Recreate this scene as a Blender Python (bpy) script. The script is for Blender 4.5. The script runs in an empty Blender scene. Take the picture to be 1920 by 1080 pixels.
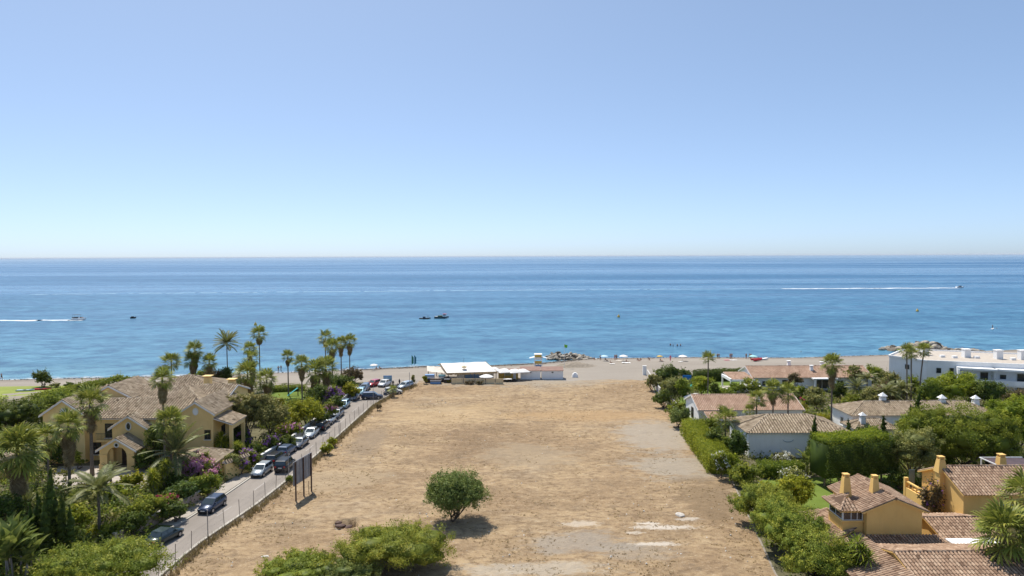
import bpy, bmesh, math, random
import numpy as np
from mathutils import Vector, Matrix, Euler
R = math.radians
SC = bpy.context.scene
COL = SC.collection
# ------------------------------------------------------------------ camera
FPX, CAMH, PITCH, ROLL = 1300.0, 30.0, math.atan(60/1300), -0.0042
cam = bpy.data.cameras.new('camera')
cam.sensor_width = 36.0
cam.lens = FPX/1920*36
cam.clip_start = 0.5
cam.clip_end = 400000
camo = bpy.data.objects.new('camera', cam)
COL.objects.link(camo)
_fw = Vector((0, math.cos(PITCH), -math.sin(PITCH)))
_up0 = Vector((0, math.sin(PITCH), math.cos(PITCH)))
_rt = math.cos(ROLL)*Vector((1, 0, 0)) + math.sin(ROLL)*_up0
_up = math.cos(ROLL)*_up0 - math.sin(ROLL)*Vector((1, 0, 0))
camo.matrix_world = Matrix(((_rt.x, _up.x, -_fw.x, 0), (_rt.y, _up.y, -_fw.y, 0), (_rt.z, _up.z, -_fw.z, CAMH), (0, 0, 0, 1)))
SC.camera = camo
# ------------------------------------------------------------------ sky and sun
SUN_EL, SUN_AZ = R(60), R(-27)        # azimuth measured from +Y towards +X: ahead and to the left
wd = bpy.data.worlds.new('World')
SC.world = wd
wd.use_nodes = True
nt = wd.node_tree
bg = nt.nodes['Background']
sky = nt.nodes.new('ShaderNodeTexSky')
sky.sky_type = 'NISHITA'
sky.sun_disc = False
sky.sun_elevation = SUN_EL
sky.sun_rotation = SUN_AZ
sky.altitude = 30
sky.air_density = 0.45
sky.dust_density = 0.8
sky.ozone_density = 3.0
gm = nt.nodes.new('ShaderNodeGamma'); gm.inputs[1].default_value = 0.62      # softer contrast between zenith and horizon, as in hazy summer air
wb = nt.nodes.new('ShaderNodeVectorMath'); wb.operation = 'MULTIPLY'; wb.inputs[1].default_value = (1.13, 1.295, 1.43)
nt.links.new(sky.outputs[0], gm.inputs[0]); nt.links.new(gm.outputs[0], wb.inputs[0]); nt.links.new(wb.outputs[0], bg.inputs[0])
bg.inputs[1].default_value = 0.137
sun = bpy.data.lights.new('sun', 'SUN')
sun.energy = 3.2
sun.angle = R(0.53)
sun.color = (1.0, 0.95, 0.87)
suno = bpy.data.objects.new('sun', sun)
COL.objects.link(suno)
sdir = Vector((math.sin(SUN_AZ)*math.cos(SUN_EL), math.cos(SUN_AZ)*math.cos(SUN_EL), math.sin(SUN_EL)))
suno.rotation_euler = (-sdir).to_track_quat('-Z', 'Y').to_euler()
suno.location = (-60, 60, 120)
SC.view_settings.view_transform = 'Standard'
SC.view_settings.look = 'None'
SC.view_settings.gamma = 1.0
SC.view_settings.exposure = 0.8
SC.view_settings.use_curve_mapping = False

# ------------------------------------------------------------------ surveying helpers (photo position -> place on the ground)
def _ray(u, v):
    return _fw*FPX + _rt*(u-960) + _up*(540-v)
def G(u, v, z=0.0):
    d = _ray(u, v); t = (z-CAMH)/d.z
    return Vector((d.x*t, d.y*t, z))
def W(u, v, y):
    d = _ray(u, v); t = y/d.y
    return Vector((d.x*t, y, CAMH+d.z*t))
def interp(pts, x):
    if x <= pts[0][0]: return pts[0][1]
    for (a, b), (c, d) in zip(pts, pts[1:]):
        if x <= c: return b+(d-b)*(x-a)/(c-a)
    return pts[-1][1]

# ------------------------------------------------------------------ object helpers
def tag(o, label=None, cat=None, group=None, kind=None):
    if label: o['label'] = label
    if cat: o['category'] = cat
    if group: o['group'] = group
    if kind: o['kind'] = kind
    return o
def link(name, me, mat=None, parent=None, loc=None):
    o = bpy.data.objects.new(name, me)
    COL.objects.link(o)
    if mat is not None and me is not None and len(me.materials) == 0: me.materials.append(mat)
    if parent is not None: o.parent = parent
    if loc is not None: o.location = loc
    return o
def thing(name, label, cat, loc=(0, 0, 0), rz=0.0, group=None):
    o = bpy.data.objects.new(name, None)
    o.empty_display_size = 0.3
    COL.objects.link(o)
    o.location = loc; o.rotation_euler = (0, 0, rz)
    return tag(o, label, cat, group)
def npmesh(name, V, faces=None, quads=None, tris=None, attr=None, smooth=False):
    """mesh from numpy arrays; quads (n,4) and/or tris (n,3); attr = per-face float called rnd"""
    me = bpy.data.meshes.new(name)
    V = np.asarray(V, dtype=np.float32).reshape(-1, 3)
    idx = []; tot = []
    if quads is not None and len(quads):
        q = np.asarray(quads, dtype=np.int32); idx.append(q.ravel()); tot.append(np.full(len(q), 4, np.int32))
    if tris is not None and len(tris):
        q = np.asarray(tris, dtype=np.int32); idx.append(q.ravel()); tot.append(np.full(len(q), 3, np.int32))
    idx = np.concatenate(idx); tot = np.concatenate(tot)
    me.vertices.add(len(V)); me.vertices.foreach_set('co', V.ravel())
    me.loops.add(len(idx)); me.loops.foreach_set('vertex_index', idx)
    me.polygons.add(len(tot))
    st = np.zeros(len(tot), np.int32); st[1:] = np.cumsum(tot)[:-1]
    me.polygons.foreach_set('loop_start', st)
    me.polygons.foreach_set('loop_total', tot)
    if smooth: me.polygons.foreach_set('use_smooth', np.ones(len(tot), bool))
    if attr is not None:
        a = me.attributes.new('rnd', 'FLOAT', 'FACE'); a.data.foreach_set('value', np.asarray(attr, np.float32))
    me.update(calc_edges=True)
    return me
class MB:
    """collects simple shapes, then becomes ONE mesh object"""
    def __init__(s): s.v = []; s.f = []; s.r = []; s.rv = 0.5
    def add(s, V, Fc):
        n = len(s.v); s.v += [tuple(p) for p in V]; s.f += [tuple(i+n for i in f) for f in Fc]; s.r += [s.rv]*len(Fc); return s
    def box(s, x0, x1, y0, y1, z0, z1):
        return s.add([(x0,y0,z0),(x1,y0,z0),(x1,y1,z0),(x0,y1,z0),(x0,y0,z1),(x1,y0,z1),(x1,y1,z1),(x0,y1,z1)],
                     [(3,2,1,0),(4,5,6,7),(0,1,5,4),(1,2,6,5),(2,3,7,6),(3,0,4,7)])
    def prism(s, poly, z0, z1):
        n = len(poly)
        V = [(p[0], p[1], z0) for p in poly]+[(p[0], p[1], z1) for p in poly]
        return s.add(V, [tuple(range(n-1, -1, -1)), tuple(range(n, 2*n))]+[(i, (i+1) % n, n+(i+1) % n, n+i) for i in range(n)])
    def poly(s, P, t, nrm=None):
        """flat polygon P thickened by t along its normal"""
        P = [Vector(p) for p in P]
        nn = Vector(nrm) if nrm is not None else (P[1]-P[0]).cross(P[2]-P[0]).normalized()
        n = len(P); V = P+[p+nn*t for p in P]
        return s.add(V, [tuple(range(n-1, -1, -1)), tuple(range(n, 2*n))]+[(i, (i+1) % n, n+(i+1) % n, n+i) for i in range(n)])
    def tube(s, pts, rad, seg=7, cap=True):
        pts = [Vector(p) for p in pts]; n = len(pts); V = []; Fc = []
        rr = rad if isinstance(rad, (list, tuple)) else [rad]*n
        for i, p in enumerate(pts):
            t = (pts[min(i+1, n-1)]-pts[max(i-1, 0)])
            if t.length < 1e-9: t = Vector((0, 0, 1))
            t.normalize()
            a = t.cross(Vector((0, 0, 1)) if abs(t.z) < 0.95 else Vector((1, 0, 0))).normalized(); b = t.cross(a)
            for k in range(seg):
                w = 2*math.pi*k/seg; V.append(p+(a*math.cos(w)+b*math.sin(w))*rr[i])
        for i in range(n-1):
            for k in range(seg):
                Fc.append((i*seg+k, i*seg+(k+1) % seg, (i+1)*seg+(k+1) % seg, (i+1)*seg+k))
        if cap: Fc += [tuple(range(seg-1, -1, -1)), tuple((n-1)*seg+k for k in range(seg))]
        return s.add(V, Fc)
    def lathe(s, prof, c=(0, 0, 0), seg=12):
        V = []; Fc = []; n = len(prof)
        for (r, z) in prof:
            for k in range(seg):
                w = 2*math.pi*k/seg; V.append((c[0]+r*math.cos(w), c[1]+r*math.sin(w), c[2]+z))
        for i in range(n-1):
            for k in range(seg):
                Fc.append((i*seg+k, i*seg+(k+1) % seg, (i+1)*seg+(k+1) % seg, (i+1)*seg+k))
        Fc += [tuple(range(seg-1, -1, -1)), tuple((n-1)*seg+k for k in range(seg))]
        return s.add(V, Fc)
    def mesh(s, name, smooth=False, rnd=False):
        me = bpy.data.meshes.new(name)
        me.from_pydata(s.v, [], s.f)
        if smooth: me.polygons.foreach_set('use_smooth', [True]*len(me.polygons))
        if rnd:
            a = me.attributes.new('rnd', 'FLOAT', 'FACE'); a.data.foreach_set('value', s.r)
        me.update()
        return me
    def build(s, name, mat, parent=None, smooth=False, loc=None):
        return link(name, s.mesh(name, smooth), mat, parent, loc)
def bevel(o, w=0.02, seg=1):
    m = o.modifiers.new('bevel', 'BEVEL'); m.width = w; m.segments = seg; m.limit_method = 'ANGLE'
    return o
def copy_tree(o, parent=None):
    c = o.copy(); COL.objects.link(c); c.parent = parent
    for ch in o.children: copy_tree(ch, c)
    return c

# ------------------------------------------------------------------ material helpers
def newmat(name):
    m = bpy.data.materials.new(name); m.use_nodes = True
    return m, m.node_tree, m.node_tree.nodes['Principled BSDF']
def nd(t, typ, **kw):
    n = t.nodes.new(typ)
    for k, v in kw.items():
        if k.startswith('i_'):
            key = k[2:]; n.inputs[int(key) if key.isdigit() else key.replace('_', ' ')].default_value = v
        else: setattr(n, k, v)
    return n
def ramp(t, fac, stops):
    r = t.nodes.new('ShaderNodeValToRGB')
    e = r.color_ramp.elements
    while len(e) < len(stops): e.new(0.5)
    for el, (p, c) in zip(e, stops):
        el.position = p; el.color = tuple(c)+(1,) if len(c) == 3 else c
    t.links.new(fac, r.inputs[0])
    return r.outputs[0]
def noise(t, scale, detail=4, rough=0.55, stretch=(1, 1, 1), dist=0.0):
    tc = nd(t, 'ShaderNodeNewGeometry'); mp = nd(t, 'ShaderNodeMapping'); mp.inputs['Scale'].default_value = stretch
    t.links.new(tc.outputs['Position'], mp.inputs[0])
    n = nd(t, 'ShaderNodeTexNoise', i_Scale=scale, i_Detail=detail, i_Roughness=rough, i_Distortion=dist)
    t.links.new(mp.outputs[0], n.inputs['Vector'])
    return n.outputs['Fac']
def mixc(t, fac, a, b, mode='MIX'):
    m = nd(t, 'ShaderNodeMix', data_type='RGBA', blend_type=mode)
    for s, v in ((m.inputs[0], fac), (m.inputs[6], a), (m.inputs[7], b)):
        if hasattr(v, 'is_output') or isinstance(v, bpy.types.NodeSocket): t.links.new(v, s)
        else: s.default_value = v if not isinstance(v, tuple) or len(v) == 4 else v+(1,)
    return m.outputs[2]
def bumpn(t, b, h, strength=0.3, dist=0.05):
    n = nd(t, 'ShaderNodeBump', i_Strength=strength, i_Distance=dist)
    t.links.new(h, n.inputs['Height']); t.links.new(n.outputs[0], b.inputs['Normal'])
def surf(name, c1, c2, scale=1.0, rough=0.75, bump=0.0, stretch=(1, 1, 1), spec=0.3, detail=5, lo=0.3, hi=0.7, metal=0.0):
    m, t, b = newmat(name)
    f = noise(t, scale, detail, 0.6, stretch)
    t.links.new(ramp(t, f, [(lo, c1), (hi, c2)]), b.inputs['Base Color'])
    b.inputs['Roughness'].default_value = rough; b.inputs['Specular IOR Level'].default_value = spec
    b.inputs['Metallic'].default_value = metal
    if bump: bumpn(t, b, f, bump, 0.03)
    return m
# ================================================================== THE SETTING
SEA = -2.5
SHORE = [(-4000, 150), (-600, 160), (-250, 177), (-137, 184), (-82, 190.5), (-43, 198.4), (-27, 204.0), (-9, 204.5), (8, 209), (25, 218.3), (58, 219.7), (90, 218), (124, 224), (175, 235), (300, 255), (700, 290), (4000, 420)]
def shore(x): return interp(SHORE, x)
def land_z(x, y):
    s = shore(x)-y
    if s >= 34: return 0.0
    if s >= 0:
        k = s/34.0
        return SEA*(1-k)**1.5 if s > 9 else SEA*(1-9/34)**1.5*(s/9)+SEA*(1-s/9)
    return max(SEA+s*0.11, -14)
def smooth_noise(x, y, s=1.0):
    return (math.sin(x*1.3*s+1.7*math.sin(y*0.7*s))*math.cos(y*1.1*s+1.3*math.sin(x*0.9*s+2))+0.5*math.sin(x*2.9*s+y*2.3*s+1.1*math.sin(y*3.1*s)))/1.5

# --- sand: one sheet that carries the whole coast and dips below the sea
xs = sorted(set([-4000, -2000, -1000, -600, -400, -300, -230] + list(np.arange(-190, 231, 2.0)) + [280, 400, 600, 1000, 2000, 4000]))
ss = [520, 300, 200, 160, 130, 100, 80, 60, 50, 44] + list(np.arange(40, -8, -1.0)) + [-10, -14, -20, -30, -50, -80, -120]
V = []
for s in ss:
    for x in xs:
        y = shore(x)-s
        z = land_z(x, y)
        if 2 < s < 42 and -200 < x < 240: z += 0.09*smooth_noise(x*0.45, y*0.8)+0.05*smooth_noise(x*1.7, y*2.1)
        if -20 < x < 20 and 40 < y < 148: z = -1.8
        V.append((x, y, z))
nx = len(xs)
Q = [(j*nx+i, (j+1)*nx+i, (j+1)*nx+i+1, j*nx+i+1) for j in range(len(ss)-1) for i in range(nx-1)]
m, t, b = newmat('beach_sand')
f1 = noise(t, 0.035, 5, 0.6, (0.5, 1.6, 1)); f2 = noise(t, 1.6, 6, 0.7); f3 = noise(t, 0.25, 4, 0.6, (0.4, 1.4, 1))
c = ramp(t, f1, [(0.3, (0.261, 0.225, 0.184)), (0.7, (0.338, 0.297, 0.248))])
c = mixc(t, ramp(t, f2, [(0.35, (0, 0, 0)), (0.75, (0.405, 0.405, 0.405))]), c, (0.211, 0.180, 0.144))
c = mixc(t, ramp(t, f3, [(0.55, (0, 0, 0)), (0.75, (0.5, 0.5, 0.5))]), c, (0.351, 0.306, 0.252))
g = nd(t, 'ShaderNodeNewGeometry'); sx = nd(t, 'ShaderNodeSeparateXYZ'); t.links.new(g.outputs['Position'], sx.inputs[0])
wet = nd(t, 'ShaderNodeMapRange', i_1=-2.6, i_2=-1.15, i_3=1.0, i_4=0.0); t.links.new(sx.outputs[2], wet.inputs[0])
ad = nd(t, 'ShaderNodeMath', operation='MULTIPLY'); t.links.new(wet.outputs[0], ad.inputs[0])
t.links.new(ramp(t, noise(t, 0.22, 4, 0.6, (0.5, 2, 1)), [(0.35, (0.35,)*3), (0.6, (1,)*3)]), ad.inputs[1])
c = mixc(t, ad.outputs[0], c, (0.135, 0.108, 0.086))
t.links.new(c, b.inputs['Base Color']); b.inputs['Roughness'].default_value = 0.9; b.inputs['Specular IOR Level'].default_value = 0.15
bumpn(t, b, f2, 0.35, 0.08)
sand = link('beach', npmesh('beach', V, quads=Q), m); tag(sand, kind='structure')

# --- sea
m, t, b = newmat('sea_water')
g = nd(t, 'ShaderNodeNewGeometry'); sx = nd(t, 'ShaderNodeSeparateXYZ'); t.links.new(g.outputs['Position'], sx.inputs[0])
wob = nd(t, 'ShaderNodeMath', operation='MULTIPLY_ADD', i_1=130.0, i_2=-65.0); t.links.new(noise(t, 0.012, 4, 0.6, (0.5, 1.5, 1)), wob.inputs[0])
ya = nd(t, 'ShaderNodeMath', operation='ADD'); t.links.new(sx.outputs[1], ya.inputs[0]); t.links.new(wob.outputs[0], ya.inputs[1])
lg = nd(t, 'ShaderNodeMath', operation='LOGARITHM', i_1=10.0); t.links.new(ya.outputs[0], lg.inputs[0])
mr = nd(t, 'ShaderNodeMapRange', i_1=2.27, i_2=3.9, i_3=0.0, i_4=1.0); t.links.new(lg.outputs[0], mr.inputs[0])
c = ramp(t, mr.outputs[0], [(0.0, (0.13, 0.30, 0.36)), (0.05, (0.065, 0.205, 0.275)), (0.16, (0.035, 0.155, 0.25)), (0.4, (0.02, 0.117, 0.235)), (0.72, (0.008, 0.10, 0.235)), (0.82, (0.07, 0.17, 0.29)), (0.9, (0.10, 0.20, 0.32)), (1.0, (0.22, 0.33, 0.44))])  # far stops paled: horizon haze and sky reflection put into the water colour
sl = noise(t, 0.0035, 5, 0.6, (0.16, 1.5, 1), 0.6); sl2 = noise(t, 0.0006, 5, 0.62, (0.07, 1.6, 1), 0.4); rp = noise(t, 0.17, 6, 0.75, (0.7, 1.0, 1)); rf = noise(t, 0.022, 5, 0.7, (0.22, 1.0, 1))
s1 = ramp(t, sl, [(0.42, (0, 0, 0)), (0.68, (1, 1, 1))]); s2 = ramp(t, sl2, [(0.47, (0, 0, 0)), (0.62, (1, 1, 1))])
mx = nd(t, 'ShaderNodeMath', operation='ADD', use_clamp=True); t.links.new(s1, mx.inputs[0]); t.links.new(s2, mx.inputs[1])
cl = nd(t, 'ShaderNodeMath', operation='MULTIPLY', i_1=0.62); t.links.new(mx.outputs[0], cl.inputs[0])
c = mixc(t, cl.outputs[0], c, (0.09, 0.23, 0.37))  # pale slick streaks: sheen of calmer water painted into the colour
c = mixc(t, ramp(t, rp, [(0.38, (0.7,)*3), (0.53, (0, 0, 0))]), c, (0.006, 0.06, 0.145))
c = mixc(t, ramp(t, rp, [(0.54, (0, 0, 0)), (0.68, (0.6,)*3)]), c, (0.15, 0.34, 0.47))
c = mixc(t, ramp(t, rf, [(0.38, (0.5,)*3), (0.55, (0, 0, 0))]), c, (0.012, 0.075, 0.165))
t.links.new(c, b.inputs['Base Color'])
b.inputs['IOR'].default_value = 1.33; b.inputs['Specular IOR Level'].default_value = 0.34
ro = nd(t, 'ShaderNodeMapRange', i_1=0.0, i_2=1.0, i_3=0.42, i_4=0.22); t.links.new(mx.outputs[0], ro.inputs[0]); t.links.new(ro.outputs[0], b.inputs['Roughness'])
w1 = noise(t, 0.55, 5, 0.7, (0.45, 1.0, 1)); w2 = noise(t, 0.045, 4, 0.6, (0.25, 1.0, 1))
wa = nd(t, 'ShaderNodeMath', operation='MULTIPLY_ADD', i_1=3.0); t.links.new(w2, wa.inputs[0]); t.links.new(w1, wa.inputs[2])
bumpn(t, b, wa.outputs[0], 0.55, 0.7)
Vs = []; sy = [100, 180, 230, 300, 500, 1000, 3000, 10000, 40000, 85000]
for y in sy:
    k = max(4000, y*1.2)
    for i in range(9): Vs.append((-k+2*k*i/8, y, SEA))
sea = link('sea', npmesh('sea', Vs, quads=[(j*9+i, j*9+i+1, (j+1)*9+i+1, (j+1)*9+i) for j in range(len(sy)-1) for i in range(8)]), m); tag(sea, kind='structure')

# --- surf: broken foam along the shore
random.seed(4)
fv = []; fq = []
x = -190.0
while x < 240:
    L = random.uniform(2.0, 7.0)
    strong = 1.0 if x < -30 else (0.5 if x < 60 else 0.35)
    for row in range(2 if x < -30 else 1):
        if random.random() < 0.55+0.4*strong:
            n = len(fv); off = random.uniform(-0.2, 0.6)+row*random.uniform(1.2, 2.6); w = random.uniform(0.15, 0.8)*strong*(0.7 if row else 1)
            for k in range(7):
                xx = x+L*k/6; e = math.sin(math.pi*k/6)**0.6; wv = 0.25*math.sin(xx*0.9)+0.15*math.sin(xx*2.3)
                fv += [(xx, shore(xx)+off+wv-w*e*random.uniform(0.3, 0.7), SEA+0.05), (xx, shore(xx)+off+wv+w*e*random.uniform(0.3, 0.7), SEA+0.05)]
            fq += [(n+2*k, n+2*k+2, n+2*k+3, n+2*k+1) for k in range(6)]
    x += L*random.uniform(0.6, 1.05)
foam_m = surf('foam', (0.62, 0.66, 0.68), (0.82, 0.84, 0.85), 1.5, 0.7)
tag(link('surf_foam', npmesh('surf_foam', fv, quads=fq), foam_m), 'thin broken line of white foam along the water edge', 'foam', kind='stuff')

# --- flat sheets laid over the sand
def sheet(name, poly, z, mat, kind='structure'):
    mb = MB(); n = len(poly); mb.add([(p[0], p[1], z) for p in poly], [tuple(range(n))])
    me = mb.mesh(name)
    if me.polygons[0].normal.z < 0: me.flip_normals()
    o = link(name, me, mat); tag(o, kind=kind); return o
soil = surf('garden_soil', (0.075, 0.068, 0.032), (0.15, 0.135, 0.07), 0.7, 0.95, 0.3)
lawn_m = surf('lawn', (0.10, 0.145, 0.022), (0.155, 0.205, 0.04), 0.35, 0.9, 0.25, spec=0.1)
lawn2_m = surf('lawn_worn', (0.20, 0.24, 0.05), (0.27, 0.30, 0.075), 0.25, 0.9, 0.25, spec=0.1)
sheet('garden_ground', [(-400, 20), (-39.9, 20), (-39.9, 70), (-37.9, 77), (-36.8, 85), (-36.1, 93), (-34.7, 109), (-34.0, 134), (-33.4, 156), (-36, 166), (-60, 163), (-83, 160), (-120, 155), (-400, 140)], 0.012, soil)
sheet('garden_ground', [(400, 20), (24.0, 20), (24.8, 64), (29.3, 91), (31, 120), (31.3, 151), (34, 172), (60, 173), (90, 172), (92, 160), (400, 175)], 0.012, soil)
# --- field of dry grass, a bumpy sheet of its own
FL = [(-60, 20), (-32.7, 20), (-32.6, 67), (-32.2, 72), (-30.5, 82), (-29.6, 92), (-28.6, 115.7), (-27.8, 138.7), (-25.6, 151), (-22.5, 160)]
FLx = [(p[1], p[0]) for p in FL[1:]]
FRx = [(20, 23.5), (64, 24.6), (91, 29.1), (120, 30.8), (151, 31.1), (168, 33.2)]
V = []; Q = []
PIT = G(648, 985)
ny = 300; nx2 = 150
for j in range(ny+1):
    y = 22+(165.5-22)*j/ny
    xa = interp(FLx, y); xb = interp(FRx, y)
    for i in range(nx2+1):
        k = i/nx2; x = xa+(xb-xa)*k
        yy = y+(1.6*smooth_noise(x*0.11, 3.3)+0.7*smooth_noise(x*0.5, 7) if y > 150 else 0)*(y-150)/15.0
        e = min(1, k*14, (1-k)*14, (165.5-y)/6)
        z = 0.02+e*(0.10+0.10*smooth_noise(x*0.21, y*0.23)+0.05*smooth_noise(x*0.8, y*0.9)+0.035*smooth_noise(x*2.2, y*2.0)+random.uniform(-0.03, 0.03))
        z = max(z, 0.015); px, py = (x-PIT.x)*.94+(y-PIT.y)*.34, (y-PIT.y)*.94-(x-PIT.x)*.34
        if abs(px) < 1.15 and abs(py) < 1.0: z = -1.3
        V.append((x, yy, z))
Q = [(j*(nx2+1)+i, j*(nx2+1)+i+1, (j+1)*(nx2+1)+i+1, (j+1)*(nx2+1)+i) for j in range(ny) for i in range(nx2)]
m, t, b = newmat('dry_field')
n1 = noise(t, 0.05, 6, 0.62, (0.7, 1.0, 1), 0.3); n2 = noise(t, 0.24, 6, 0.68, (0.6, 1.1, 1), 0.3); n3 = noise(t, 1.25, 6, 0.72, (0.7, 1, 1)); n4 = noise(t, 4.0, 4, 0.7)
c = ramp(t, n1, [(0.30, (0.239, 0.162, 0.094)), (0.43, (0.329, 0.228, 0.130)), (0.56, (0.401, 0.287, 0.166)), (0.68, (0.343, 0.273, 0.192))])
c = mixc(t, ramp(t, n2, [(0.46, (0, 0, 0)), (0.68, (0.8,)*3)]), c, (0.215, 0.151, 0.091))
c = mixc(t, ramp(t, n2, [(0.30, (0.7,)*3), (0.43, (0, 0, 0))]), c, (0.456, 0.341, 0.205))
c = mixc(t, ramp(t, n3, [(0.47, (0, 0, 0)), (0.66, (0.85,)*3)]), c, (0.177, 0.118, 0.069))
c = mixc(t, ramp(t, n3, [(0.30, (0.55,)*3), (0.42, (0, 0, 0))]), c, (0.514, 0.401, 0.262))
c = mixc(t, ramp(t, noise(t, 0.62, 7, 0.78, (0.55, 1, 1), 0.5), [(0.54, (0, 0, 0)), (0.66, (0.7,)*3)]), c, (0.185, 0.135, 0.089))
c = mixc(t, ramp(t, n4, [(0.55, (0, 0, 0)), (0.74, (0.6,)*3)]), c, (0.525, 0.419, 0.296))
g = nd(t, 'ShaderNodeNewGeometry')
def spot(cx, cy, rx, ry, col, amt, c, thr=0.45):
    """a worn or bare patch of ground with a ragged outline"""
    mp = nd(t, 'ShaderNodeMapping'); mp.vector_type = 'TEXTURE'; mp.inputs['Location'].default_value = (cx, cy, 0); mp.inputs['Scale'].default_value = (rx, ry, 50)
    t.links.new(g.outputs['Position'], mp.inputs[0])
    ln = nd(t, 'ShaderNodeVectorMath', operation='LENGTH'); t.links.new(mp.outputs[0], ln.inputs[0])
    sb = nd(t, 'ShaderNodeMath', operation='MULTIPLY_ADD', i_1=-2.6, i_2=1.3); t.links.new(noise(t, 2.2 if rx < 5 else 0.35, 6, 0.75, (0.6, 1.3, 1)), sb.inputs[0])
    ad = nd(t, 'ShaderNodeMath', operation='ADD'); t.links.new(ln.outputs['Value'], ad.inputs[0]); t.links.new(sb.outputs[0], ad.inputs[1])
    mr = nd(t, 'ShaderNodeMapRange', i_1=thr+0.12, i_2=thr+0.5, i_3=amt, i_4=0.0); t.links.new(ad.outputs[0], mr.inputs[0])
    return mixc(t, mr.outputs[0], c, col)
for (u, v, rx, ry, col, amt) in [
        (1232, 818, 8, 13, (0.344, 0.291, 0.226), 0.85), (1275, 875, 9, 7, (0.336, 0.287, 0.222), 0.80), (960, 715, 30, 8, (0.328, 0.275, 0.209), 0.80),
        (1335, 935, 5, 9, (0.205, 0.144, 0.084), 0.75), (990, 855, 9, 8, (0.326, 0.256, 0.172), 0.55), (1190, 1035, 5, 2.5, (0.316, 0.265, 0.205), 0.5), (690, 830, 3.5, 12, (0.251, 0.191, 0.130), 0.7),
        (640, 900, 8, 6, (0.40, 0.31, 0.2), 0.5), (1100, 780, 20, 5, (0.400, 0.260, 0.130), 0.55), (860, 765, 14, 4, (0.335, 0.237, 0.130), 0.5), (830, 780, 15, 9, (0.512, 0.372, 0.209), 0.35),
        (1010, 1068, 9, 2.0, (0.428, 0.377, 0.302), 0.6), (1080, 1020, 7, 3.5, (0.307, 0.265, 0.214), 0.7), (1090, 985, 2.6, 1.1, (0.539, 0.465, 0.372), 0.6), (1245, 990, 4.2, 0.8, (0.558, 0.493, 0.409), 0.85), (1215, 983, 1.6, 0.6, (0.577, 0.512, 0.428), 0.8), (1232, 1022, 3.0, 0.6, (0.558, 0.493, 0.409), 0.8), (1290, 975, 1.6, 0.6, (0.539, 0.474, 0.391), 0.7), (1190, 1000, 1.2, 0.5, (0.521, 0.456, 0.372), 0.7)]:
    p = G(u, v); c = spot(p.x, p.y, rx, ry, col, amt, c)
t.links.new(c, b.inputs['Base Color']); b.inputs['Roughness'].default_value = 0.95; b.inputs['Specular IOR Level'].default_value = 0.1
ba = nd(t, 'ShaderNodeMath', operation='MULTIPLY_ADD', i_1=0.5); t.links.new(n4, ba.inputs[0]); t.links.new(n3, ba.inputs[2])
bumpn(t, b, ba.outputs[0], 0.9, 0.22)
field = link('dry_field', npmesh('dry_field', V, quads=Q), m); tag(field, kind='structure')

# --- road with kerb, pavement and verge
KL = [(-42.0, 40), (-40.2, 62), (-39.34, 70.7), (-37.4, 76.9), (-36.26, 85), (-35.57, 92.8), (-34.1, 109.2), (-33.39, 134), (-32.7, 155.6)]
RR = [(-33.6, 40), (-33.4, 62), (-33.3, 67.2), (-33.05, 71.4), (-31.3, 82.3), (-30.4, 92.2), (-29.35, 115.8), (-28.5, 138.6), (-26.3, 151), (-23.6, 160.5)]
asph = surf('asphalt_pale', (0.219, 0.189, 0.160), (0.312, 0.272, 0.233), 0.35, 0.9, 0.12, (1, 0.35, 1), detail=9)
conc = surf('concrete', (0.40, 0.365, 0.31), (0.50, 0.46, 0.395), 1.2, 0.9, 0.1)
sheet('road', KL+[(-33.5, 163), (-34, 168), (-22.5, 168)]+RR[::-1], 0.022, asph)
def offset_line(L, d):
    out = []
    for i, p in enumerate(L):
        a = Vector(L[max(i-1, 0)]); c2 = Vector(L[min(i+1, len(L)-1)]); tt = (c2-a).normalized()
        out.append((p[0]-tt.y*d, p[1]+tt.x*d))
    return out
def strip(L, d0, d1, z0, z1):
    a = offset_line(L, d0); c2 = offset_line(L, d1); mb = MB(); n = len(L)
    Vv = [(p[0], p[1], z) for z in (z0, z1) for A in (a, c2) for p in A]
    Fc = []
    for i in range(n-1):
        Fc += [(2*n+i, 2*n+i+1, 3*n+i+1, 3*n+i), (i, 2*n+i, 2*n+i+1, i+1)[::-1], (n+i, n+i+1, 3*n+i+1, 3*n+i)[::-1]]
    Fc += [(0, n, 3*n, 2*n), (n-1, 2*n-1, 4*n-1, 3*n-1)[::-1]]
    mb.add(Vv, Fc); return mb
tag(strip(KL, -0.02, 0.22, 0, 0.14).build('kerb', conc), kind='structure')
pave = surf('pavement', (0.33, 0.29, 0.245), (0.41, 0.365, 0.31), 0.8, 0.9, 0.1)
tag(strip([(-37.6, 76.2), (-36.55, 83.5), (-35.9, 90.5), (-35.5, 94.5)], 0.24, 2.2, 0, 0.125).build('pavement', pave), kind='structure')
tag(strip(RR, 0.0, -0.32, 0, 0.20).build('kerb', conc), kind='structure')
# faded dashes in the middle of the lane
wp = surf('worn_white_paint', (0.34, 0.31, 0.28), (0.46, 0.43, 0.39), 2.5, 0.8)
mb = MB()
for k in range(9):
    y0 = 70+k*9.0; y1 = y0+3.2
    pts = []
    for y in (y0, y1):
        xl = interp([(p[1], p[0]) for p in KL], y); xr = interp([(p[1], p[0]) for p in RR], y); pts.append((xl+(xr-xl)*0.52, y))
    (xa, ya), (xb, yb) = pts
    mb.add([(xa-.05, ya, .027), (xa+.05, ya, .027), (xb+.05, yb, .027), (xb-.05, yb, .027)], [(0, 1, 2, 3)])
tag(mb.build('lane_marking', wp), kind='structure')
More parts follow.
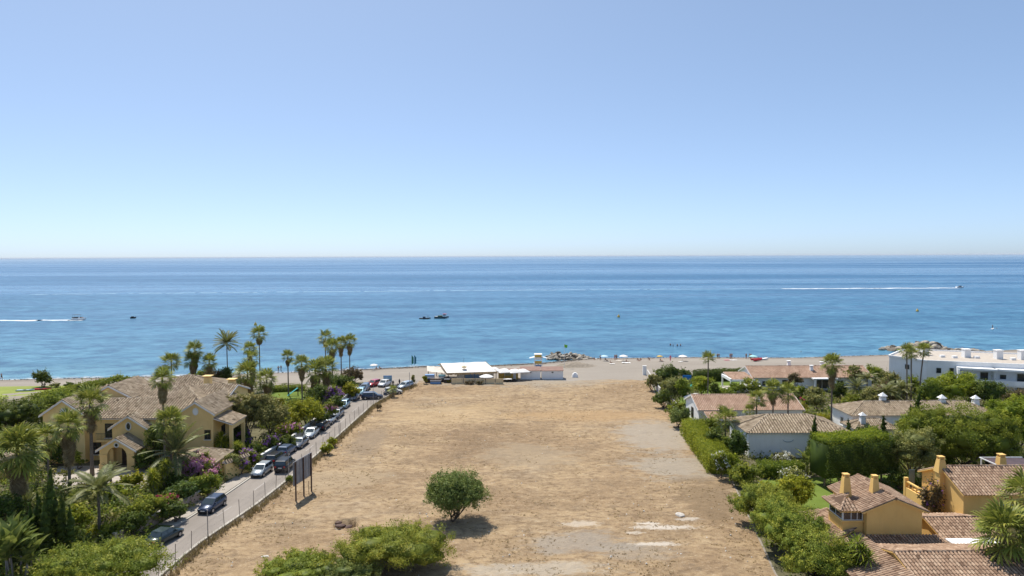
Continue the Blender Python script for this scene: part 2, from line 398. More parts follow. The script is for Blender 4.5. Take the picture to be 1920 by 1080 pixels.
# lawns and paths
P = lambda *uv: [tuple(G(u, v)[:2]) for u, v in uv]
sheet('lawn', P((-200, 752), (0, 749), (95, 740), (135, 727), (125, 723), (0, 725), (-200, 727)), 0.018, lawn2_m)
sheet('lawn', P((160, 1015), (230, 1005), (240, 985), (170, 985)), 0.018, lawn_m)
sheet('lawn', P((330, 995), (350, 978), (420, 940), (450, 915), (405, 925), (330, 965), (255, 1012), (262, 1020)), 0.018, lawn_m)
sheet('lawn', P((505, 760), (570, 760), (570, 733), (500, 735)), 0.018, lawn_m)
sheet('lawn', P((1325, 760), (1420, 760), (1420, 712), (1340, 712), (1310, 735)), 0.018, lawn_m)
sheet('lawn', P((1265, 790), (1310, 790), (1310, 745), (1275, 745)), 0.018, lawn_m)
sheet('lawn', P((1500, 985), (1590, 975), (1700, 930), (1690, 890), (1540, 895), (1430, 900), (1400, 940)), 0.018, lawn_m)
drive = surf('driveway_paving', (0.36, 0.31, 0.26), (0.46, 0.41, 0.35), 0.9, 0.85, 0.1)
sheet('driveway', P((90, 915), (270, 920), (300, 890), (290, 872), (110, 874)), 0.018, drive)
# ================================================================== PLANT BUILDERS
def leafmat(name, c1, c2, c3, trans=0.44, rough=0.55):
    m, t, b = newmat(name)
    at = nd(t, 'ShaderNodeAttribute', attribute_name='rnd'); oi = nd(t, 'ShaderNodeObjectInfo')
    c = ramp(t, at.outputs['Fac'], [(0.05, c1), (0.5, c2), (0.95, c3)])
    hs = nd(t, 'ShaderNodeHueSaturation')
    mr = nd(t, 'ShaderNodeMapRange', i_1=0.0, i_2=1.0, i_3=0.485, i_4=0.512); t.links.new(oi.outputs['Random'], mr.inputs[0]); t.links.new(mr.outputs[0], hs.inputs['Hue'])
    t.links.new(c, hs.inputs['Color']); c = hs.outputs[0]
    t.links.new(c, b.inputs['Base Color']); b.inputs['Roughness'].default_value = rough; b.inputs['Specular IOR Level'].default_value = 0.12
    tr = nd(t, 'ShaderNodeBsdfTranslucent'); t.links.new(mixc(t, 0.35, c, (0.30, 0.34, 0.05)), tr.inputs[0])
    mx = nd(t, 'ShaderNodeMixShader', i_0=trans); t.links.new(b.outputs[0], mx.inputs[1]); t.links.new(tr.outputs[0], mx.inputs[2])
    t.links.new(mx.outputs[0], t.nodes['Material Output'].inputs[0])
    return m
LM = {
 'dark': leafmat('leaf_dark', (0.030, 0.048, 0.010), (0.087, 0.130, 0.023), (0.199, 0.233, 0.036), 0.25),
 'mid': leafmat('leaf_mid', (0.064, 0.091, 0.011), (0.191, 0.245, 0.030), (0.404, 0.404, 0.048)),
 'bright': leafmat('leaf_bright', (0.097, 0.131, 0.010), (0.275, 0.330, 0.029), (0.524, 0.485, 0.049)),
 'lime': leafmat('leaf_lime', (0.106, 0.120, 0.008), (0.308, 0.313, 0.023), (0.564, 0.459, 0.043)),
 'olive': leafmat('leaf_olive', (0.084, 0.089, 0.026), (0.238, 0.241, 0.072), (0.456, 0.382, 0.120), 0.22),
 'acacia': leafmat('leaf_acacia', (0.078, 0.109, 0.014), (0.238, 0.290, 0.040), (0.511, 0.467, 0.066), 0.3),
 'willow': leafmat('leaf_willow', (0.063, 0.089, 0.023), (0.169, 0.219, 0.056), (0.331, 0.347, 0.091), 0.25),
 'rust': leafmat('leaf_rust', (0.084, 0.070, 0.034), (0.161, 0.118, 0.056), (0.253, 0.172, 0.085), 0.2),
 'yellow': leafmat('leaf_yellow', (0.176, 0.165, 0.022), (0.286, 0.242, 0.033), (0.396, 0.330, 0.055)),
 'palm': leafmat('leaf_palm', (0.081, 0.101, 0.019), (0.227, 0.260, 0.048), (0.438, 0.405, 0.080), 0.25, 0.45),
 'feather': leafmat('leaf_feather', (0.101, 0.113, 0.043), (0.172, 0.180, 0.067), (0.273, 0.266, 0.105), 0.25, 0.45),
 'dead': leafmat('leaf_dead', (0.172, 0.115, 0.057), (0.287, 0.207, 0.109), (0.414, 0.322, 0.184), 0.2, 0.8),
 'straw': leafmat('dry_grass_blade', (0.28, 0.19, 0.09), (0.42, 0.30, 0.15), (0.56, 0.43, 0.25), 0.2, 0.9),
 'pink': leafmat('petal_pink', (0.48, 0.16, 0.31), (0.64, 0.28, 0.45), (0.74, 0.44, 0.57), 0.3),
 'purple': leafmat('petal_purple', (0.19, 0.06, 0.27), (0.28, 0.11, 0.38), (0.38, 0.19, 0.47), 0.3),
 'red': leafmat('petal_red', (0.40, 0.03, 0.10), (0.55, 0.05, 0.16), (0.65, 0.12, 0.25), 0.3),
 'white': leafmat('petal_white', (0.55, 0.55, 0.45), (0.7, 0.7, 0.62), (0.8, 0.8, 0.75), 0.25),
}
bark = surf('bark_brown', (0.085, 0.062, 0.045), (0.16, 0.125, 0.095), 3.0, 0.95, 0.4, (1, 1, 0.3))
bark_g = surf('bark_grey', (0.17, 0.145, 0.12), (0.27, 0.235, 0.20), 3.0, 0.95, 0.4, (1, 1, 0.3))
palm_bark = surf('palm_bark', (0.12, 0.095, 0.075), (0.215, 0.175, 0.14), 4.0, 0.95, 0.5, (0.5, 0.5, 2.5))

def leaf_arrays(blobs, n, size, rng, clump=0.24, up=0.35, aspect=1.9, per=26, lowcut=-0.75, fill=0.25):
    B = np.array(blobs, float); k = len(B)
    wgt = (B[:, 3]*B[:, 4]+B[:, 3]*B[:, 5]+B[:, 4]*B[:, 5]); wgt = wgt/wgt.sum()
    nc = max(6*k, n//per)
    bi = rng.choice(k, nc, p=wgt)
    d = rng.normal(size=(nc, 3)); d /= np.linalg.norm(d, axis=1)[:, None]
    d[:, 2] = np.where(d[:, 2] < lowcut, -d[:, 2], d[:, 2])
    rad = np.where(rng.random(nc) < fill, rng.uniform(0.35, 0.85, nc), rng.uniform(0.78, 1.12, nc))
    C = B[bi, :3]+d*B[bi, 3:]*rad[:, None]
    mr = B[bi, 3:].mean(axis=1); csz = clump*np.clip(mr, 0.4, 2.2)*rng.uniform(0.6, 1.3, nc); ctint = rng.uniform(0.12, 0.88, nc)
    li = rng.integers(0, nc, n)
    Pp = C[li]+np.clip(rng.normal(size=(n, 3)), -1.5, 1.5)*csz[li][:, None]*np.array([1, 1, 0.75])
    outw = d[li]
    ns = n//14                                   # long shoots breaking the outline
    sc_ = rng.integers(0, nc, max(1, ns//9)); si = np.repeat(sc_, 9)[:ns]; ns = len(si)
    sd = d[si]*0.7+np.repeat(rng.normal(size=(len(sc_), 3)), 9, 0)[:ns]*0.35; sd[:, 2] += 0.45; sd /= np.linalg.norm(sd, axis=1)[:, None]
    Pp[:ns] = C[si]+sd*(np.tile(np.linspace(0.1, 1.0, 9), len(sc_))[:ns]*csz[si]*3.2)[:, None]+rng.normal(size=(ns, 3))*size*0.2
    outw = outw.copy(); outw[:ns] = d[si]; li = li.copy(); li[:ns] = si
    nr = outw*0.6+rng.normal(size=(n, 3))*0.55; nr[:, 2] += up; nr /= np.linalg.norm(nr, axis=1)[:, None]
    tg = np.cross(nr, rng.normal(size=(n, 3))); tg /= np.linalg.norm(tg, axis=1)[:, None]+1e-9
    bt = np.cross(nr, tg)
    L = size*rng.uniform(0.5, 1.5, n)[:, None]; Wd = L/aspect/rng.uniform(0.75, 1.4, n)[:, None]
    V = np.stack([Pp-tg*L*0.5, Pp+bt*Wd*0.5-tg*L*0.05, Pp+tg*L*0.5-nr*L*0.12, Pp-bt*Wd*0.5-tg*L*0.05], axis=1).reshape(-1, 3)
    V[:, 2] = np.maximum(V[:, 2], 0.03)
    Qd = np.arange(4*n).reshape(n, 4)
    return V, Qd, np.clip(ctint[li]*0.7+rng.uniform(0, 0.34, n), 0, 1)
def core_arrays(blobs, rng, k=0.72, nseg=8, nr=5):
    V = []; Qd = []
    for (cx, cy, cz, rx, ry, rz) in blobs:
        o = len(V)
        for i in range(nr+1):
            ph = math.pi*i/nr
            for j in range(nseg):
                a = 2*math.pi*j/nseg; q = k*rng.uniform(0.85, 1.1)
                V.append((cx+rx*q*math.sin(ph)*math.cos(a), cy+ry*q*math.sin(ph)*math.sin(a), max(0.02, cz+rz*q*math.cos(ph))))
        Qd += [(o+i*nseg+j, o+i*nseg+(j+1) % nseg, o+(i+1)*nseg+(j+1) % nseg, o+(i+1)*nseg+j) for i in range(nr) for j in range(nseg)]
    return np.array(V), np.array(Qd), rng.uniform(0.1, 0.5, len(Qd))  # core takes the darker leaf tints, painting deep shade between the clumps
def foliage_mesh(name, blobs, n, size, seed, core=0.0, **kw):
    rng = np.random.default_rng(seed)
    V, Qd, A = leaf_arrays(blobs, n, size, rng, **kw)
    if core:
        V2, Q2, A2 = core_arrays(blobs, rng, core)
        Qd = np.concatenate([Qd, Q2+len(V)]); V = np.concatenate([V, V2]); A = np.concatenate([A, A2])
    return npmesh(name, V, quads=Qd, attr=A)
def blob_cloud(rx, ry, z0, z1, k, rng, flat=1.0):
    """k ellipsoids that together fill a crown of half-widths rx, ry between z0 and z1"""
    zc = (z0+z1)/2; rz = (z1-z0)/2; out = [(0, 0, zc, rx*0.66, ry*0.66, rz*0.72)]
    for i in range(k):
        a = 2*math.pi*(i*0.618+rng.uniform(-0.06, 0.06)); h = rng.uniform(-0.6, 0.75)
        rr = math.sqrt(max(0.0, 1-h*h))*rng.uniform(0.52, 0.68)
        s = rng.uniform(0.24, 0.48)
        out.append((rx*rr*math.cos(a), ry*rr*math.sin(a), zc+rz*h*0.62, rx*s, ry*s, min(rz, max(rx, ry))*s*flat))
    return out
def tree(name, label, cat, pos, rx, ry, z0, z1, mat, n, size, seed, group=None, k=9, trunk_r=0.16, trunk_mat=None, stems=1, flowers=None, core=0.0, lean=(0, 0), petal=0.16, **kw):
    rng = np.random.default_rng(seed+1000)
    if n >= 8000: kw.setdefault('clump', 0.165); kw.setdefault('per', 90 if n > 16000 else 60); kw.setdefault('fill', 0.15)
    o = thing(name, label, cat, pos, 0, group)
    bl = blob_cloud(rx, ry, z0, z1, k, rng)
    bl = [(b[0]+lean[0], b[1]+lean[1])+tuple(b[2:]) for b in bl]
    link('crown', foliage_mesh('crown', bl, n, size, seed, core, **kw), LM[mat], o)
    mb = MB(); fork = max(0.25, z0*0.85)
    for st in range(stems):
        ax, ay = (0, 0) if stems == 1 else (rng.uniform(-.3, .3), rng.uniform(-.3, .3))
        f = (ax*2+lean[0]*0.4, ay*2+lean[1]*0.4, fork)
        mb.tube([(ax*.5, ay*.5, -0.1), (ax+lean[0]*.15, ay+lean[1]*.15, fork*.5), f], [trunk_r*1.15, trunk_r*.95, trunk_r*.8], 7)
        for b in bl[1+st::stems][:7]:
            m2 = ((f[0]+b[0])/2+rng.uniform(-.15, .15)*rx, (f[1]+b[1])/2+rng.uniform(-.15, .15)*ry, (f[2]+b[2])/2)
            mb.tube([f, m2, b[:3]], [trunk_r*.62, trunk_r*.4, trunk_r*.15], 5)
    mb.build('trunk', trunk_mat or bark, o, smooth=True)
    if flowers:
        fm, fn = flowers; rr2 = np.random.default_rng(seed+5)
        V, Qd, A = leaf_arrays([tuple(b[:3])+tuple(q*1.06 for q in b[3:]) for b in bl], fn, petal, rr2, clump=0.2, per=34, fill=0.0, aspect=1.3, lowcut=-0.3)
        link('blossom', npmesh('blossom', V, quads=Qd, attr=A), LM[fm], o)
    return o
def shrub_at(label, u, vb, vt, w, mat, seed, name='shrub', cat='shrub', group=None, n=None, size=None, depth=0.9, flowers=None, core=0.55, trunk=0.0, **kw):
    """a bush whose visible foot is at (u, vb) and whose outline is w photo pixels wide, reaching up to vt"""
    w = w*(1.26 if u < 470 and vb > 760 else 1.12); p = G(u, vb); s = FPX/p.y; r = w/2/s; ry = r*depth
    p = Vector((p.x*(1+0.7*ry/p.y), p.y+0.7*ry, 0)); s = FPX/p.y; r = w/2/s
    h = max(0.5, W(u, vt, p.y).z*(1.12 if u < 470 and vb > 760 else 1.04))
    size = size or (0.17+0.0011*p.y)
    if n is None: n = int(min(9000, max(500, 2.6*(r*r+r*h)*3.3/(size*size*0.55))))
    k = 5 if w < 40 else (8 if w < 90 else 13)
    return tree(name, label, cat, p, r*0.98, ry*0.98, h*trunk, h*0.99, mat, n, size, seed, group, k=k, trunk_r=0.05+0.02*r, flowers=flowers, core=core, stems=1 if trunk > 0.2 else 3, **kw)

# ---------------------------------------------------------------- palms
def fan_frond_mesh(name, seed, L=1.0, dead=False):
    """costapalmate leaf along +X: stalk, then a fan of narrow segments with drooping tips"""
    rng = np.random.default_rng(seed); V = []; T = []; A = []
    pl = 0.85*L; w = 0.035*L
    o = len(V); V += [(0, -w, 0), (0, w, 0), (pl, w*.6, -0.04*L), (pl, -w*.6, -0.04*L)]; T += [(o, o+1, o+2), (o, o+2, o+3)]; A += [0.7, 0.7]
    ns = 17
    for i in range(ns):
        a = R(-115+230*i/(ns-1)+rng.uniform(-4, 4)); l = L*(1.0-0.28*abs(i-(ns-1)/2)/((ns-1)/2))*rng.uniform(0.9, 1.05); hw = R(5.6)
        fold = 0.10*L*abs(math.sin(a))
        def pt(ang, rr, dz): return (pl+rr*math.cos(ang), rr*math.sin(ang), -0.04*L+fold*rr/L+dz)
        o = len(V); dr = rng.uniform(0.12, 0.34)*(2.0 if dead else 1.0)
        V += [pt(a, 0.0, 0), pt(a-hw, l*.6, -0.03*L), pt(a+hw, l*.6, -0.03*L), pt(a-hw*.45, l*.82, -dr*0.5*L), pt(a+hw*.45, l*.82, -dr*0.5*L), pt(a, l*.95, -dr*1.15*L)]
        T += [(o, o+1, o+2), (o+1, o+3, o+4), (o+1, o+4, o+2), (o+3, o+5, o+4)]; A += [float(rng.uniform(0.15, 0.85))]*4
    return npmesh(name, V, tris=T, attr=A)
def feather_frond_mesh(name, seed, L=2.6, droop=0.5, n=22, ll=0.42, stiff=0.0):
    rng = np.random.default_rng(seed); V = []; T = []; A = []
    def spine(s):   # arc bending down
        return np.array((L*(s-0.12*droop*s*s*s), 0, L*(0.16*s-droop*0.55*s*s)))
    for i in range(8):
        a, b2 = spine(i/8), spine((i+1)/8); w = 0.035*(1-i/9)
        o = len(V); V += [tuple(a+(0, w, 0)), tuple(a-(0, w, 0)), tuple(b2-(0, w*.85, 0)), tuple(b2+(0, w*.85, 0))]; T += [(o, o+1, o+2), (o, o+2, o+3)]; A += [0.75, 0.75]
    for i in range(n):
        s = 0.16+0.84*i/(n-1); p = spine(s); q = spine(min(1, s+0.02))-spine(s-0.02); q /= np.linalg.norm(q)
        l = ll*(0.55+0.45*math.sin(math.pi*min(1, s*0.9+0.1)))*rng.uniform(0.85, 1.1); w = 0.075
        for sd in (-1, 1):
            dv = q*0.62+np.array((0, sd*0.8, 0.28-0.45*(1-stiff)*s)); dv /= np.linalg.norm(dv); tip = p+dv*l+np.array((0, 0, -0.22*l*(1-stiff)))
            mid = p+dv*l*0.5; o = len(V)
            V += [tuple(p), tuple(mid+q*w), tuple(mid-q*w), tuple(tip)]; T += [(o, o+2, o+1), (o+1, o+2, o+3)]; A += [float(rng.uniform(0.1, 0.9))]*2
    return npmesh(name, V, tris=T, attr=A)
FAN = [fan_frond_mesh('frond', i) for i in range(4)]
FANC = [fan_frond_mesh('frond_far', 40+i) for i in range(2)]
DEADF = [fan_frond_mesh('dead_frond', 9+i, dead=True) for i in range(3)]
FEA = [feather_frond_mesh('frond', 20+i, 2.6, 0.55) for i in range(3)]
FEQ = [feather_frond_mesh('frond', 30+i, 2.6, 1.05, 26, 0.62) for i in range(3)]
FES = [feather_frond_mesh('frond', 50+i, 2.6, 0.30, 24, 0.34, 1.0) for i in range(2)]
def mesh_arrays(me):
    n = len(me.vertices); V = np.empty(n*3, np.float32); me.vertices.foreach_get('co', V)
    T = np.empty(len(me.loops), np.int32); me.loops.foreach_get('vertex_index', T)
    A = np.empty(len(me.polygons), np.float32); me.attributes['rnd'].data.foreach_get('value', A)
    return V.reshape(-1, 3), T.reshape(-1, 3), A
def join_fronds(name, items):
    Vs = []; Ts = []; As = []; o = 0
    for me, M4, da in items:
        V, T, A = mesh_arrays(me); Mn = np.array(M4); Vs.append(V@Mn[:3, :3].T+Mn[:3, 3]); Ts.append(T+o); As.append(np.clip(A+da, 0, 1)); o += len(V)
    return npmesh(name, np.concatenate(Vs), tris=np.concatenate(Ts), attr=np.concatenate(As))
for ms in (FAN, FANC):
    for me in ms: me.materials.append(LM['palm'])
for me in DEADF: me.materials.append(LM['dead'])
for ms in (FEA, FEQ, FES):
    for me in ms: me.materials.append(LM['feather'])
def palm(label, u, vb, vc, rpx, seed, kind='fan', skirt=0.0, lean=0.0, nf=None, group=None, trunk=0.17, parts=True, deadtop=0.0, y=None, low=-50):
    """palm: vb = foot, vc = middle of the crown, rpx = crown radius in photo pixels, skirt = metres of dead fronds below the crown"""
    rng = random.Random(seed)
    p = G(u, vb) if y is None else Vector((W(u, 800, y).x, y, 0))
    hc = W(u, vc, p.y).z; r = rpx*p.y/FPX*(1.25 if kind == 'fan' else 1.0)
    o = thing('palm_tree', label, 'palm', p, 0, group or 'palms')
    lx = lean*hc; ly = rng.uniform(-0.03, 0.03)*hc
    pts = [(lx*(k/6)**1.7, ly*(k/6)**1.5, hc*k/6) for k in range(7)]
    mb = MB(); mb.tube([(0, 0, -0.1)]+pts[1:], [trunk*1.2, trunk*.9, trunk*.8, trunk*.76, trunk*.74, trunk*.74, trunk*.72], 8)
    mb.build('trunk', palm_bark, o, smooth=True)
    top = Vector(pts[-1])
    if kind == 'fan': ms, base, n, lo, hi = FAN, 1.72, nf or 27, low, 82
    elif kind == 'date': ms, base, n, lo, hi = FEA, 2.5, nf or 40, -28, 72
    elif kind == 'queen': ms, base, n, lo, hi = FEQ, 2.4, nf or 20, 5, 75
    else: ms, base, n, lo, hi = FES, 2.6, nf or 26, 8, 78
    items = []
    for i in range(n):
        az = 2*math.pi*(i*0.618034)+rng.uniform(-.2, .2); e = R(lo+(hi-lo)*((i+0.5)/n)**0.85+rng.uniform(-8, 8)); sc = r/base*rng.uniform(0.85, 1.12)
        Mx = Matrix.Translation(top+Vector((0, 0, rng.uniform(-.15, .15)))) @ Euler((rng.uniform(-.35, .35), -e, az), 'XYZ').to_matrix().to_4x4() @ Matrix.Diagonal((sc, sc, sc, 1))
        items.append((rng.choice(ms), Mx, e))
    if parts:
        for me, Mx, e in items:
            fo = link('frond', me, None, o); fo.matrix_local = Mx
    else:
        me = join_fronds('crown', [(a, b, rng.uniform(-.15, .15)) for a, b, _ in items]); me.materials.append(LM['palm' if kind == 'fan' else 'feather']); link('crown', me, None, o)
    if skirt:
        it = []; cnt = int(18+skirt*18)
        for i in range(cnt):
            f = rng.random(); az = rng.uniform(0, 6.283); e = R(-88+rng.uniform(0, 22)+(1-f)*22); sc = r/1.72*rng.uniform(0.5, 0.8)*(1-0.25*f)
            q = top-Vector((lx*0.0, 0, 0.15+f*skirt))
            it.append((rng.choice(DEADF), Matrix.Translation(q) @ Euler((rng.uniform(-.5, .5), -e, az), 'XYZ').to_matrix().to_4x4() @ Matrix.Diagonal((sc, sc, sc, 1)), rng.uniform(-.2, .2)))
        me = join_fronds('dead_frond_skirt', it); me.materials.append(LM['dead']); link('dead_frond_skirt', me, None, o)
    return o
def sword_plant(label, pos, h, heads, mat, seed, L=0.8, name='yucca', cat='yucca', group=None):
    rng = random.Random(seed); o = thing(name, label, cat, pos, 0, group); mb = MB(); V = []; Qd = []; A = []
    for k in range(heads):
        a = rng.uniform(0, 6.283); rr = rng.uniform(0.0, 0.9)*math.sqrt(k/heads)*h*0.45; z = h*rng.uniform(0.45, 0.95) if k else h
        c = Vector((rr*math.cos(a), rr*math.sin(a), z)); mb.tube([(c.x*.3, c.y*.3, 0), (c.x*.8, c.y*.8, z*.6), c], [0.10, 0.075, 0.06], 6)
        for i in range(46):
            az = 2*math.pi*i*0.618; e = R(-35+115*i/46); d = Vector((math.cos(az)*math.cos(e), math.sin(az)*math.cos(e), math.sin(e))); s2 = Vector((-math.sin(az), math.cos(az), 0))*0.045*L/0.8
            l = L*rng.uniform(0.8, 1.1); mid = c+d*l*0.55; tip = c+d*l-Vector((0, 0, l*0.16)); n0 = len(V); V += [tuple(c), tuple(mid+s2), tuple(tip), tuple(mid-s2)]; Qd.append((n0, n0+1, n0+2, n0+3)); A.append(rng.uniform(0.1, 0.95))
    me = npmesh('leaf_rosettes', V, quads=Qd, attr=A); link('leaf_rosettes', me, LM[mat], o); mb.build('trunk', bark_g, o, smooth=True)
    return o
def paddle_leaf_mesh(seed):
    rng = random.Random(seed); V = []; Qd = []
    n = 7
    for i in range(n+1):
        s = i/n; w = 0.27*math.sin(math.pi*(0.08+0.92*s)**0.8)*(1 if s > 0.32 else 0.12); x = s*1.6; z = 0.55*s-0.5*s*s*s
        V += [(x, -w, z+0.05*w), (x, 0, z-0.05), (x, w, z+0.05*w)]
    for i in range(n): Qd += [(3*i, 3*i+1, 3*i+4, 3*i+3), (3*i+1, 3*i+2, 3*i+5, 3*i+4)]
    return npmesh('leaf', V, quads=Qd, attr=[rng.uniform(.2, .9) for _ in Qd])
PAD = [paddle_leaf_mesh(i) for i in range(3)]
def banana(label, pos, h, n, mat, seed, stems=3, cat='plant', name='banana_plant'):
    rng = random.Random(seed); o = thing(name, label, cat, pos); mb = MB()
    if not PAD[0].materials:
        for me in PAD: me.materials.append(LM['willow'])
    for s in range(stems):
        c = Vector((rng.uniform(-.6, .6), rng.uniform(-.5, .5), 0)); t2 = c+Vector((rng.uniform(-.4, .4), rng.uniform(-.3, .3), h*rng.uniform(0.4, 0.62))); mb.tube([c, t2], [0.11, 0.07], 6)
        for i in range(n):
            sc = h*0.42*rng.uniform(.8, 1.15); fo = link('leaf', rng.choice(PAD), None, o)
            fo.matrix_local = Matrix.Translation(t2) @ Euler((rng.uniform(-.4, .4), -R(rng.uniform(25, 75)), 2*math.pi*i/n+rng.uniform(-.3, .3)), 'XYZ').to_matrix().to_4x4() @ Matrix.Diagonal((sc, sc, sc, 1))
    mb.build('stem', bark_g, o, smooth=True); return o
def hedge(label, line, width, z0, z1, mat, seed, size=0.2, dens=1.0, name='hedge', trunks=0, group=None, wob=0.12):
    """clipped hedge along a ground line: leafy box with rounded top"""
    rng = np.random.default_rng(seed); L = [Vector(p) for p in line]; c0 = (L[0]+L[-1])/2
    o = thing(name, label, 'hedge', (c0.x, c0.y, 0), 0, group)
    V = []; A = []; Qd = []
    for a, b in zip(L, L[1:]):
        t = (b-a); ln = t.length; t.normalize(); nn = Vector((-t.y, t.x)); per = 2*(z1-z0)+width
        n = int(dens*ln*per/(size*size*0.55)*1.9)
        s = rng.uniform(-0.02, 1.02, n)*ln; q = rng.uniform(0, per, n); hh = z1-z0
        off = np.where(q < hh, -width/2, np.where(q > hh+width, width/2, q-hh-width/2)); z = np.where(q < hh, z0+q, np.where(q > hh+width, z1-(q-hh-width), z1))
        e = np.minimum(1, np.minimum(np.abs(z1-z), 9)/0.5); off = off*(0.86+0.14*np.sqrt(np.clip(e, 0, 1)))
        lump = wob*np.sin(s*2.1+z*1.7+seed)*np.cos(s*0.9+off*2.3); z = z+np.where(np.abs(z-z1) < 0.01, lump*1.2, 0); off = off*(1+lump*0.6)
        cx = a.x+t.x*s+nn.x*off-c0.x; cy = a.y+t.y*s+nn.y*off-c0.y; P3 = np.stack([cx, cy, z], 1)+rng.normal(size=(n, 3))*size*0.55
        nr = np.stack([nn.x*np.sign(off), nn.y*np.sign(off), np.full(n, 0.5)], 1)*0.7+rng.normal(size=(n, 3))*0.55; nr /= np.linalg.norm(nr, axis=1)[:, None]
        tg = np.cross(nr, rng.normal(size=(n, 3))); tg /= np.linalg.norm(tg, axis=1)[:, None]+1e-9; bt = np.cross(nr, tg); l = size*rng.uniform(.6, 1.3, n)[:, None]
        o0 = sum(len(x) for x in V); V.append(np.stack([P3-tg*l*.5, P3+bt*l*.28, P3+tg*l*.5, P3-bt*l*.28], 1).reshape(-1, 3)); Qd.append(np.arange(4*n).reshape(n, 4)+o0); A.append(np.clip(rng.uniform(0.1, 0.9, n)*0.7+0.3*(0.5+0.5*np.sin(s*3+z*2)), 0, 1))
        w2 = width*0.40; cor = []
        for zz in (z0+0.05, z1-0.22):
            for (pp, sg) in ((a, -1), (b, -1), (b, 1), (a, 1)): cor.append((pp.x+nn.x*w2*sg-c0.x, pp.y+nn.y*w2*sg-c0.y, zz))
        o0 = sum(len(x) for x in V); V.append(np.array(cor)); Qd.append(np.array([(3, 2, 1, 0), (4, 5, 6, 7), (0, 1, 5, 4), (1, 2, 6, 5), (2, 3, 7, 6), (3, 0, 4, 7)])+o0); A.append(np.full(6, 0.3))
    V = np.concatenate(V); V[:, 2] = np.maximum(V[:, 2], 0.03)
    link('foliage', npmesh('foliage', V, quads=np.concatenate(Qd), attr=np.concatenate(A)), LM[mat], o)
    nt2 = trunks or max(2, int((L[-1]-L[0]).length/3))
    for k in range(nt2):
        f = (k+0.5)/nt2; seg = min(int(f*(len(L)-1)), len(L)-2); ff = f*(len(L)-1)-seg; q = L[seg].lerp(L[seg+1], ff); mb = MB()
        mb.tube([(0, 0, 0), (0.05, 0.05, max(z0, 0.3)+0.3)], [0.14 if trunks else 0.05, 0.11 if trunks else 0.04], 6); mb.build('trunk', bark_g, o, loc=(q.x-c0.x, q.y-c0.y, 0))
    return o
def cypress(label, u, vb, vt, w, seed, group=None, mat='dark', y=None):
    p = G(u, vb) if y is None else Vector((W(u, 800, y).x, y, 0)); h = W(u, vt, p.y).z; r = w/2*p.y/FPX*1.35
    o = thing('cypress_tree', label, 'cypress', p, 0, group); rng = np.random.default_rng(seed)
    bl = [(rng.uniform(-.12, .12)*r, rng.uniform(-.12, .12)*r, h*(0.10+0.86*i/8), r*q, r*q, h*0.11) for i, q in enumerate((0.8, 0.95, 1.0, 0.95, 0.85, 0.7, 0.52, 0.33, 0.16))]
    n = int(min(8000, max(900, 60*h*r*6)))
    link('crown', foliage_mesh('crown', bl, n, 0.26 if p.y < 100 else 0.34, seed, 0.75, clump=0.16, up=0.1, aspect=2.6), LM[mat], o)
    mb = MB(); mb.tube([(0, 0, -0.1), (0, 0, h*0.55)], [0.16, 0.07], 6); mb.build('trunk', bark, o)
    return o
# ================================================================== BUILDINGS
def tilemat(name, c1, c2, c3):
    m, t, b = newmat(name)
    at = nd(t, 'ShaderNodeAttribute', attribute_name='rnd')
    c = ramp(t, at.outputs['Fac'], [(0.0, tuple(x*.5 for x in c1)), (0.12, c1), (0.5, c2), (1.0, c3)])
    c = mixc(t, ramp(t, noise(t, 0.55, 5, 0.65), [(0.42, (0, 0, 0)), (0.7, (0.45,)*3)]), c, tuple(x*0.55 for x in c1))
    t.links.new(c, b.inputs['Base Color']); b.inputs['Roughness'].default_value = 0.9; b.inputs['Specular IOR Level'].default_value = 0.15
    bumpn(t, b, noise(t, 9, 3, 0.6), 0.3, 0.02)
    return m
T_OLD = tilemat('roof_tile_weathered', (0.21, 0.155, 0.10), (0.41, 0.32, 0.22), (0.56, 0.455, 0.335))
T_TERRA = tilemat('roof_tile_terracotta', (0.36, 0.225, 0.155), (0.50, 0.335, 0.24), (0.62, 0.45, 0.335))
T_RED = tilemat('roof_tile_brown_red', (0.21, 0.13, 0.085), (0.39, 0.26, 0.175), (0.54, 0.395, 0.275))
def plaster(name, c1, c2, stain):
    m, t, b = newmat(name); c = ramp(t, noise(t, 0.8, 5, 0.6), [(0.3, c1), (0.7, c2)])
    c = mixc(t, ramp(t, noise(t, 1.6, 5, 0.65, (1, 1, 0.16)), [(0.50, (0, 0, 0)), (0.72, (0.32,)*3)]), c, stain); c = mixc(t, ramp(t, noise(t, 0.3, 6, 0.7), [(0.52, (0, 0, 0)), (0.75, (0.22,)*3)]), c, stain)
    t.links.new(c, b.inputs['Base Color']); b.inputs['Roughness'].default_value = 0.88; b.inputs['Specular IOR Level'].default_value = 0.2; bumpn(t, b, noise(t, 6, 4, 0.6), 0.15, 0.02); return m
OCHRE = plaster('ochre_render', (0.80, 0.565, 0.235), (0.86, 0.63, 0.28), (0.62, 0.42, 0.18))
AMBER = plaster('amber_render', (0.76, 0.48, 0.16), (0.81, 0.535, 0.19), (0.60, 0.37, 0.13))
WHITE = plaster('white_render', (0.84, 0.83, 0.81), (0.89, 0.88, 0.86), (0.70, 0.68, 0.64))
TRIM = surf('white_trim', (0.70, 0.68, 0.65), (0.78, 0.76, 0.73), 1.0, 0.7)
WFRAME = surf('window_frame_white', (0.74, 0.74, 0.73), (0.8, 0.8, 0.79), 2.0, 0.5)
DWOOD = surf('dark_wood', (0.045, 0.03, 0.02), (0.09, 0.06, 0.04), 3.0, 0.7)
METAL_D = surf('dark_iron', (0.03, 0.03, 0.03), (0.06, 0.055, 0.05), 4.0, 0.6)
GALV = surf('grey_metal', (0.25, 0.25, 0.25), (0.36, 0.355, 0.35), 4.0, 0.5, metal=0.4)
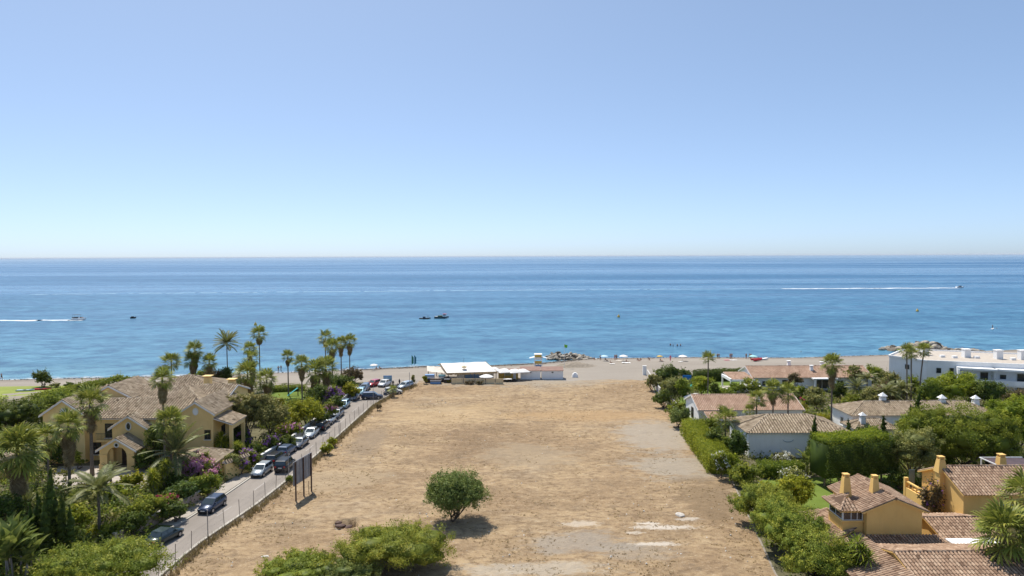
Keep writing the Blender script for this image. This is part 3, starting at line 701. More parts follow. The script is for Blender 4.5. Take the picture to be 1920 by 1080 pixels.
m, t, b = newmat('window_glass'); b.inputs['Base Color'].default_value = (0.02, 0.028, 0.035, 1); b.inputs['Roughness'].default_value = 0.08; b.inputs['Specular IOR Level'].default_value = 0.8; GLASS = m

class House:
    def __init__(s, name, label, cat, base, group=None):
        s.base = Vector(base); s.o = thing(name, label, cat, base, 0, group)
    def put(s, mb, name, mat, parent=None, smooth=False, rnd=False, kind=None):
        o = link(name, mb.mesh(name, smooth, rnd), mat, parent or s.o)
        if parent is None: o.location = -s.base
        if kind: o['kind'] = kind
        return o
    def box(s, name, mat, x0, x1, y0, y1, z0, z1, parent=None):
        return s.put(MB().box(x0, x1, y0, y1, z0, z1), name, mat, parent)
    # ---- tiled roof made of planes; each plane is a polygon whose first edge is the eave
    def roof(s, planes, tmat, pitch=0.42, thick=0.14, fascia=TRIM, ridges=(), name='roof'):
        mb = MB()
        for P in planes:
            P = [Vector(p) for p in P]; nn = (P[1]-P[0]).cross(P[-1]-P[0]).normalized()
            if nn.z < 0: nn = -nn
            mb.poly([p-nn*thick for p in P], thick-0.012, nn)
        ro = s.put(mb, name, fascia)
        rng = random.Random(hash((round(planes[0][0][0], 2), round(planes[0][0][1], 2))) & 0xffff)
        V = []; Qd = []; A = []
        for P in planes:
            P = [Vector(p) for p in P]; e = (P[1]-P[0]).normalized(); nn = e.cross(P[-1]-P[0]).normalized()
            if nn.z < 0: nn = -nn
            sl = nn.cross(e)
            if sl.z < 0: sl = -sl
            uv = [((p-P[0]).dot(e), (p-P[0]).dot(sl)) for p in P]
            # bedding under the tiles
            o0 = len(V); V += [tuple(p) for p in P]
            if len(P) == 4: Qd.append(tuple(range(o0, o0+4)))
            else: Qd.append((o0, o0+1, o0+2, o0+2)); 
            A.append(-0.6)
            u0 = min(q[0] for q in uv); u1 = max(q[0] for q in uv); ncol = max(1, int(round((u1-u0)/pitch))); pt = (u1-u0)/ncol
            for i in range(ncol):
                uc = u0+(i+0.5)*pt; hits = []
                for k in range(len(uv)):
                    (a0, b0), (a1, b1) = uv[k], uv[(k+1) % len(uv)]
                    if (a0-uc)*(a1-uc) < 0: hits.append(b0+(b1-b0)*(uc-a0)/(a1-a0))
                if len(hits) < 2: continue
                s0, s1 = min(hits), max(hits); nr = max(1, int(round((s1-s0)/0.46))); st = (s1-s0)/nr
                for r in range(nr):
                    sa = s0+r*st-(0.06 if r == 0 else 0.03); sb = s0+(r+1)*st; du = rng.uniform(-.012, .012); o0 = len(V); hw = pt*0.36
                    for (sv, lift, kx) in ((sa, 0.035+rng.uniform(0, .012), 1.0), (sb, 0.012, 0.86)):
                        c = P[0]+e*(uc+du)+sl*sv
                        for (dx, dz) in ((-1, 0.0), (-0.62, 0.62), (0.62, 0.62), (1, 0.0)): V.append(tuple(c+e*dx*hw*kx+nn*(lift+dz*hw*1.35)))
                    tint = min(1, max(0, rng.gauss(0.52, 0.16)))
                    Qd += [(o0, o0+1, o0+5, o0+4), (o0+1, o0+2, o0+6, o0+5), (o0+2, o0+3, o0+7, o0+6)]; A += [tint]*3
        tris = [q[:3] for q in Qd if q[2] == q[3]]; qa = [q for q in Qd if q[2] != q[3]]; ta = [a for q, a in zip(Qd, A) if q[2] == q[3]]; qq = [a for q, a in zip(Qd, A) if q[2] != q[3]]
        me = npmesh('roof_tiles', V, quads=qa, tris=tris, attr=qq+ta); to = link('roof_tiles', me, tmat, ro); to['kind'] = 'stuff'
        if ridges:
            mb = MB()
            for a, b in ridges:
                a, b = Vector(a), Vector(b); d = b-a; n = max(1, int(d.length/0.42))
                for k in range(n):
                    mb.rv = rng.random(); p, q = a+d*(k/n), a+d*((k+1.06)/n); mb.tube([p+Vector((0, 0, .05)), q+Vector((0, 0, .03))], [0.15, 0.125], 6)
            co = link('ridge_caps', mb.mesh('ridge_caps', rnd=True), tmat, ro); co['kind'] = 'stuff'
        return ro
    def gable(s, x0, x1, y0, y1, z0, ze, zr, axis, wmat, tmat, over=0.35, trim=True, walls=True, pitch=0.42, fascia=None, rake=0.25):
        fascia = fascia or TRIM
        if axis == 'y':
            xm = (x0+x1)/2; k = (zr-ze)/((x1-x0)/2); zo = ze-k*over
            if walls: s.put(MB().poly([(x0, y0, z0), (x1, y0, z0), (x1, y0, ze-.1), (xm, y0, zr-.1), (x0, y0, ze-.1)], y1-y0, (0, 1, 0)), 'wall', wmat)
            a, b = y0-rake, y1+rake
            pl = [[(x0-over, b, zo), (x0-over, a, zo), (xm, a, zr), (xm, b, zr)], [(x1+over, a, zo), (x1+over, b, zo), (xm, b, zr), (xm, a, zr)]]
            rg = [((xm, a, zr), (xm, b, zr))]
            if trim:
                for yy in (a-.05,):
                    for sg in (-1, 1):
                        xe = x0-over-.05 if sg < 0 else x1+over+.05
                        s.put(MB().poly([(xe, yy, zo-.22), (xm, yy, zr-.20), (xm, yy, zr+.03), (xe, yy, zo+.02)], 0.05, (0, 1, 0)), 'barge_board', fascia)
        else:
            ym = (y0+y1)/2; k = (zr-ze)/((y1-y0)/2); zo = ze-k*over
            if walls: s.put(MB().poly([(x0, y0, z0), (x0, y1, z0), (x0, y1, ze-.1), (x0, ym, zr-.1), (x0, y0, ze-.1)], x1-x0, (1, 0, 0)), 'wall', wmat)
            a, b = x0-rake, x1+rake
            pl = [[(a, y0-over, zo), (b, y0-over, zo), (b, ym, zr), (a, ym, zr)], [(b, y1+over, zo), (a, y1+over, zo), (a, ym, zr), (b, ym, zr)]]
            rg = [((a, ym, zr), (b, ym, zr))]
            if trim:
                for xx in (a-.05, b):
                    for sg in (-1, 1):
                        ye = y0-over-.05 if sg < 0 else y1+over+.05
                        s.put(MB().poly([(xx, ye, zo-.22), (xx, ym, zr-.20), (xx, ym, zr+.03), (xx, ye, zo+.02)], 0.05, (1, 0, 0)), 'barge_board', fascia)
        return s.roof(pl, tmat, pitch, fascia=fascia, ridges=rg)
    def hip(s, x0, x1, y0, y1, z0, ze, zr, wmat, tmat, over=0.4, walls=True, pitch=0.42, fascia=None, inset=None):
        if walls: s.box('wall', wmat, x0, x1, y0, y1, z0, ze-.02)
        X0, X1, Y0, Y1 = x0-over, x1+over, y0-over, y1+over
        if X1-X0 >= Y1-Y0:
            h = inset or (Y1-Y0)/2; ym = (Y0+Y1)/2; a, b = (X0+h, ym, zr), (X1-h, ym, zr)
            pl = [[(X0, Y0, ze), (X1, Y0, ze), b, a], [(X1, Y1, ze), (X0, Y1, ze), a, b], [(X0, Y1, ze), (X0, Y0, ze), a], [(X1, Y0, ze), (X1, Y1, ze), b]]
            rg = [(a, b), (a, (X0, Y0, ze)), (a, (X0, Y1, ze)), (b, (X1, Y0, ze)), (b, (X1, Y1, ze))]
        else:
            h = inset or (X1-X0)/2; xm = (X0+X1)/2; a, b = (xm, Y0+h, zr), (xm, Y1-h, zr)
            pl = [[(X0, Y1, ze), (X0, Y0, ze), a, b], [(X1, Y0, ze), (X1, Y1, ze), b, a], [(X0, Y0, ze), (X1, Y0, ze), a], [(X1, Y1, ze), (X0, Y1, ze), b]]
            rg = [(a, b), (a, (X0, Y0, ze)), (a, (X1, Y0, ze)), (b, (X0, Y1, ze)), (b, (X1, Y1, ze))]
        return s.roof(pl, tmat, pitch, fascia=fascia or TRIM, ridges=[(p, q) for p, q in rg if (Vector(p)-Vector(q)).length > .3])
    def window(s, x, y, z, w, h, face='-y', mull=1, frame=None, sill=True, bars=0):
        """framed window proud of the wall; x, y, z = middle of its foot on the wall plane"""
        frame = frame or WFRAME; d = 0.09
        def bx(mb, a0, a1, z0, z1, d0, d1):
            if face == '-y': mb.box(x+a0, x+a1, y-d1, y-d0, z+z0, z+z1)
            elif face == '+x': mb.box(x+d0, x+d1, y+a0, y+a1, z+z0, z+z1)
            else: mb.box(x-d1, x-d0, y+a0, y+a1, z+z0, z+z1)
        mb = MB(); f = 0.08
        bx(mb, -w/2, -w/2+f, 0, h, 0.002, d); bx(mb, w/2-f, w/2, 0, h, 0.002, d); bx(mb, -w/2+f, w/2-f, h-f, h, 0.002, d); bx(mb, -w/2+f, w/2-f, 0, f, 0.002, d)
        for k in range(1, mull+1): bx(mb, -w/2+w*k/(mull+1)-.03, -w/2+w*k/(mull+1)+.03, f, h-f, 0.002, d-.01)
        for k in range(1, bars+1): bx(mb, -w/2+f, w/2-f, h*k/(bars+1)-.02, h*k/(bars+1)+.02, 0.002, d-.02)
        wo = s.put(mb, 'window', frame)
        mb = MB(); bx(mb, -w/2+f, w/2-f, f, h-f, 0.001, 0.03); s.put(mb, 'pane', GLASS, wo)
        if sill: mb = MB(); bx(mb, -w/2-.1, w/2+.1, -.1, -.005, 0.002, 0.18); s.put(mb, 'sill', TRIM, wo)
        return wo
    def oval(s, x, y, z, rx, rz, mat=None):
        mb = MB(); n = 20; V = []; Fc = []
        for k in range(n):
            a = 2*math.pi*k/n; c, q = math.cos(a), math.sin(a)
            V += [(x+rx*c, y-.01, z+rz*q), (x+rx*c, y-.1, z+rz*q), (x+(rx-.13)*c, y-.1, z+(rz-.13)*q), (x+(rx-.13)*c, y-.01, z+(rz-.13)*q)]
        for k in range(n):
            a, b = 4*k, 4*((k+1) % n); Fc += [(a, a+1, b+1, b), (a+1, a+2, b+2, b+1), (a+2, a+3, b+3, b+2)]
        mb.add(V, Fc); wo = s.put(mb, 'window', TRIM)
        mb = MB(); mb.add([(x+(rx-.12)*math.cos(2*math.pi*k/n), y-.03, z+(rz-.12)*math.sin(2*math.pi*k/n)) for k in range(n)], [tuple(range(n))]); s.put(mb, 'pane', mat or GLASS, wo)
    def chimney(s, x, y, z0, z1, w, mat, taper=0.75, cap='flat', capmat=None):
        t2 = w*taper; mb = MB(); zc = z1-0.35
        mb.add([(x-w/2, y-w/2, z0), (x+w/2, y-w/2, z0), (x+w/2, y+w/2, z0), (x-w/2, y+w/2, z0), (x-t2/2, y-t2/2, zc), (x+t2/2, y-t2/2, zc), (x+t2/2, y+t2/2, zc), (x-t2/2, y+t2/2, zc)], [(3, 2, 1, 0), (4, 5, 6, 7), (0, 1, 5, 4), (1, 2, 6, 5), (2, 3, 7, 6), (3, 0, 4, 7)])
        c = s.put(mb, 'chimney', mat); k = t2*(0.72 if taper > .65 else 0.52); mb = MB()
        for sx in (-1, 1):
            for sy in (-1, 1): mb.box(x+sx*t2*.36-.06, x+sx*t2*.36+.06, y+sy*t2*.36-.06, y+sy*t2*.36+.06, zc+.005, z1-.1)
        mb.box(x-t2*.26, x+t2*.26, y-t2*.26, y+t2*.26, zc+.006, z1-.12)
        if cap == 'flat': mb.box(x-k, x+k, y-k, y+k, z1-.095, z1)
        else: mb.add([(x-k, y-k, z1-.095), (x+k, y-k, z1-.095), (x+k, y+k, z1-.095), (x-k, y+k, z1-.095), (x, y, z1+k*.9)], [(3, 2, 1, 0), (0, 1, 4), (1, 2, 4), (2, 3, 4), (3, 0, 4)])
        s.put(mb, 'chimney_cap', capmat or mat, c)
def arch_wall(x0, x1, z0, ztop, ax0, ax1, zs, y0, t, apex=None, ax='x'):
    """wall with an arched opening, outline traced round the arch; ax='y' lays it along y"""
    r = (ax1-ax0)/2; c = (ax0+ax1)/2; arc = [(c-r*math.cos(math.pi*k/12), zs+r*math.sin(math.pi*k/12)*0.95) for k in range(13)]
    P = [(x0, z0), (ax0, z0)]+arc+[(ax1, z0), (x1, z0), (x1, ztop)]+([(apex[0], apex[1])] if apex else [])+[(x0, ztop)]
    mb = MB()
    if ax == 'x': mb.poly([(p[0], y0, p[1]) for p in P], t, (0, 1, 0))
    else: mb.poly([(y0, p[0], p[1]) for p in P], t, (1, 0, 0))
    return mb

# ---------------------------------------------------------------- yellow mansion on the left
h = House('mansion', 'large ochre mansion with grey-brown tiled gables and an arched entrance porch', 'house', (-55.5, 104, 0))
h.gable(-62.4, -49.2, 101.5, 111.5, 0, 6.55, 8.2, 'x', OCHRE, T_OLD, over=0.6, trim=False)
h.gable(-68.4, -62.4, 100.0, 110.5, 0, 7.3, 9.35, 'y', OCHRE, T_OLD, over=0.4)
h.gable(-49.1, -44.1, 101.0, 111.8, 0, 7.15, 8.75, 'y', OCHRE, T_OLD, over=0.35)
h.gable(-66.6, -45.4, 108.6, 118.0, 0.1, 7.6, 9.05, 'x', OCHRE, T_OLD, over=0.4)
h.gable(-66.6, -59.9, 107.9, 116.2, 0.2, 8.2, 9.95, 'y', OCHRE, T_OLD, over=0.4)
h.hip(-58.3, -48.6, 107.3, 116.0, 6.0, 7.7, 9.2, OCHRE, T_OLD, over=0.3)
h.hip(-61.5, -50.0, 115.3, 122.5, 0.3, 8.0, 9.65, OCHRE, T_OLD, over=0.4, inset=5.7)
a = W(210, 800, 99.6); b2 = W(272, 800, 99.6)
h.gable(a.x, b2.x, 99.6, 104.5, 0.15, 5.45, 7.05, 'y', OCHRE, T_OLD, over=0.45)
# porch with arched openings
pa = W(185, 800, 96.6).x; pb = W(250, 800, 96.6).x; pm = (pa+pb)/2
h.put(arch_wall(pa, pb, 0, 3.05, pa+1.05, pb-1.05, 2.05, 96.6, 0.5, (pm, 4.35)), 'porch_front', OCHRE)
for xx in (pa+.003, pb-.503): h.put(arch_wall(97.103, 99.55, 0, 2.9, 97.6, 99.1, 1.9, xx, 0.5, None, 'y'), 'porch_side', OCHRE)
for xx in (pa, pb):
    for sg in ((0.0, 1.0) if xx == pa else (-1.0, 0.0)):
        pass
for x0, x1 in ((pa-.08, pa+1.0), (pb-1.0, pb+.08)):
    h.box('plinth', OCHRE, x0, x1, 96.5, 97.2, 0, 0.85); h.box('capital', OCHRE, x0, x1, 96.5, 97.2, 2.12, 2.3)
h.gable(pa, pb, 96.6, 99.5, 3, 3.05, 4.55, 'y', OCHRE, T_OLD, over=0.4, walls=False)
h.oval(pm, 96.6, 3.62, 0.36, 0.36); h.oval((a.x+b2.x)/2, 99.6, 5.55, 0.42, 0.62)
h.oval(-65.4, 100.0, 7.55, 0.45, 0.62, WHITE); h.oval(-46.6, 101.0, 7.35, 0.42, 0.55, WHITE)
h.box('door', DWOOD, pm-.9, pm+.9, 99.44, 99.59, 0, 2.6)
for (x, y, z, w, hh) in [(-59.6, 101.5, 3.4, 1.3, 2.1), (-58.4+2.2, 101.5, 3.4, 1.2, 2.1), (-61.5, 101.5, 0.9, 1.2, 1.8), (-50.9, 101.5, 3.4, 1.2, 2.0), (-51.2, 101.5, 0.7, 1.3, 1.8), (-44.9, 101.0, 3.2, 0.9, 1.4), (-66.9, 100, 1.0, 1.1, 1.6), (-64.0, 100, 3.6, 1.0, 1.5)]:
    h.window(x, y, z, w, hh, frame=DWOOD, bars=2)
h.window(-44.1, 104.5, 3.0, 1.3, 1.5, '+x', frame=DWOOD); h.window(-44.1, 108.5, 0.9, 1.5, 2.0, '+x', frame=DWOOD)
# balcony beside the entrance
h.box('balcony_slab', OCHRE, -61.0, -58.5, 100.3, 101.49, 3.1, 3.3)
mb = MB()
for k in range(13): mb.tube([(-60.95+k*.2, 100.35, 3.305), (-60.95+k*.2, 100.35, 4.25)], .018, 4)
mb.box(-61.0, -58.5, 100.32, 100.38, 4.25, 4.31); h.put(mb, 'balcony_railing', METAL_D)
# little porch on the east side
h.roof([[(-41.3, 101.2, 5.35), (-41.3, 106.6, 5.35), (-44.15, 106.6, 6.3), (-44.15, 101.2, 6.3)]], T_OLD, name='roof')
h.put(MB().box(-41.9, -41.45, 101.4, 101.85, 0, 5.3).box(-41.9, -41.45, 105.9, 106.35, 0, 5.3).box(-41.9, -41.45, 101.851, 105.899, 4.6, 5.28), 'porch_column', OCHRE)
# side door canopy on the left wing
h.gable(-68.3, -66.3, 98.6, 99.99, 3.6, 5.0, 5.75, 'y', OCHRE, T_OLD, over=0.25)
h.chimney(W(390, 715, 116).x, 116, 7.8, W(390, 704, 116).z, 1.05, OCHRE, 0.95)
h.chimney(W(435, 718, 114.5).x, 114.5, 7.8, W(435, 710, 114.5).z, 1.05, OCHRE, 0.95)
# gate lodge, outbuilding
g0 = G(309, 882, 2.4); g1 = G(419, 858, 2.4)
h = House('gate_lodge', 'small lodge with hipped brown tile roof behind the pink bougainvillea', 'house', (-43, 94, 0))
h.hip(-45.6, -40.3, 90.6, 97.4, 0, 2.4, 3.7, OCHRE, T_OLD, over=0.45)
h.window(-42, 90.6, 0.9, 1.0, 1.0, frame=DWOOD)
h = House('outbuilding', 'low ochre outbuilding with a grey tiled roof left of the mansion', 'house', (-71.5, 92, 0))
h.gable(-77.5, -69.5, 87.5, 95.5, 0, 2.5, 4.1, 'y', OCHRE, T_OLD, over=0.4)
h.window(-73, 87.5, 0.9, 1.2, 1.2, frame=DWOOD)
# ochre garden wall by the gate, pinkish wall along the verge
h = House('gate_wall', 'ochre garden wall with tiled top beside the driveway gate', 'wall', (-37.9, 93.5, 0))
h.put(MB().poly([(-38.6, 92.0, 0), (-36.9, 95.6, 0), (-36.9, 95.6, 2.3), (-38.6, 92.0, 2.3)], 0.35, (-0.9, 0.43, 0)), 'wall', OCHRE)
h.roof([[(-38.45, 91.8, 2.32), (-36.7, 95.6, 2.32), (-37.0, 95.8, 2.62), (-38.75, 91.95, 2.62)], [(-37.3, 96.0, 2.32), (-39.1, 92.1, 2.32), (-38.75, 91.95, 2.62), (-37.0, 95.8, 2.62)]], T_OLD, name='wall_cap')
PINKW = surf('pink_render', (0.46, 0.33, 0.26), (0.54, 0.41, 0.33), 1.0, 0.9, 0.1)
h = House('garden_wall', 'low faded pink garden wall under the hedge beside the grass verge', 'wall', (-40.3, 77, 0))
WL = [(-41.6, 71.2), (-40.6, 75.0), (-39.4, 79.5), (-38.6, 84.0), (-38.2, 88.5)]
h.put(strip(WL, 0, 0.3, 0, 1.15), 'wall', PINKW); h.put(strip(WL, -0.05, 0.35, 1.152, 1.25), 'coping', conc)
h = House('garden_wall', 'pale garden wall behind the row of parked cars', 'wall', (-35.2, 125, 0))
WL = [(-36.4, 99.0), (-35.2, 109.2), (-34.6, 134), (-34.2, 152)]
h.put(strip(WL, 0, 0.3, 0, 1.3), 'wall', conc); h.put(strip(WL, -0.05, 0.35, 1.302, 1.4), 'coping', TRIM)

# ---------------------------------------------------------------- white houses on the right
h = House('beach_villa', 'long low white villa with terracotta roof nearest the beach', 'house', (66, 157, 0))
h.gable(53.2, 79.5, 152.3, 161.0, 0, 3.1, 4.75, 'x', WHITE, T_TERRA, over=0.5, pitch=0.34)
h.roof([[(48.0, 150.8, 2.75), (53.0, 150.8, 2.75), (53.0, 157.0, 3.35), (48.0, 157.0, 3.35)]], T_TERRA, pitch=0.34, name='veranda_roof')
h.put(MB().box(47.7, 48.0, 150.6, 157.2, 2.35, 2.95), 'veranda_beam', WHITE); h.put(MB().box(48.0, 53.0, 150.45, 150.75, 2.35, 2.72), 'veranda_beam', WHITE)
for (x, y) in ((47.85, 150.6), (47.85, 156.8), (50.4, 150.6), (52.6, 150.6)): h.box('column', WHITE, x-.15, x+.15, y-.15, y+.15, 0, 2.35)
h.box('terrace', conc, 47.4, 53.1, 149.6, 157.5, 0.02, 0.14)
for (x, w, hh) in ((56, 1.6, 1.2), (60.3, 1.2, 2.0), (68.5, 3.2, 2.1), (72.5, 1.6, 1.3), (76.5, 1.4, 1.3)): h.window(x, 152.3, 0.35 if hh > 1.9 else 1.0, w, hh, frame=DWOOD if w < 1.4 else WFRAME)
h.box('column', WHITE, 66.2, 66.55, 150.6, 150.95, 0, 2.7); h.box('column', WHITE, 70.6, 70.95, 150.6, 150.95, 0, 2.7); h.box('porch_beam', WHITE, 65.9, 71.2, 150.5, 152.2, 2.705, 2.95)
h.chimney(63.6, 158.5, 4.0, 5.7, 0.8, WHITE); h.chimney(67.2, 154.8, 3.4, 5.2, 0.75, WHITE); h.chimney(71.3, 158.7, 3.8, 5.4, 0.8, WHITE)
h = House('villa', 'white bungalow with salmon tiled roof in the middle of the right gardens', 'house', (42, 126, 0))
h.gable(32.9, 51.2, 121.3, 130.4, 0, 2.85, 4.5, 'x', WHITE, T_TERRA, over=0.4, pitch=0.32)
h.roof([[(33.6, 117.6, 1.95), (38.0, 117.6, 1.95), (38.0, 121.2, 2.55), (33.6, 121.2, 2.55)]], T_TERRA, pitch=0.32, name='porch_roof')
for x in (33.8, 35.8, 37.8): h.box('column', WHITE, x-.12, x+.12, 117.6, 117.84, 0, 1.85)
h.window(39.0, 121.3, 0.5, 1.0, 1.9, frame=DWOOD); h.window(44.7, 121.3, 0.9, 2.6, 1.2, mull=3); h.window(47.9, 121.3, 0.9, 1.6, 1.2); h.window(35.6, 121.3, 0.6, 1.4, 1.7, frame=DWOOD)
mb = MB()
for k in range(5): mb.box(40.3+k*.22, 40.36+k*.22, 120.6, 120.7, 0.3, 2.4)
for k in range(8): mb.box(40.3, 41.24, 120.58, 120.598, 0.35+k*.28, 0.43+k*.28)
h.put(mb, 'lattice_screen', WHITE); h.chimney(44.0, 123.2, 3.2, 4.9, 0.75, WHITE)
h.window(32.9, 125.5, 0.3, 1.4, 2.0, '-x', frame=DWOOD)
h = House('pool_house', 'white block house with hipped tile roof and a grey crescent on its blank wall', 'house', (42, 105.5, 0))
h.hip(34.9, 49.6, 101.4, 110.2, 0, 3.75, 5.45, WHITE, T_OLD, over=0.35, pitch=0.42)
pc = W(1478, 826, 101.3); mb = MB(); n = 14; V = []; Fc = []
for k in range(n+1):
    a = math.pi*(1.05+0.9*k/n); w = 0.13*math.sin(math.pi*k/n)+0.02
    for (r, yy) in ((0.85, 101.36), (0.85-w, 101.36), (0.85-w, 101.405), (0.85, 101.405)): V.append((pc.x+r*math.cos(a), yy-.05, pc.z+0.25+r*0.62*math.sin(a)))
for k in range(n):
    for q in range(4): Fc.append((4*k+q, 4*k+(q+1) % 4, 4*k+4+(q+1) % 4, 4*k+4+q))
mb.add(V, Fc); h.put(mb, 'wall_ornament', surf('blue_grey_paint', (0.28, 0.33, 0.4), (0.36, 0.41, 0.47), 2))
h.window(34.9, 105, 0.9, 1.2, 1.3, '-x')
h = House('villa', 'white house with weathered hip roof and three white pointed chimneys', 'house', (66, 118, 0))
h.hip(56.2, 80.5, 113.5, 120.8, 0, 3.45, 5.0, WHITE, T_OLD, over=0.4, pitch=0.32)
h.hip(54.4, 61.2, 108.8, 113.0, 0, 2.35, 3.5, WHITE, T_OLD, over=0.3, pitch=0.32)
for (u, vt, y, z0) in ((1655, 741, 117.6, 4.0), (1766, 745, 117.0, 4.0), (1829, 746, 117.0, 4.0)): h.chimney(W(u, 750, y).x, y, z0, W(u, vt, y).z, 0.95, WHITE, 0.85, 'point')
h.chimney(W(1617, 780, 110).x, 110, 2.6, 4.4, 0.8, WHITE, 0.85, 'point')
h.window(56.2, 117, 1, 1.2, 1.4, '-x'); h.window(58.2, 113.5, 2.0, 0.9, 1.0); h.window(64.0, 113.5, 1.2, 1.4, 1.4)
# ---------------------------------------------------------------- white apartment block
h = House('apartment_block', 'white flat-roofed apartment block with balconies by the beach', 'building', (105, 152, 0))
ROOF = surf('roof_gravel', (0.42, 0.36, 0.30), (0.52, 0.46, 0.385), 1.2, 0.95, 0.1)
CA, CB = Vector((90.3, 150.0)), Vector((140.0, 131.9)); tx = (CB-CA).normalized(); ty = Vector((-tx.y, tx.x))
def AP(l, d): q = CA+tx*l+ty*d; return (q.x, q.y)
h.put(MB().prism([AP(0, 0), AP(52, 0), AP(52, 17), AP(-1, 20), AP(-6.4, 6.2)], 0, 6.6), 'wall', WHITE)
h.put(MB().prism([AP(.25, .3), AP(51.8, .3), AP(51.8, 16.7), AP(-.8, 19.6), AP(-6.0, 6.3)], 6.602, 6.72), 'roof_deck', ROOF)
for (p, q) in ((AP(0, 0), AP(-6.4, 6.2)), (AP(0, 0), AP(52, 0)), (AP(-6.4, 6.2), AP(-1, 20)), (AP(-1, 20), AP(52, 17))):
    dd = (Vector(q)-Vector(p)).normalized()*0.0; h.put(strip([p, q], -0.02, 0.24, 6.605, 6.98) if p != AP(-6.4, 6.2) or True else None, 'parapet', WHITE)
for k in range(7):      # projecting eaves in stepped bays
    l0 = 5.4+k*6.6; h.put(MB().prism([AP(l0, -0.05), AP(l0+7.0, -0.05), AP(l0+7.0, -2.6), AP(l0+1.0, -2.2), AP(l0, -1.4)], 5.55, 5.95), 'eave_slab', WHITE)
    h.put(MB().prism([AP(l0, -0.05), AP(l0+.3, -0.05), AP(l0+.3, -2.0), AP(l0, -1.6)], 0, 5.545), 'fin_wall', WHITE)
    h.put(MB().prism([AP(l0+.5, -0.06), AP(l0+7.0, -0.06), AP(l0+7.0, -2.5), AP(l0+3.2, -2.9), AP(l0+.5, -2.2)], 2.45, 2.7), 'balcony_floor', WHITE)
    h.put(strip([AP(l0+.5, -2.25), AP(l0+3.2, -2.95), AP(l0+7.0, -2.55)], -.1, .1, 2.705, 3.7), 'balcony_front', WHITE)
    for (ll, z, w, hh) in ((2.0, 3.55, 1.3, 1.1), (5.2, 2.8, 1.6, 2.2), (2.0, 0.9, 1.3, 1.1), (5.2, 0.2, 1.6, 2.1)):
        q = AP(l0+ll, -0.05); mb = MB(); mb.prism([AP(l0+ll-w/2, -.03), AP(l0+ll+w/2, -.03), AP(l0+ll+w/2, -.12), AP(l0+ll-w/2, -.12)], z, z+hh); wo = h.put(mb, 'window', WFRAME)
        mb = MB(); mb.prism([AP(l0+ll-w/2+.1, -.125), AP(l0+ll+w/2-.1, -.125), AP(l0+ll+w/2-.1, -.15), AP(l0+ll-w/2+.1, -.15)], z+.1, z+hh-.1); h.put(mb, 'pane', GLASS, wo)
for (l0, z, w, hh) in ((2.2, 4.2, 1.1, 1.3), (4.6, 3.7, 1.0, 1.9)):
    mb = MB(); mb.prism([AP(l0-w/2, -.03), AP(l0+w/2, -.03), AP(l0+w/2, -.12), AP(l0-w/2, -.12)], z, z+hh); wo = h.put(mb, 'window', WFRAME); mb = MB(); mb.prism([AP(l0-w/2+.1, -.125), AP(l0+w/2-.1, -.125), AP(l0+w/2-.1, -.15), AP(l0-w/2+.1, -.15)], z+.1, z+hh-.1); h.put(mb, 'pane', GLASS, wo)
q0 = Vector(AP(-3.2, 3.1)); ed = (Vector(AP(-6.4, 6.2))-Vector(AP(0, 0))).normalized(); en = Vector((ed.y, -ed.x)) if Vector((ed.y, -ed.x)).dot(Vector((-1, -1))) > 0 else Vector((-ed.y, ed.x))
mb = MB(); mb.prism([tuple(q0-ed*.6+en*.02), tuple(q0+ed*.6+en*.02), tuple(q0+ed*.6+en*.12), tuple(q0-ed*.6+en*.12)], 4.3, 5.5); wo = h.put(mb, 'window', WFRAME)
mb = MB(); mb.prism([tuple(q0-ed*.5+en*.125), tuple(q0+ed*.5+en*.125), tuple(q0+ed*.5+en*.15), tuple(q0-ed*.5+en*.15)], 4.4, 5.4); h.put(mb, 'pane', GLASS, wo)
for (l, d, w, hh) in ((1.5, 11, 1.5, 1.9), (9.5, 9.5, 1.4, 1.8), (15.5, 9, 1.4, 1.9), (20.2, 9.5, 1.5, 2.0), (22.6, 8.4, 1.3, 1.7), (29, 9, 1.4, 1.9), (37, 9, 1.4, 1.9)):
    q = AP(l, d); h.put(MB().box(q[0]-w/2, q[0]+w/2, q[1]-.6, q[1]+.6, 6.722, 6.72+hh), 'roof_stack', WHITE); h.put(MB().box(q[0]-w/2-.1, q[0]+w/2+.1, q[1]-.7, q[1]+.7, 6.725+hh, 6.85+hh), 'stack_cap', WHITE)
for (l, d) in ((4.5, 8), (6.8, 7.5), (11.3, 8.5), (18, 8), (24.8, 7.5), (26, 8.5)):
    q = AP(l, d); h.put(MB().box(q[0]-.5, q[0]+.5, q[1]-.35, q[1]+.35, 6.722, 7.2), 'rooftop_unit', WHITE)
sa = Vector(AP(20.0, -8.0)); sb = Vector(AP(24.0, -3.4)); mb = MB()
for k in range(10):
    f0, f1 = k/10, (k+1)/10; p, q = sa.lerp(sb, f0), sa.lerp(sb, f1); nn = Vector((-(sb-sa).y, (sb-sa).x)).normalized()*0.8; mb.prism([tuple(p-nn), tuple(q-nn), tuple(q+nn), tuple(p+nn)], 0, 0.27*(k+1))
h.put(mb, 'outside_stair', WHITE)
nn = Vector((-(sb-sa).y, (sb-sa).x)).normalized()
for sg in (-.95, .83):
    p, q = sa+nn*sg, sb+nn*sg; h.put(MB().poly([(p.x, p.y, 0), (q.x, q.y, 0), (q.x, q.y, 3.6), (p.x, p.y, 1.0)], 0.12, (nn.x, nn.y, 0)), 'stair_parapet', WHITE)

# ---------------------------------------------------------------- amber house in the right foreground
h = House('amber_house', 'amber yellow house with brown tiled roofs and tapered chimneys in the right corner', 'house', (42, 69, 0))
h.gable(34.25, 39.6, 66.0, 73.0, 0, 5.35, 6.45, 'y', AMBER, T_RED, over=0.55, pitch=0.32, trim=False, fascia=AMBER)
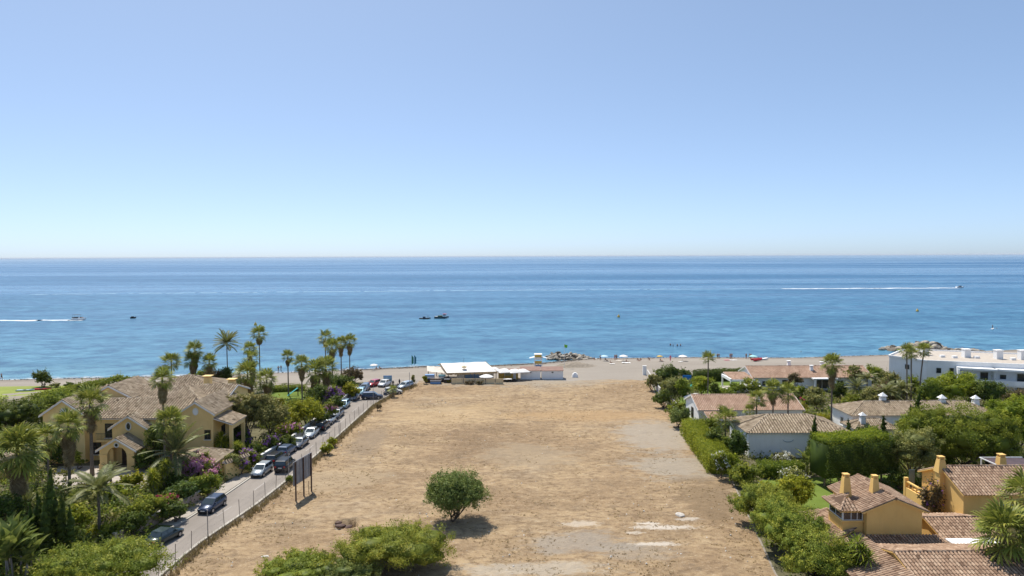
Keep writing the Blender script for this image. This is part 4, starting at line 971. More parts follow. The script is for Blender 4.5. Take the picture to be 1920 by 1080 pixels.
# corner bay with glazed front
h.box('wall', AMBER, 32.2, 34.2, 66.6, 69.6, 0, 4.05)
h.box('bay_head', AMBER, 32.2, 34.2, 66.6, 69.6, 5.0, 5.1)
h.box('bay_core', WHITE, 32.9, 34.2, 67.6, 69.5, 4.052, 4.995)
wo = h.put(MB().box(32.22, 32.3, 66.62, 66.7, 4.055, 4.995).box(33.0, 33.06, 66.62, 66.7, 4.13, 4.92).box(33.6, 33.66, 66.62, 66.7, 4.13, 4.92).box(34.1, 34.18, 66.62, 66.7, 4.055, 4.995).box(32.301, 34.099, 66.62, 66.7, 4.055, 4.125).box(32.301, 34.099, 66.62, 66.7, 4.925, 4.995), 'window', WFRAME)
h.put(MB().box(32.31, 34.09, 66.65, 66.67, 4.127, 4.922), 'pane', GLASS, wo)
wo = h.put(MB().box(32.22, 32.3, 66.75, 66.83, 4.055, 4.995).box(32.22, 32.3, 68.1, 68.16, 4.13, 4.92).box(32.22, 32.3, 69.4, 69.48, 4.055, 4.995).box(32.22, 32.3, 66.831, 69.399, 4.055, 4.125).box(32.22, 32.3, 66.831, 69.399, 4.925, 4.995), 'window', WFRAME)
h.put(MB().box(32.25, 32.27, 66.84, 69.39, 4.127, 4.922), 'pane', GLASS, wo)
h.put(MB().box(32.05, 34.2, 66.45, 66.598, 3.95, 4.07).box(32.05, 32.198, 66.6, 69.7, 3.95, 4.07), 'sill', AMBER)
bz, bt = 5.12, 5.85
h.roof([[(31.75, 66.15, bz), (33.75, 66.15, bz), (33.35, 67.7, bt), (32.95, 67.7, bt)], [(31.75, 70.2, bz), (31.75, 66.15, bz), (32.95, 67.7, bt), (34.1, 69.2, bt+.05)]], T_RED, pitch=0.32, name='bay_roof', fascia=AMBER, ridges=[((31.75, 66.15, bz), (32.95, 67.7, bt))])
h.chimney(33.9, 69.6, 5.0, 7.75, 0.95, AMBER, 0.6); h.chimney(36.3, 68.6, 5.5, 7.9, 0.85, AMBER, 0.6)
# low roofs round the foot of the tower
h.roof([[(29.2, 73.8, 2.0), (29.2, 64.6, 2.0), (33.6, 66.5, 3.35), (33.6, 71.9, 3.35)]], T_RED, pitch=0.32, fascia=AMBER); h.box('wall', AMBER, 29.8, 34.0, 65.2, 73.2, 0, 1.95)
h.gable(41.9, 47.2, 65.9, 72.6, 0, 2.35, 3.3, 'x', AMBER, T_RED, over=0.35, pitch=0.32, trim=False, fascia=AMBER)
h.box('flat_roof', WHITE, 41.5, 46.2, 62.9, 65.4, 2.62, 2.74); h.box('wall', AMBER, 41.6, 46.1, 63.0, 65.3, 0, 2.61)
h.gable(33.9, 47.0, 55.0, 65.4, 0, 2.3, 3.7, 'x', AMBER, T_RED, over=0.35, pitch=0.32, trim=False, fascia=AMBER)
h.roof([[(29.6, 66.2, 1.85), (29.6, 55.4, 1.85), (33.75, 55.4, 3.05), (33.75, 66.2, 3.05)]], T_RED, pitch=0.32, fascia=AMBER); h.box('wall', AMBER, 30.1, 33.6, 55.6, 65.1, 0, 1.8)
h.roof([[(34.2, 63.0, 2.25), (41.4, 63.0, 2.25), (41.4, 65.95, 2.85), (34.2, 65.95, 2.85)]], T_RED, pitch=0.32, fascia=AMBER)
# right wing
h.gable(47.4, 56.5, 71.8, 79.2, 0, 5.0, 6.6, 'x', AMBER, T_RED, over=0.45, pitch=0.32, trim=False, fascia=AMBER, rake=0.3)
h.box('buttress', AMBER, 46.85, 47.395, 75.0, 75.9, 0, 6.1)
h.chimney(47.2, 75.5, 6.0, W(1777, 855, 75.5).z, 1.0, AMBER, 0.6); h.chimney(W(1877, 860, 81).x, 81, 3, W(1877, 851, 81).z, 1.15, AMBER, 0.6)
h.box('terrace_block', AMBER, 45.75, 46.84, 75.0, 79.6, 0, 2.9)
for k in range(6): h.put(MB().lathe([(0.05, 0), (0.1, 0.15), (0.05, 0.35), (0.06, 0.6)], (45.92, 75.6+k*.72, 2.92), 6), 'baluster', AMBER)
h.box('handrail', AMBER, 45.79, 46.05, 75.35, 79.6, 3.525, 3.65); h.box('balustrade_pier', AMBER, 45.72, 46.12, 74.9, 75.3, 2.905, 3.9); h.box('balustrade_pier', AMBER, 45.72, 46.12, 79.65, 80.0, 0, 4.0)
h.put(MB().box(46.15, 46.8, 79.62, 79.66, 2.905, 5.0), 'glass_screen', surf('tinted_screen', (0.10, 0.15, 0.16), (0.14, 0.19, 0.2), 1, 0.3))
h.put(MB().box(56.6, 61.8, 83.0, 83.1, 5.3, 5.4).box(56.6, 56.7, 80.2, 82.98, 5.3, 5.4), 'awning_frame', WFRAME)
h.put(MB().poly([(56.8, 80.2, 4.95), (61.8, 80.2, 4.95), (61.8, 82.9, 5.28), (56.8, 82.9, 5.28)], 0.03), 'awning_panel', surf('dark_panel', (0.07, 0.05, 0.05), (0.12, 0.08, 0.08), 1, 0.5))
h.box('awning_post', WFRAME, 56.6, 56.72, 80.2, 80.32, 0, 5.29); h.box('awning_post', WFRAME, 56.6, 56.72, 82.7, 82.82, 0, 5.29)
h.window(52, 71.8, 2.3, 1.4, 1.4)
# ---------------------------------------------------------------- boundary wall along the right of the field
SW = surf('stained_white_wall', (0.40, 0.37, 0.34), (0.62, 0.59, 0.55), 0.9, 0.9, 0.1)
h = House('boundary_wall', 'stained pale boundary wall between the field and the far right gardens', 'wall', (31.9, 150, 0))
BW = [(33.6, 172), (32.3, 158), (31.7, 148)]; BW2 = [(31.5, 135), (31.3, 128)]
h.put(strip(BW, 0, 0.25, 0, 1.5), 'wall', SW)
h = House('boundary_wall', 'short stretch of stained boundary wall below the dark bush', 'wall', (31.6, 139, 0))
h.put(strip([(31.9, 143), (31.3, 127)], 0, 0.25, 0, 1.6), 'wall', SW)
h = House('gate_pier', 'tall white wall end standing at the beach corner of the field', 'wall', (33.2, 173.5, 0))
h.put(MB().box(32.8, 33.7, 173.0, 173.5, -0.4, 2.2).box(32.75, 33.75, 172.95, 173.55, 2.203, 2.3), 'wall', WHITE)
# ================================================================== PLANTING
KX0 = [(p[1], p[0]) for p in KL]
# --- trees and bushes standing in the field
tree('tree', 'lone round grey-green tree with several stems in the middle of the dry field', 'tree', G(848, 978), 3.7, 3.4, 0.6, 6.15, 'willow', 30000, 0.17, 3, k=20, lean=(0.45, 0), trunk_r=0.11, stems=3, core=0.45, clump=0.21, per=45, fill=0.2)
shrub_at('large dense yellow-green bush at the bottom edge of the field', 745, 1096, 984, 222, 'acacia', 11, n=36000, size=0.145, core=0.7)
shrub_at('smaller green bush beside the large bush at the bottom edge', 560, 1105, 1042, 150, 'acacia', 12, n=17000, size=0.145, core=0.7)
shrub_at('pale feathery bush between the two green bushes at the bottom edge', 655, 1110, 1046, 120, 'willow', 13, n=13000, size=0.145, core=0.65)
p = Vector((W(185, 1000, 60).x, 60.0, 0))
tree('tree', 'broad feathery light green tree crown in the bottom left corner', 'tree', p, 5.7, 4.2, 0.8, 4.9, 'acacia', 46000, 0.145, 14, k=20, core=0.6, trunk_r=0.2)
shrub_at('small bright green bush against the roadside fence, nearer one', 613, 855, 829, 25, 'bright', 15, size=0.22)
shrub_at('small yellowish bush against the roadside fence, farther one', 624, 840, 818, 17, 'lime', 16, size=0.22)
shrub_at('small green bush at the foot of the billboard by the fence', 543, 908, 890, 13, 'mid', 17, size=0.2)
shrub_at('dry brown bush at the fence near the end of the road', 711, 771, 754, 10, 'dead', 18, size=0.25)
# --- left, along the lawn and the beach
T = shrub_at
T('round dark tree on the lawn edge in front of the beach', 80, 728, 694, 37, 'dark', 21, name='tree', cat='tree')
T('dark leafy tree at the left edge below the lawn', 28, 822, 752, 80, 'dark', 22, name='tree', cat='tree', core=.75)
T('dark green shrub right of the dark tree below the lawn', 82, 800, 742, 66, 'mid', 23)
T('spiky green shrub in the hedge line left of the mansion', 118, 775, 728, 50, 'mid', 24)
T('yellow-green fern-like bush at the left edge', 28, 842, 806, 66, 'lime', 25)
T('loose green shrub behind the left wing of the mansion', 160, 745, 715, 42, 'mid', 26)
hedge('green hedge running along the right side of the left lawn', [G(70, 757).xy, G(150, 738).xy, G(200, 726).xy], 2.6, 0, 1.9, 'mid', 27, 0.28)
T('low dark shrub in front of the sand left of the mansion', 130, 727, 716, 16, 'dark', 28); T('very small grey bush on the beach edge by the lawn', 105, 728, 718, 20, 'olive', 29)
T('round green shrub behind the mansion roof, nearest the sand', 222, 722, 703, 44, 'mid', 30); T('low green shrub beside the roof tip behind the mansion', 255, 722, 708, 30, 'mid', 31)
T('green bush behind the mansion, left of the two chimneys', 372, 724, 692, 40, 'mid', 32); T('reddish brown bush between the chimneys and the sea', 400, 726, 690, 42, 'rust', 33); T('dark bush at the foot of the tall date palm', 422, 724, 686, 34, 'dark', 34)
T('bright green leafy plant beside the right chimney', 412, 730, 718, 20, 'bright', 35)
T('low pale shrub on the sand right of the date palm', 448, 730, 706, 26, 'rust', 36)
hedge('long low green hedge between the garden and the sand', [G(505, 735).xy, G(572, 732).xy], 1.4, 0, 1.1, 'mid', 37, 0.28)
# --- left garden between mansion and road
T('big grey-green tree with round leaves right of the mansion', 462, 842, 738, 72, 'olive', 40, name='tree', cat='tree', trunk=.2, core=.6); T('second grey-green tree touching the big one on its right', 507, 838, 742, 70, 'olive', 41, name='tree', cat='tree', trunk=.22, core=.6)
T('orange-yellow shrub in the garden behind the lime tree', 540, 792, 758, 32, 'yellow', 42); T('lime green tree above the parked cars', 578, 812, 747, 62, 'lime', 43, name='tree', cat='tree', trunk=.2)
T('yellow-green shrub left of the lime tree', 548, 818, 772, 40, 'lime', 44)
T('purple flowering bougainvillea near the end of the road', 627, 765, 722, 34, 'mid', 45, flowers=('purple', 1500), petal=.3)
T('dark evergreen bush left of the purple bougainvillea', 597, 765, 720, 46, 'dark', 46); T('dark trimmed bush behind the purple bougainvillea', 628, 730, 700, 46, 'dark', 47)
T('round purple-brown bush nearest the beach at the end of the road', 661, 722, 686, 40, 'rust', 48); T('dark green hedge-like bush below the round purple-brown bush', 645, 738, 702, 40, 'dark', 49)
T('yellow-green clipped bush beside the last parked cars', 658, 752, 716, 34, 'lime', 50); T('dark shrub over the wall by the light blue car', 632, 775, 740, 34, 'dark', 51)
T('pink flowering shrub over the wall below the dark shrub', 620, 790, 752, 26, 'mid', 52, flowers=('pink', 160), petal=.3); T('dark bush over the wall left of the pink sprays', 604, 802, 762, 28, 'dark', 53)
T('green shrub with pink flowers under the lime tree', 545, 828, 790, 46, 'mid', 54, flowers=('pink', 420), petal=.28); T('dark shrub with purple flowers under the grey-green trees', 508, 856, 812, 34, 'dark', 55, flowers=('purple', 420), petal=.28)
T('dark shrub over the wall beside the third silver car', 535, 848, 812, 36, 'dark', 56); T('dark green bush on the wall above the two dark parked cars', 482, 868, 826, 34, 'dark', 57)
T('red-purple sprays on a dark bush beside the mansion side porch', 458, 846, 806, 26, 'dark', 58, flowers=('purple', 260), petal=.28)
T('purple and green bush behind the clipped ball tree', 466, 882, 842, 38, 'mid', 59, flowers=('purple', 420), petal=.26)
T('clipped ball-shaped tree beside the ochre gate wall', 437, 897, 852, 30, 'olive', 60, name='tree', cat='tree', trunk=.3, core=.8)
T('purple flowering bush right of the clipped ball tree', 457, 893, 858, 22, 'mid', 61, flowers=('purple', 300), petal=.24)
sword_plant('cluster of bright green sword-leaved plants below the mansion right wing', G(415, 862), 3.4, 12, 'bright', 62, L=1.3); sword_plant('second cluster of sword-leaved plants next to the gate lodge roof', G(445, 868), 2.6, 8, 'mid', 63, L=1.2)
T('dark bush filling the corner behind the gate lodge', 420, 850, 812, 60, 'dark', 64)
T('large pink bougainvillea in front of the gate lodge', 372, 912, 858, 64, 'mid', 65, flowers=('pink', 6500), petal=.2)
T('trailing pink bougainvillea hanging over the driveway gate', 398, 918, 880, 22, 'mid', 66, flowers=('pink', 1500), petal=.18)
T('clipped dark green hedge bush at the corner of the driveway', 382, 940, 890, 56, 'mid', 67, core=.78); T('rounded dark bush left of the driveway corner', 345, 956, 905, 56, 'dark', 68, core=.75)
T('shrub with crimson flowers above the pink wall', 315, 965, 925, 46, 'mid', 69, flowers=('red', 700), petal=.2)
T('dense green shrub over the pink wall', 275, 995, 932, 66, 'mid', 70, core=.75); T('dark shrub over the pink wall near the first sedan', 250, 1012, 960, 48, 'dark', 71, core=.75)
T('rounded dark hedge bush hanging over the verge', 325, 985, 940, 44, 'dark', 72, core=.75)
T('lime green ball-shaped bush in front of the porch', 247, 922, 889, 42, 'lime', 73, core=.8); T('yellow-green leafy shrub left of the lime ball', 212, 950, 908, 36, 'bright', 74)
sword_plant('spiky green yuccas in the bed right of the lime ball', G(285, 935), 3.2, 10, 'bright', 75, L=1.1); sword_plant('tall dark yuccas between the porch and the driveway hedge', G(312, 925), 3.8, 10, 'mid', 76, L=1.1)
T('dark shadowed shrub behind the tall yuccas', 330, 930, 890, 44, 'dark', 77); T('yellowish flowering bed beside the driveway', 150, 935, 910, 36, 'yellow', 78); T('pale green shrub under the queen palm', 165, 965, 925, 40, 'olive', 79)
T('low yellow-green shrub right of the cypress clump', 178, 1018, 985, 34, 'lime', 80); T('round green bush at the foot of the queen palm', 212, 1022, 978, 44, 'mid', 81); T('broad-leaved green shrub beside the cypress clump', 150, 1005, 945, 40, 'bright', 82)
T('dark undergrowth bush at the left edge below the palm with the long skirt', 12, 990, 925, 60, 'dark', 83); T('dark bush beneath the cypress clump', 60, 1075, 1000, 90, 'dark', 84, core=.75); T('dark bush in the bottom left behind the banana leaves', 130, 1060, 1000, 60, 'dark', 85, core=.75)
T('small round green bush in front of the mansion windows', 147, 882, 845, 22, 'mid', 86); T('dark bush against the mansion wall right of the porch', 275, 885, 845, 44, 'dark', 87); T('dark shrub against the mansion wall left of the porch', 100, 880, 835, 44, 'dark', 88); T('dark bush beneath the pale date palm', 305, 895, 860, 36, 'dark', 89)
T('green shrub climbing the wall between porch gable and right wing', 300, 880, 790, 44, 'dark', 90)
T('small umbrella-shaped garden tree on the driveway', 124, 905, 884, 30, 'olive', 91, name='tree', cat='tree', trunk=.5, core=0, n=500)
T('green shrub filling the gap below the second grey-green tree', 520, 815, 772, 58, 'mid', 92); T('grey-green shrub between the garden palms and the trees', 492, 800, 755, 50, 'olive', 93); T('small green shrub beside the slide lawn', 552, 775, 748, 36, 'mid', 94); T('dark bush between the slide lawn and the lime tree', 582, 770, 738, 38, 'dark', 95)
T('dark bush between the mansion side porch and the trees', 440, 842, 800, 40, 'dark', 96); T('yellow-green bush behind the grey-green trees', 520, 770, 745, 36, 'lime', 97); T('brownish shrub left of the slide lawn', 485, 765, 738, 30, 'rust', 98)
# cypress clump
for i, (u, vb, vt, w) in enumerate([(98, 1050, 886, 34), (75, 1052, 925, 28), (118, 1054, 930, 26), (62, 1060, 945, 22), (135, 1056, 950, 24), (88, 1062, 935, 26)]):
    cypress(['tallest dark cypress of the clump in the left foreground', 'cypress just left of the tallest in the clump', 'cypress just right of the tallest in the clump', 'leftmost slim cypress of the clump', 'rightmost short cypress of the clump', 'front cypress of the clump'][i], u, vb, vt, w, 100+i, 'cypresses in the left foreground', 'dark')
cypress('small columnar cypress beside the palm near the driveway', 22, 1000, 940, 16, 107)
for i, (u, vb, hgt) in enumerate([(30, 1085, 5.0), (12, 1060, 4.2), (55, 1090, 3.6), (20, 1105, 5.2)]):
    banana(['tall paddle-leaved plant at the bottom left edge', 'paddle-leaved plant at the far left edge', 'shorter paddle-leaved plant in front of the cypress clump', 'front paddle-leaved plant in the bottom left corner'][i], G(u, vb), hgt, 8, 'mid', 110+i)
# --- palms of the left garden
PL = 'palms of the left garden'
for i, (lab, u, vb, vc, r, kw) in enumerate([
    ('short fan palm behind the mansion nearest the left chimneyless roof', 323, 728, 679, 18, {}), ('shaggy fan palm left of the date palm, taller of the pair', 368, 728, 657, 17, dict(skirt=3.2)), ('shaggy fan palm tucked under the taller one left of the date palm', 361, 730, 676, 15, dict(skirt=2)), ('small fan palm directly left of the date palm', 394, 728, 680, 15, dict(skirt=1)),
    ('tall slender date palm with arching feather fronds above the mansion', 427, 716, 645, 29, dict(kind='date', trunk=.16)), ('tallest fan palm standing against the sea', 488, 728, 627, 16, dict(skirt=1.2)), ('fan palm just left of the tallest palm', 471, 738, 655, 14, dict(skirt=1.5)),
    ('fan palm covered in brown dead fronds below the tallest palm', 474, 745, 672, 17, dict(skirt=4.5, nf=14)), ('shaggy brown fan palm rising behind the grey-green trees', 466, 775, 702, 24, dict(skirt=4.5)), ('green fan palm right of the shaggy brown palm', 501, 765, 712, 20, dict(skirt=2)),
    ('slim solitary fan palm left of the lime tree', 541, 742, 669, 12, dict(skirt=1.2)), ('fan palm with brown collar above the lime tree', 567, 772, 683, 16, dict(skirt=2.4)), ('short bushy pale fan palm beside the brown-collared palm', 592, 748, 697, 24, dict(skirt=2.5)), ('short bushy pale fan palm below the seaside group', 612, 742, 690, 22, dict(skirt=2.5)),
    ('leftmost palm of the four against the sea', 611, 705, 634, 14, dict(skirt=1)), ('second palm from the left of the four against the sea', 624, 712, 650, 15, dict(skirt=2.6)), ('third palm from the left of the four against the sea', 640, 703, 644, 13, dict(skirt=2.3)), ('rightmost palm of the four against the sea', 656, 700, 641, 14, dict(skirt=2.2)),
    ('fan palm in front of the main mansion roof', 310, 882, 712, 22, dict(skirt=2.6)), ('tall fan palm with brown skirt at the mansion left wing', 173, 892, 757, 30, dict(skirt=2.8, trunk=.27)), ('fan palm with drooping skirt left of the driveway', 131, 922, 800, 30, dict(skirt=4.0, trunk=.22)),
    ('fan palm with lush green head beside the porch', 322, 902, 792, 28, dict(skirt=2.5)), ('pale date palm with wide drooping feather fronds beside the porch', 330, 908, 850, 64, dict(kind='date', trunk=.2, nf=22)), ('stout fan palm with a thick pale skirt at the left edge', 38, 968, 848, 46, dict(skirt=3.6, trunk=.3, nf=44)),
    ('green fan palm between the stout palm and the driveway palm', 92, 905, 820, 26, dict(skirt=1.5)), ('queen palm with long arching fronds in the left foreground', 187, 1012, 925, 58, dict(kind='queen', trunk=.2, nf=18)), ('short feather palm in front of the porch', 208, 905, 882, 20, dict(kind='date', nf=24)),
    ('cycad with stiff yellow-green fronds behind the cypress clump', 52, 962, 950, 36, dict(kind='stiff', trunk=.3)), ('low fan palm below the cycad at the left edge', 150, 955, 938, 22, dict(nf=18))]):
    palm(lab, u, vb, vc, r, 200+i, group=PL, **kw)
palm('small palm beside the pale car at the end of the road', 737, 745, 731, 9, 240, nf=16, group=PL)
# --- right gardens
T('dark clipped bush at the beach corner of the right gardens', 1250, 722, 684, 46, 'dark', 120, core=.78); T('dull green bush behind the boundary wall end', 1224, 735, 698, 32, 'olive', 121); T('low dark hedge bush right of the dark clipped bush', 1284, 712, 692, 32, 'dark', 122, core=.8)
T('grey-green leafy tree behind the boundary wall', 1262, 762, 704, 50, 'olive', 123, core=.6); T('tall green shrub right of the grey-green leafy tree', 1282, 765, 702, 30, 'mid', 124); T('dark bush bulging over the boundary wall', 1243, 768, 728, 36, 'dark', 125)
T('green bush between wall and villa lawn', 1268, 790, 748, 34, 'mid', 126); T('round green bush standing on the field edge', 1274, 806, 758, 46, 'willow', 127, core=.72)
hedge('long clipped dark hedge between the beach and the lawn', [G(1302, 715).xy, G(1345, 713).xy, G(1398, 712).xy], 2.4, 0, 2.5, 'dark', 128, 0.3)
T('bush with large yellow-green leaves beside the single palm', 1316, 746, 702, 42, 'bright', 129); T('dark conifer bush right of the single palm', 1338, 748, 713, 20, 'dark', 130)
T('rounded green shrub at the front of the lawn', 1362, 750, 728, 44, 'mid', 131); T('leafy shrub with pale flowers in front of the veranda', 1408, 742, 708, 46, 'mid', 132, flowers=('white', 60), petal=.4); T('green shrub left of the flowering veranda shrub', 1380, 742, 718, 30, 'mid', 133)
T('small dark tree with dense top in front of the beach villa', 1489, 745, 698, 30, 'rust', 134, name='tree', cat='tree', trunk=.35); T('green shrub under the dark-topped tree', 1498, 748, 718, 28, 'bright', 135); T('grey-green shrub row below the beach villa', 1525, 752, 722, 36, 'olive', 136); T('dark tree before the right end of the beach villa', 1573, 755, 714, 36, 'dark', 137, name='tree', cat='tree')
T('yellowish shrub near the turquoise pool', 1500, 775, 752, 30, 'yellow', 138); T('olive-coloured tree left of the tall skirted palm', 1532, 772, 738, 34, 'olive', 139); T('shrub with small magenta flowers by the salmon roof', 1515, 760, 742, 26, 'mid', 140, flowers=('red', 120), petal=.25); T('green shrub right of the tall skirted palm', 1595, 768, 735, 38, 'mid', 141); T('feathery grey shrub before the apartment block palms', 1635, 772, 725, 50, 'olive', 142)
hedge('low clipped hedge behind the pool house', [G(1480, 797).xy, G(1580, 795).xy], 1.8, 0, 1.5, 'lime', 143, 0.28)
T('pale feathery tree behind the beach villa right end', 1602, 735, 682, 30, 'olive', 144, name='tree', cat='tree', trunk=.2, core=0); T('green bush at the beach side of the gardens', 1640, 720, 686, 46, 'mid', 145); T('grey-green bush below the end wall of the apartment block', 1668, 738, 695, 44, 'olive', 146); T('round bright bush at the corner of the apartment block', 1675, 722, 694, 24, 'mid', 147)
T('brownish shaggy bush in front of the apartment block', 1665, 762, 716, 44, 'rust', 148); T('green tree left of the apartment palms trunks', 1690, 765, 718, 40, 'olive', 149)
T('broad bright green tree in front of the apartment block', 1775, 772, 697, 76, 'bright', 150, name='tree', cat='tree', core=.7); T('dark green tree left of the broad bright tree', 1745, 775, 710, 46, 'mid', 151, name='tree', cat='tree', core=.7); T('rusty-topped tree under the apartment balconies', 1815, 765, 694, 62, 'bright', 152, name='tree', cat='tree', core=.7); T('dark tree under the apartment staircase', 1855, 772, 712, 56, 'dark', 153, name='tree', cat='tree', core=.7)
T('brown bush at the right edge below the staircase', 1905, 765, 730, 46, 'rust', 154); T('round clipped bush near the rightmost white chimney', 1855, 790, 758, 30, 'dark', 155); T('low green hedge behind the white chimneys', 1795, 780, 752, 60, 'mid', 156); T('round brownish bush between the two right chimneys', 1813, 772, 750, 24, 'rust', 157)
T('green shrub before the apartment end wall', 1712, 758, 700, 30, 'mid', 158)
for i, (u, vb, vt, w) in enumerate([(1719, 842, 740, 20), (1655, 842, 779, 14), (1527, 868, 782, 18), (1590, 842, 786, 11), (1706, 844, 762, 16)]):
    cypress(['dark columnar cypress before the white house with three chimneys', 'small dark cypress before the low hipped roof', 'slim cypress at the corner of the pool house roof', 'tiny cypress between pool house and white house', 'shorter cypress leaning on the dark columnar one'][i], u, vb, vt, w, 160+i, 'cypresses of the right gardens')
hedge('long bright clipped hedge curving along the field edge', [G(1296, 815).xy, G(1318, 845).xy, G(1352, 890).xy], 3.4, 0, 2.7, 'bright', 166, 0.2)
T('dark leafy shrub inside the garden behind the bright hedge', 1345, 858, 800, 42, 'dark', 167); T('tall dark conifer shrub left of the pool house wall', 1382, 880, 795, 36, 'dark', 168, core=.75); T('dark shrub at the top end of the bright hedge', 1330, 815, 778, 40, 'mid', 169); T('dark shrub before the lattice screen', 1390, 815, 790, 34, 'dark', 170); T('green shrub left of the dark conifer shrub', 1365, 865, 815, 34, 'mid', 171)
T('white flowering oleander at the end of the bright hedge', 1352, 902, 842, 34, 'mid', 172, flowers=('white', 420), petal=.2); T('yellow-green shrub right of the oleander', 1374, 890, 848, 34, 'bright', 173)
T('round clipped olive-green bush by the field edge', 1397, 918, 866, 68, 'mid', 174, core=.8); hedge('clipped hedge below the blank white wall', [G(1422, 893).xy, G(1505, 893).xy], 1.8, 0, 1.9, 'mid', 175, 0.2)
T('white flowering shrub against the blank white wall', 1470, 872, 848, 46, 'olive', 176, flowers=('white', 900), petal=.2); banana('banana plant right of the blank white wall', G(1513, 890), 3.2, 8, 'bright', 177); T('pale green shrub between banana and tall hedge', 1523, 882, 832, 34, 'lime', 178)
T('white-tipped bush behind the glossy citrus tree', 1484, 920, 877, 62, 'olive', 179, flowers=('white', 300), petal=.2); T('glossy yellow-green citrus tree on the amber house lawn', 1492, 962, 893, 74, 'lime', 180, name='tree', cat='tree', core=.75); T('small pale flowering shrub left of the citrus tree', 1432, 930, 902, 34, 'bright', 181, flowers=('white', 60), petal=.2)
hedge('tall dark hedge clipped square on bare trunks', [G(1532, 912).xy, G(1600, 908).xy, G(1665, 900).xy], 4.2, 1.5, 6.0, 'dark', 182, 0.22, trunks=5, wob=.35)
hedge('bright leafy top growing out of the tall square hedge', [G(1535, 912).xy, G(1600, 907).xy, G(1650, 901).xy], 3.4, 5.6, 6.6, 'bright', 183, 0.22)
tree('tree', 'grey-green olive tree right of the tall square hedge', 'tree', G(1708, 905), 4.1, 3.6, 1.2, 7.6, 'olive', 22000, 0.2, 184, k=14, core=.6)
tree('tree', 'largest spreading green tree above the amber house', 'tree', G(1805, 885), 8.6, 5.5, 1.0, 10.3, 'mid', 46000, 0.22, 185, k=22, core=.66)
tree('tree', 'green tree cut by the right edge above the amber house', 'tree', G(1905, 860), 4.4, 4.4, 1.0, 10.2, 'bright', 20000, 0.24, 186, k=14, core=.66)
tree('tree', 'dark green tree in the gap below the largest tree', 'tree', G(1850, 878), 4.2, 3.0, 0.4, 5.5, 'dark', 9000, 0.26, 187, k=12, core=.7)
T('dark shrub at the foot of the olive tree', 1690, 925, 880, 60, 'dark', 188); T('tree with bright leaves beside the amber chimney roofs', 1755, 890, 830, 60, 'mid', 189, core=.7)
T('bright green leafy tree before the white house', 1700, 848, 770, 34, 'bright', 190); T('young green tree left of the small cypress', 1622, 850, 795, 50, 'mid', 191)
T('bushy feathery tree at the field corner of the amber garden', 1432, 1000, 906, 120, 'acacia', 192, n=24000, size=.15, core=.66); T('large feathery green bush along the field edge', 1478, 1058, 935, 150, 'acacia', 193, n=30000, size=.15, core=.66); T('feathery green bush nearest the camera on the right', 1530, 1112, 990, 150, 'acacia', 194, n=28000, size=.15, core=.66)
T('thin grey shrub leaning on the low amber roof', 1585, 1060, 990, 40, 'olive', 195)
sword_plant('dark green yucca with several heads before the amber house', Vector((W(1607, 1050, 61).x, 61, 0)), 4.2, 12, 'mid', 196, L=1.1)
T('climbing bougainvillea on the amber terrace wall', 1748, 992, 892, 48, 'rust', 197, flowers=('purple', 160), petal=.18, depth=.6); T('low green shrub by the amber house white flat roof', 1828, 1010, 990, 40, 'mid', 198)
for i, (lab, u, vb, vc, r, kw) in enumerate([
    ('single thin fan palm beside the villa lawn', 1327, 752, 673, 14, dict(nf=22, low=-25)), ('tall skirted fan palm in the middle of the right gardens', 1558, 826, 683, 20, dict(skirt=3.0)), ('short green fan palm left of three before the salmon roof', 1418, 808, 748, 17, dict(nf=24)),
    ('broad fan palm in the middle of three before the salmon roof', 1449, 808, 732, 19, dict(skirt=1.4)), ('green fan palm right of three before the salmon roof', 1477, 808, 738, 20, dict(nf=24)), ('left palm of the trio before the apartment block', 1700, 770, 659, 14, dict(lean=-.01, nf=26)),
    ('middle palm of the trio before the apartment block', 1708, 765, 664, 13, dict(nf=24)), ('right palm of the trio before the apartment block', 1722, 768, 657, 14, dict(lean=.06, nf=26)), ('short fan palm in the hedged garden', 1360, 838, 786, 22, dict(nf=24)),
    ('grey-green feather palm behind the white chimneys, left one', 1662, 770, 738, 26, dict(kind='queen')), ('grey-green feather palm behind the white chimneys, right one', 1690, 770, 732, 24, dict(kind='queen')), ('feather palm right of the tall skirted palm', 1606, 760, 728, 22, dict(kind='date')), ('small fan palm before the wall of the salmon roofed bungalow', 1406, 808, 772, 13, dict(nf=20)),
    ('grey feather palm right of the beach villa', 1625, 748, 712, 20, dict(kind='queen'))]):
    palm(lab, u, vb, vc, r, 260+i, group='palms of the right gardens', **kw)
palm('large fan palm with shiny drooping leaves in the bottom right corner', 1888, 1100, 1000, 50, 280, y=60, skirt=1.2, trunk=.25, nf=40, group='palms of the right gardens')
palm('fan palm cut by the right edge above the bottom right palm', 1925, 1100, 930, 46, 281, y=64, trunk=.22, group='palms of the right gardens')
# --- dry tufts and weeds spread over the field, uncountable
rng = np.random.default_rng(9)
def tufts(name, label, n, hmin, hmax, mat, fn, blades=7, seed=1, w=0.035):
    rg = np.random.default_rng(seed); V = []; A = []
    c = np.array([fn(rg) for _ in range(n)]); c = np.repeat(c, blades, 0); m2 = len(c)
    az = rg.uniform(0, 6.283, m2); h2 = rg.uniform(hmin, hmax, m2); sp = rg.uniform(0.2, 0.8, m2)*h2
    base = c+np.stack([rg.normal(size=m2)*.08, rg.normal(size=m2)*.08, np.zeros(m2)], 1); s = np.stack([-np.sin(az), np.cos(az), np.zeros(m2)], 1)*w
    tip = base+np.stack([np.cos(az)*sp, np.sin(az)*sp, h2], 1); V = np.stack([base-s, base+s, tip], 1).reshape(-1, 3)
    o = link(name, npmesh(name, V, tris=np.arange(3*m2).reshape(-1, 3), attr=np.repeat(rg.uniform(0, 1, n), blades)), LM[mat]); tag(o, label, 'grass', kind='stuff'); return o
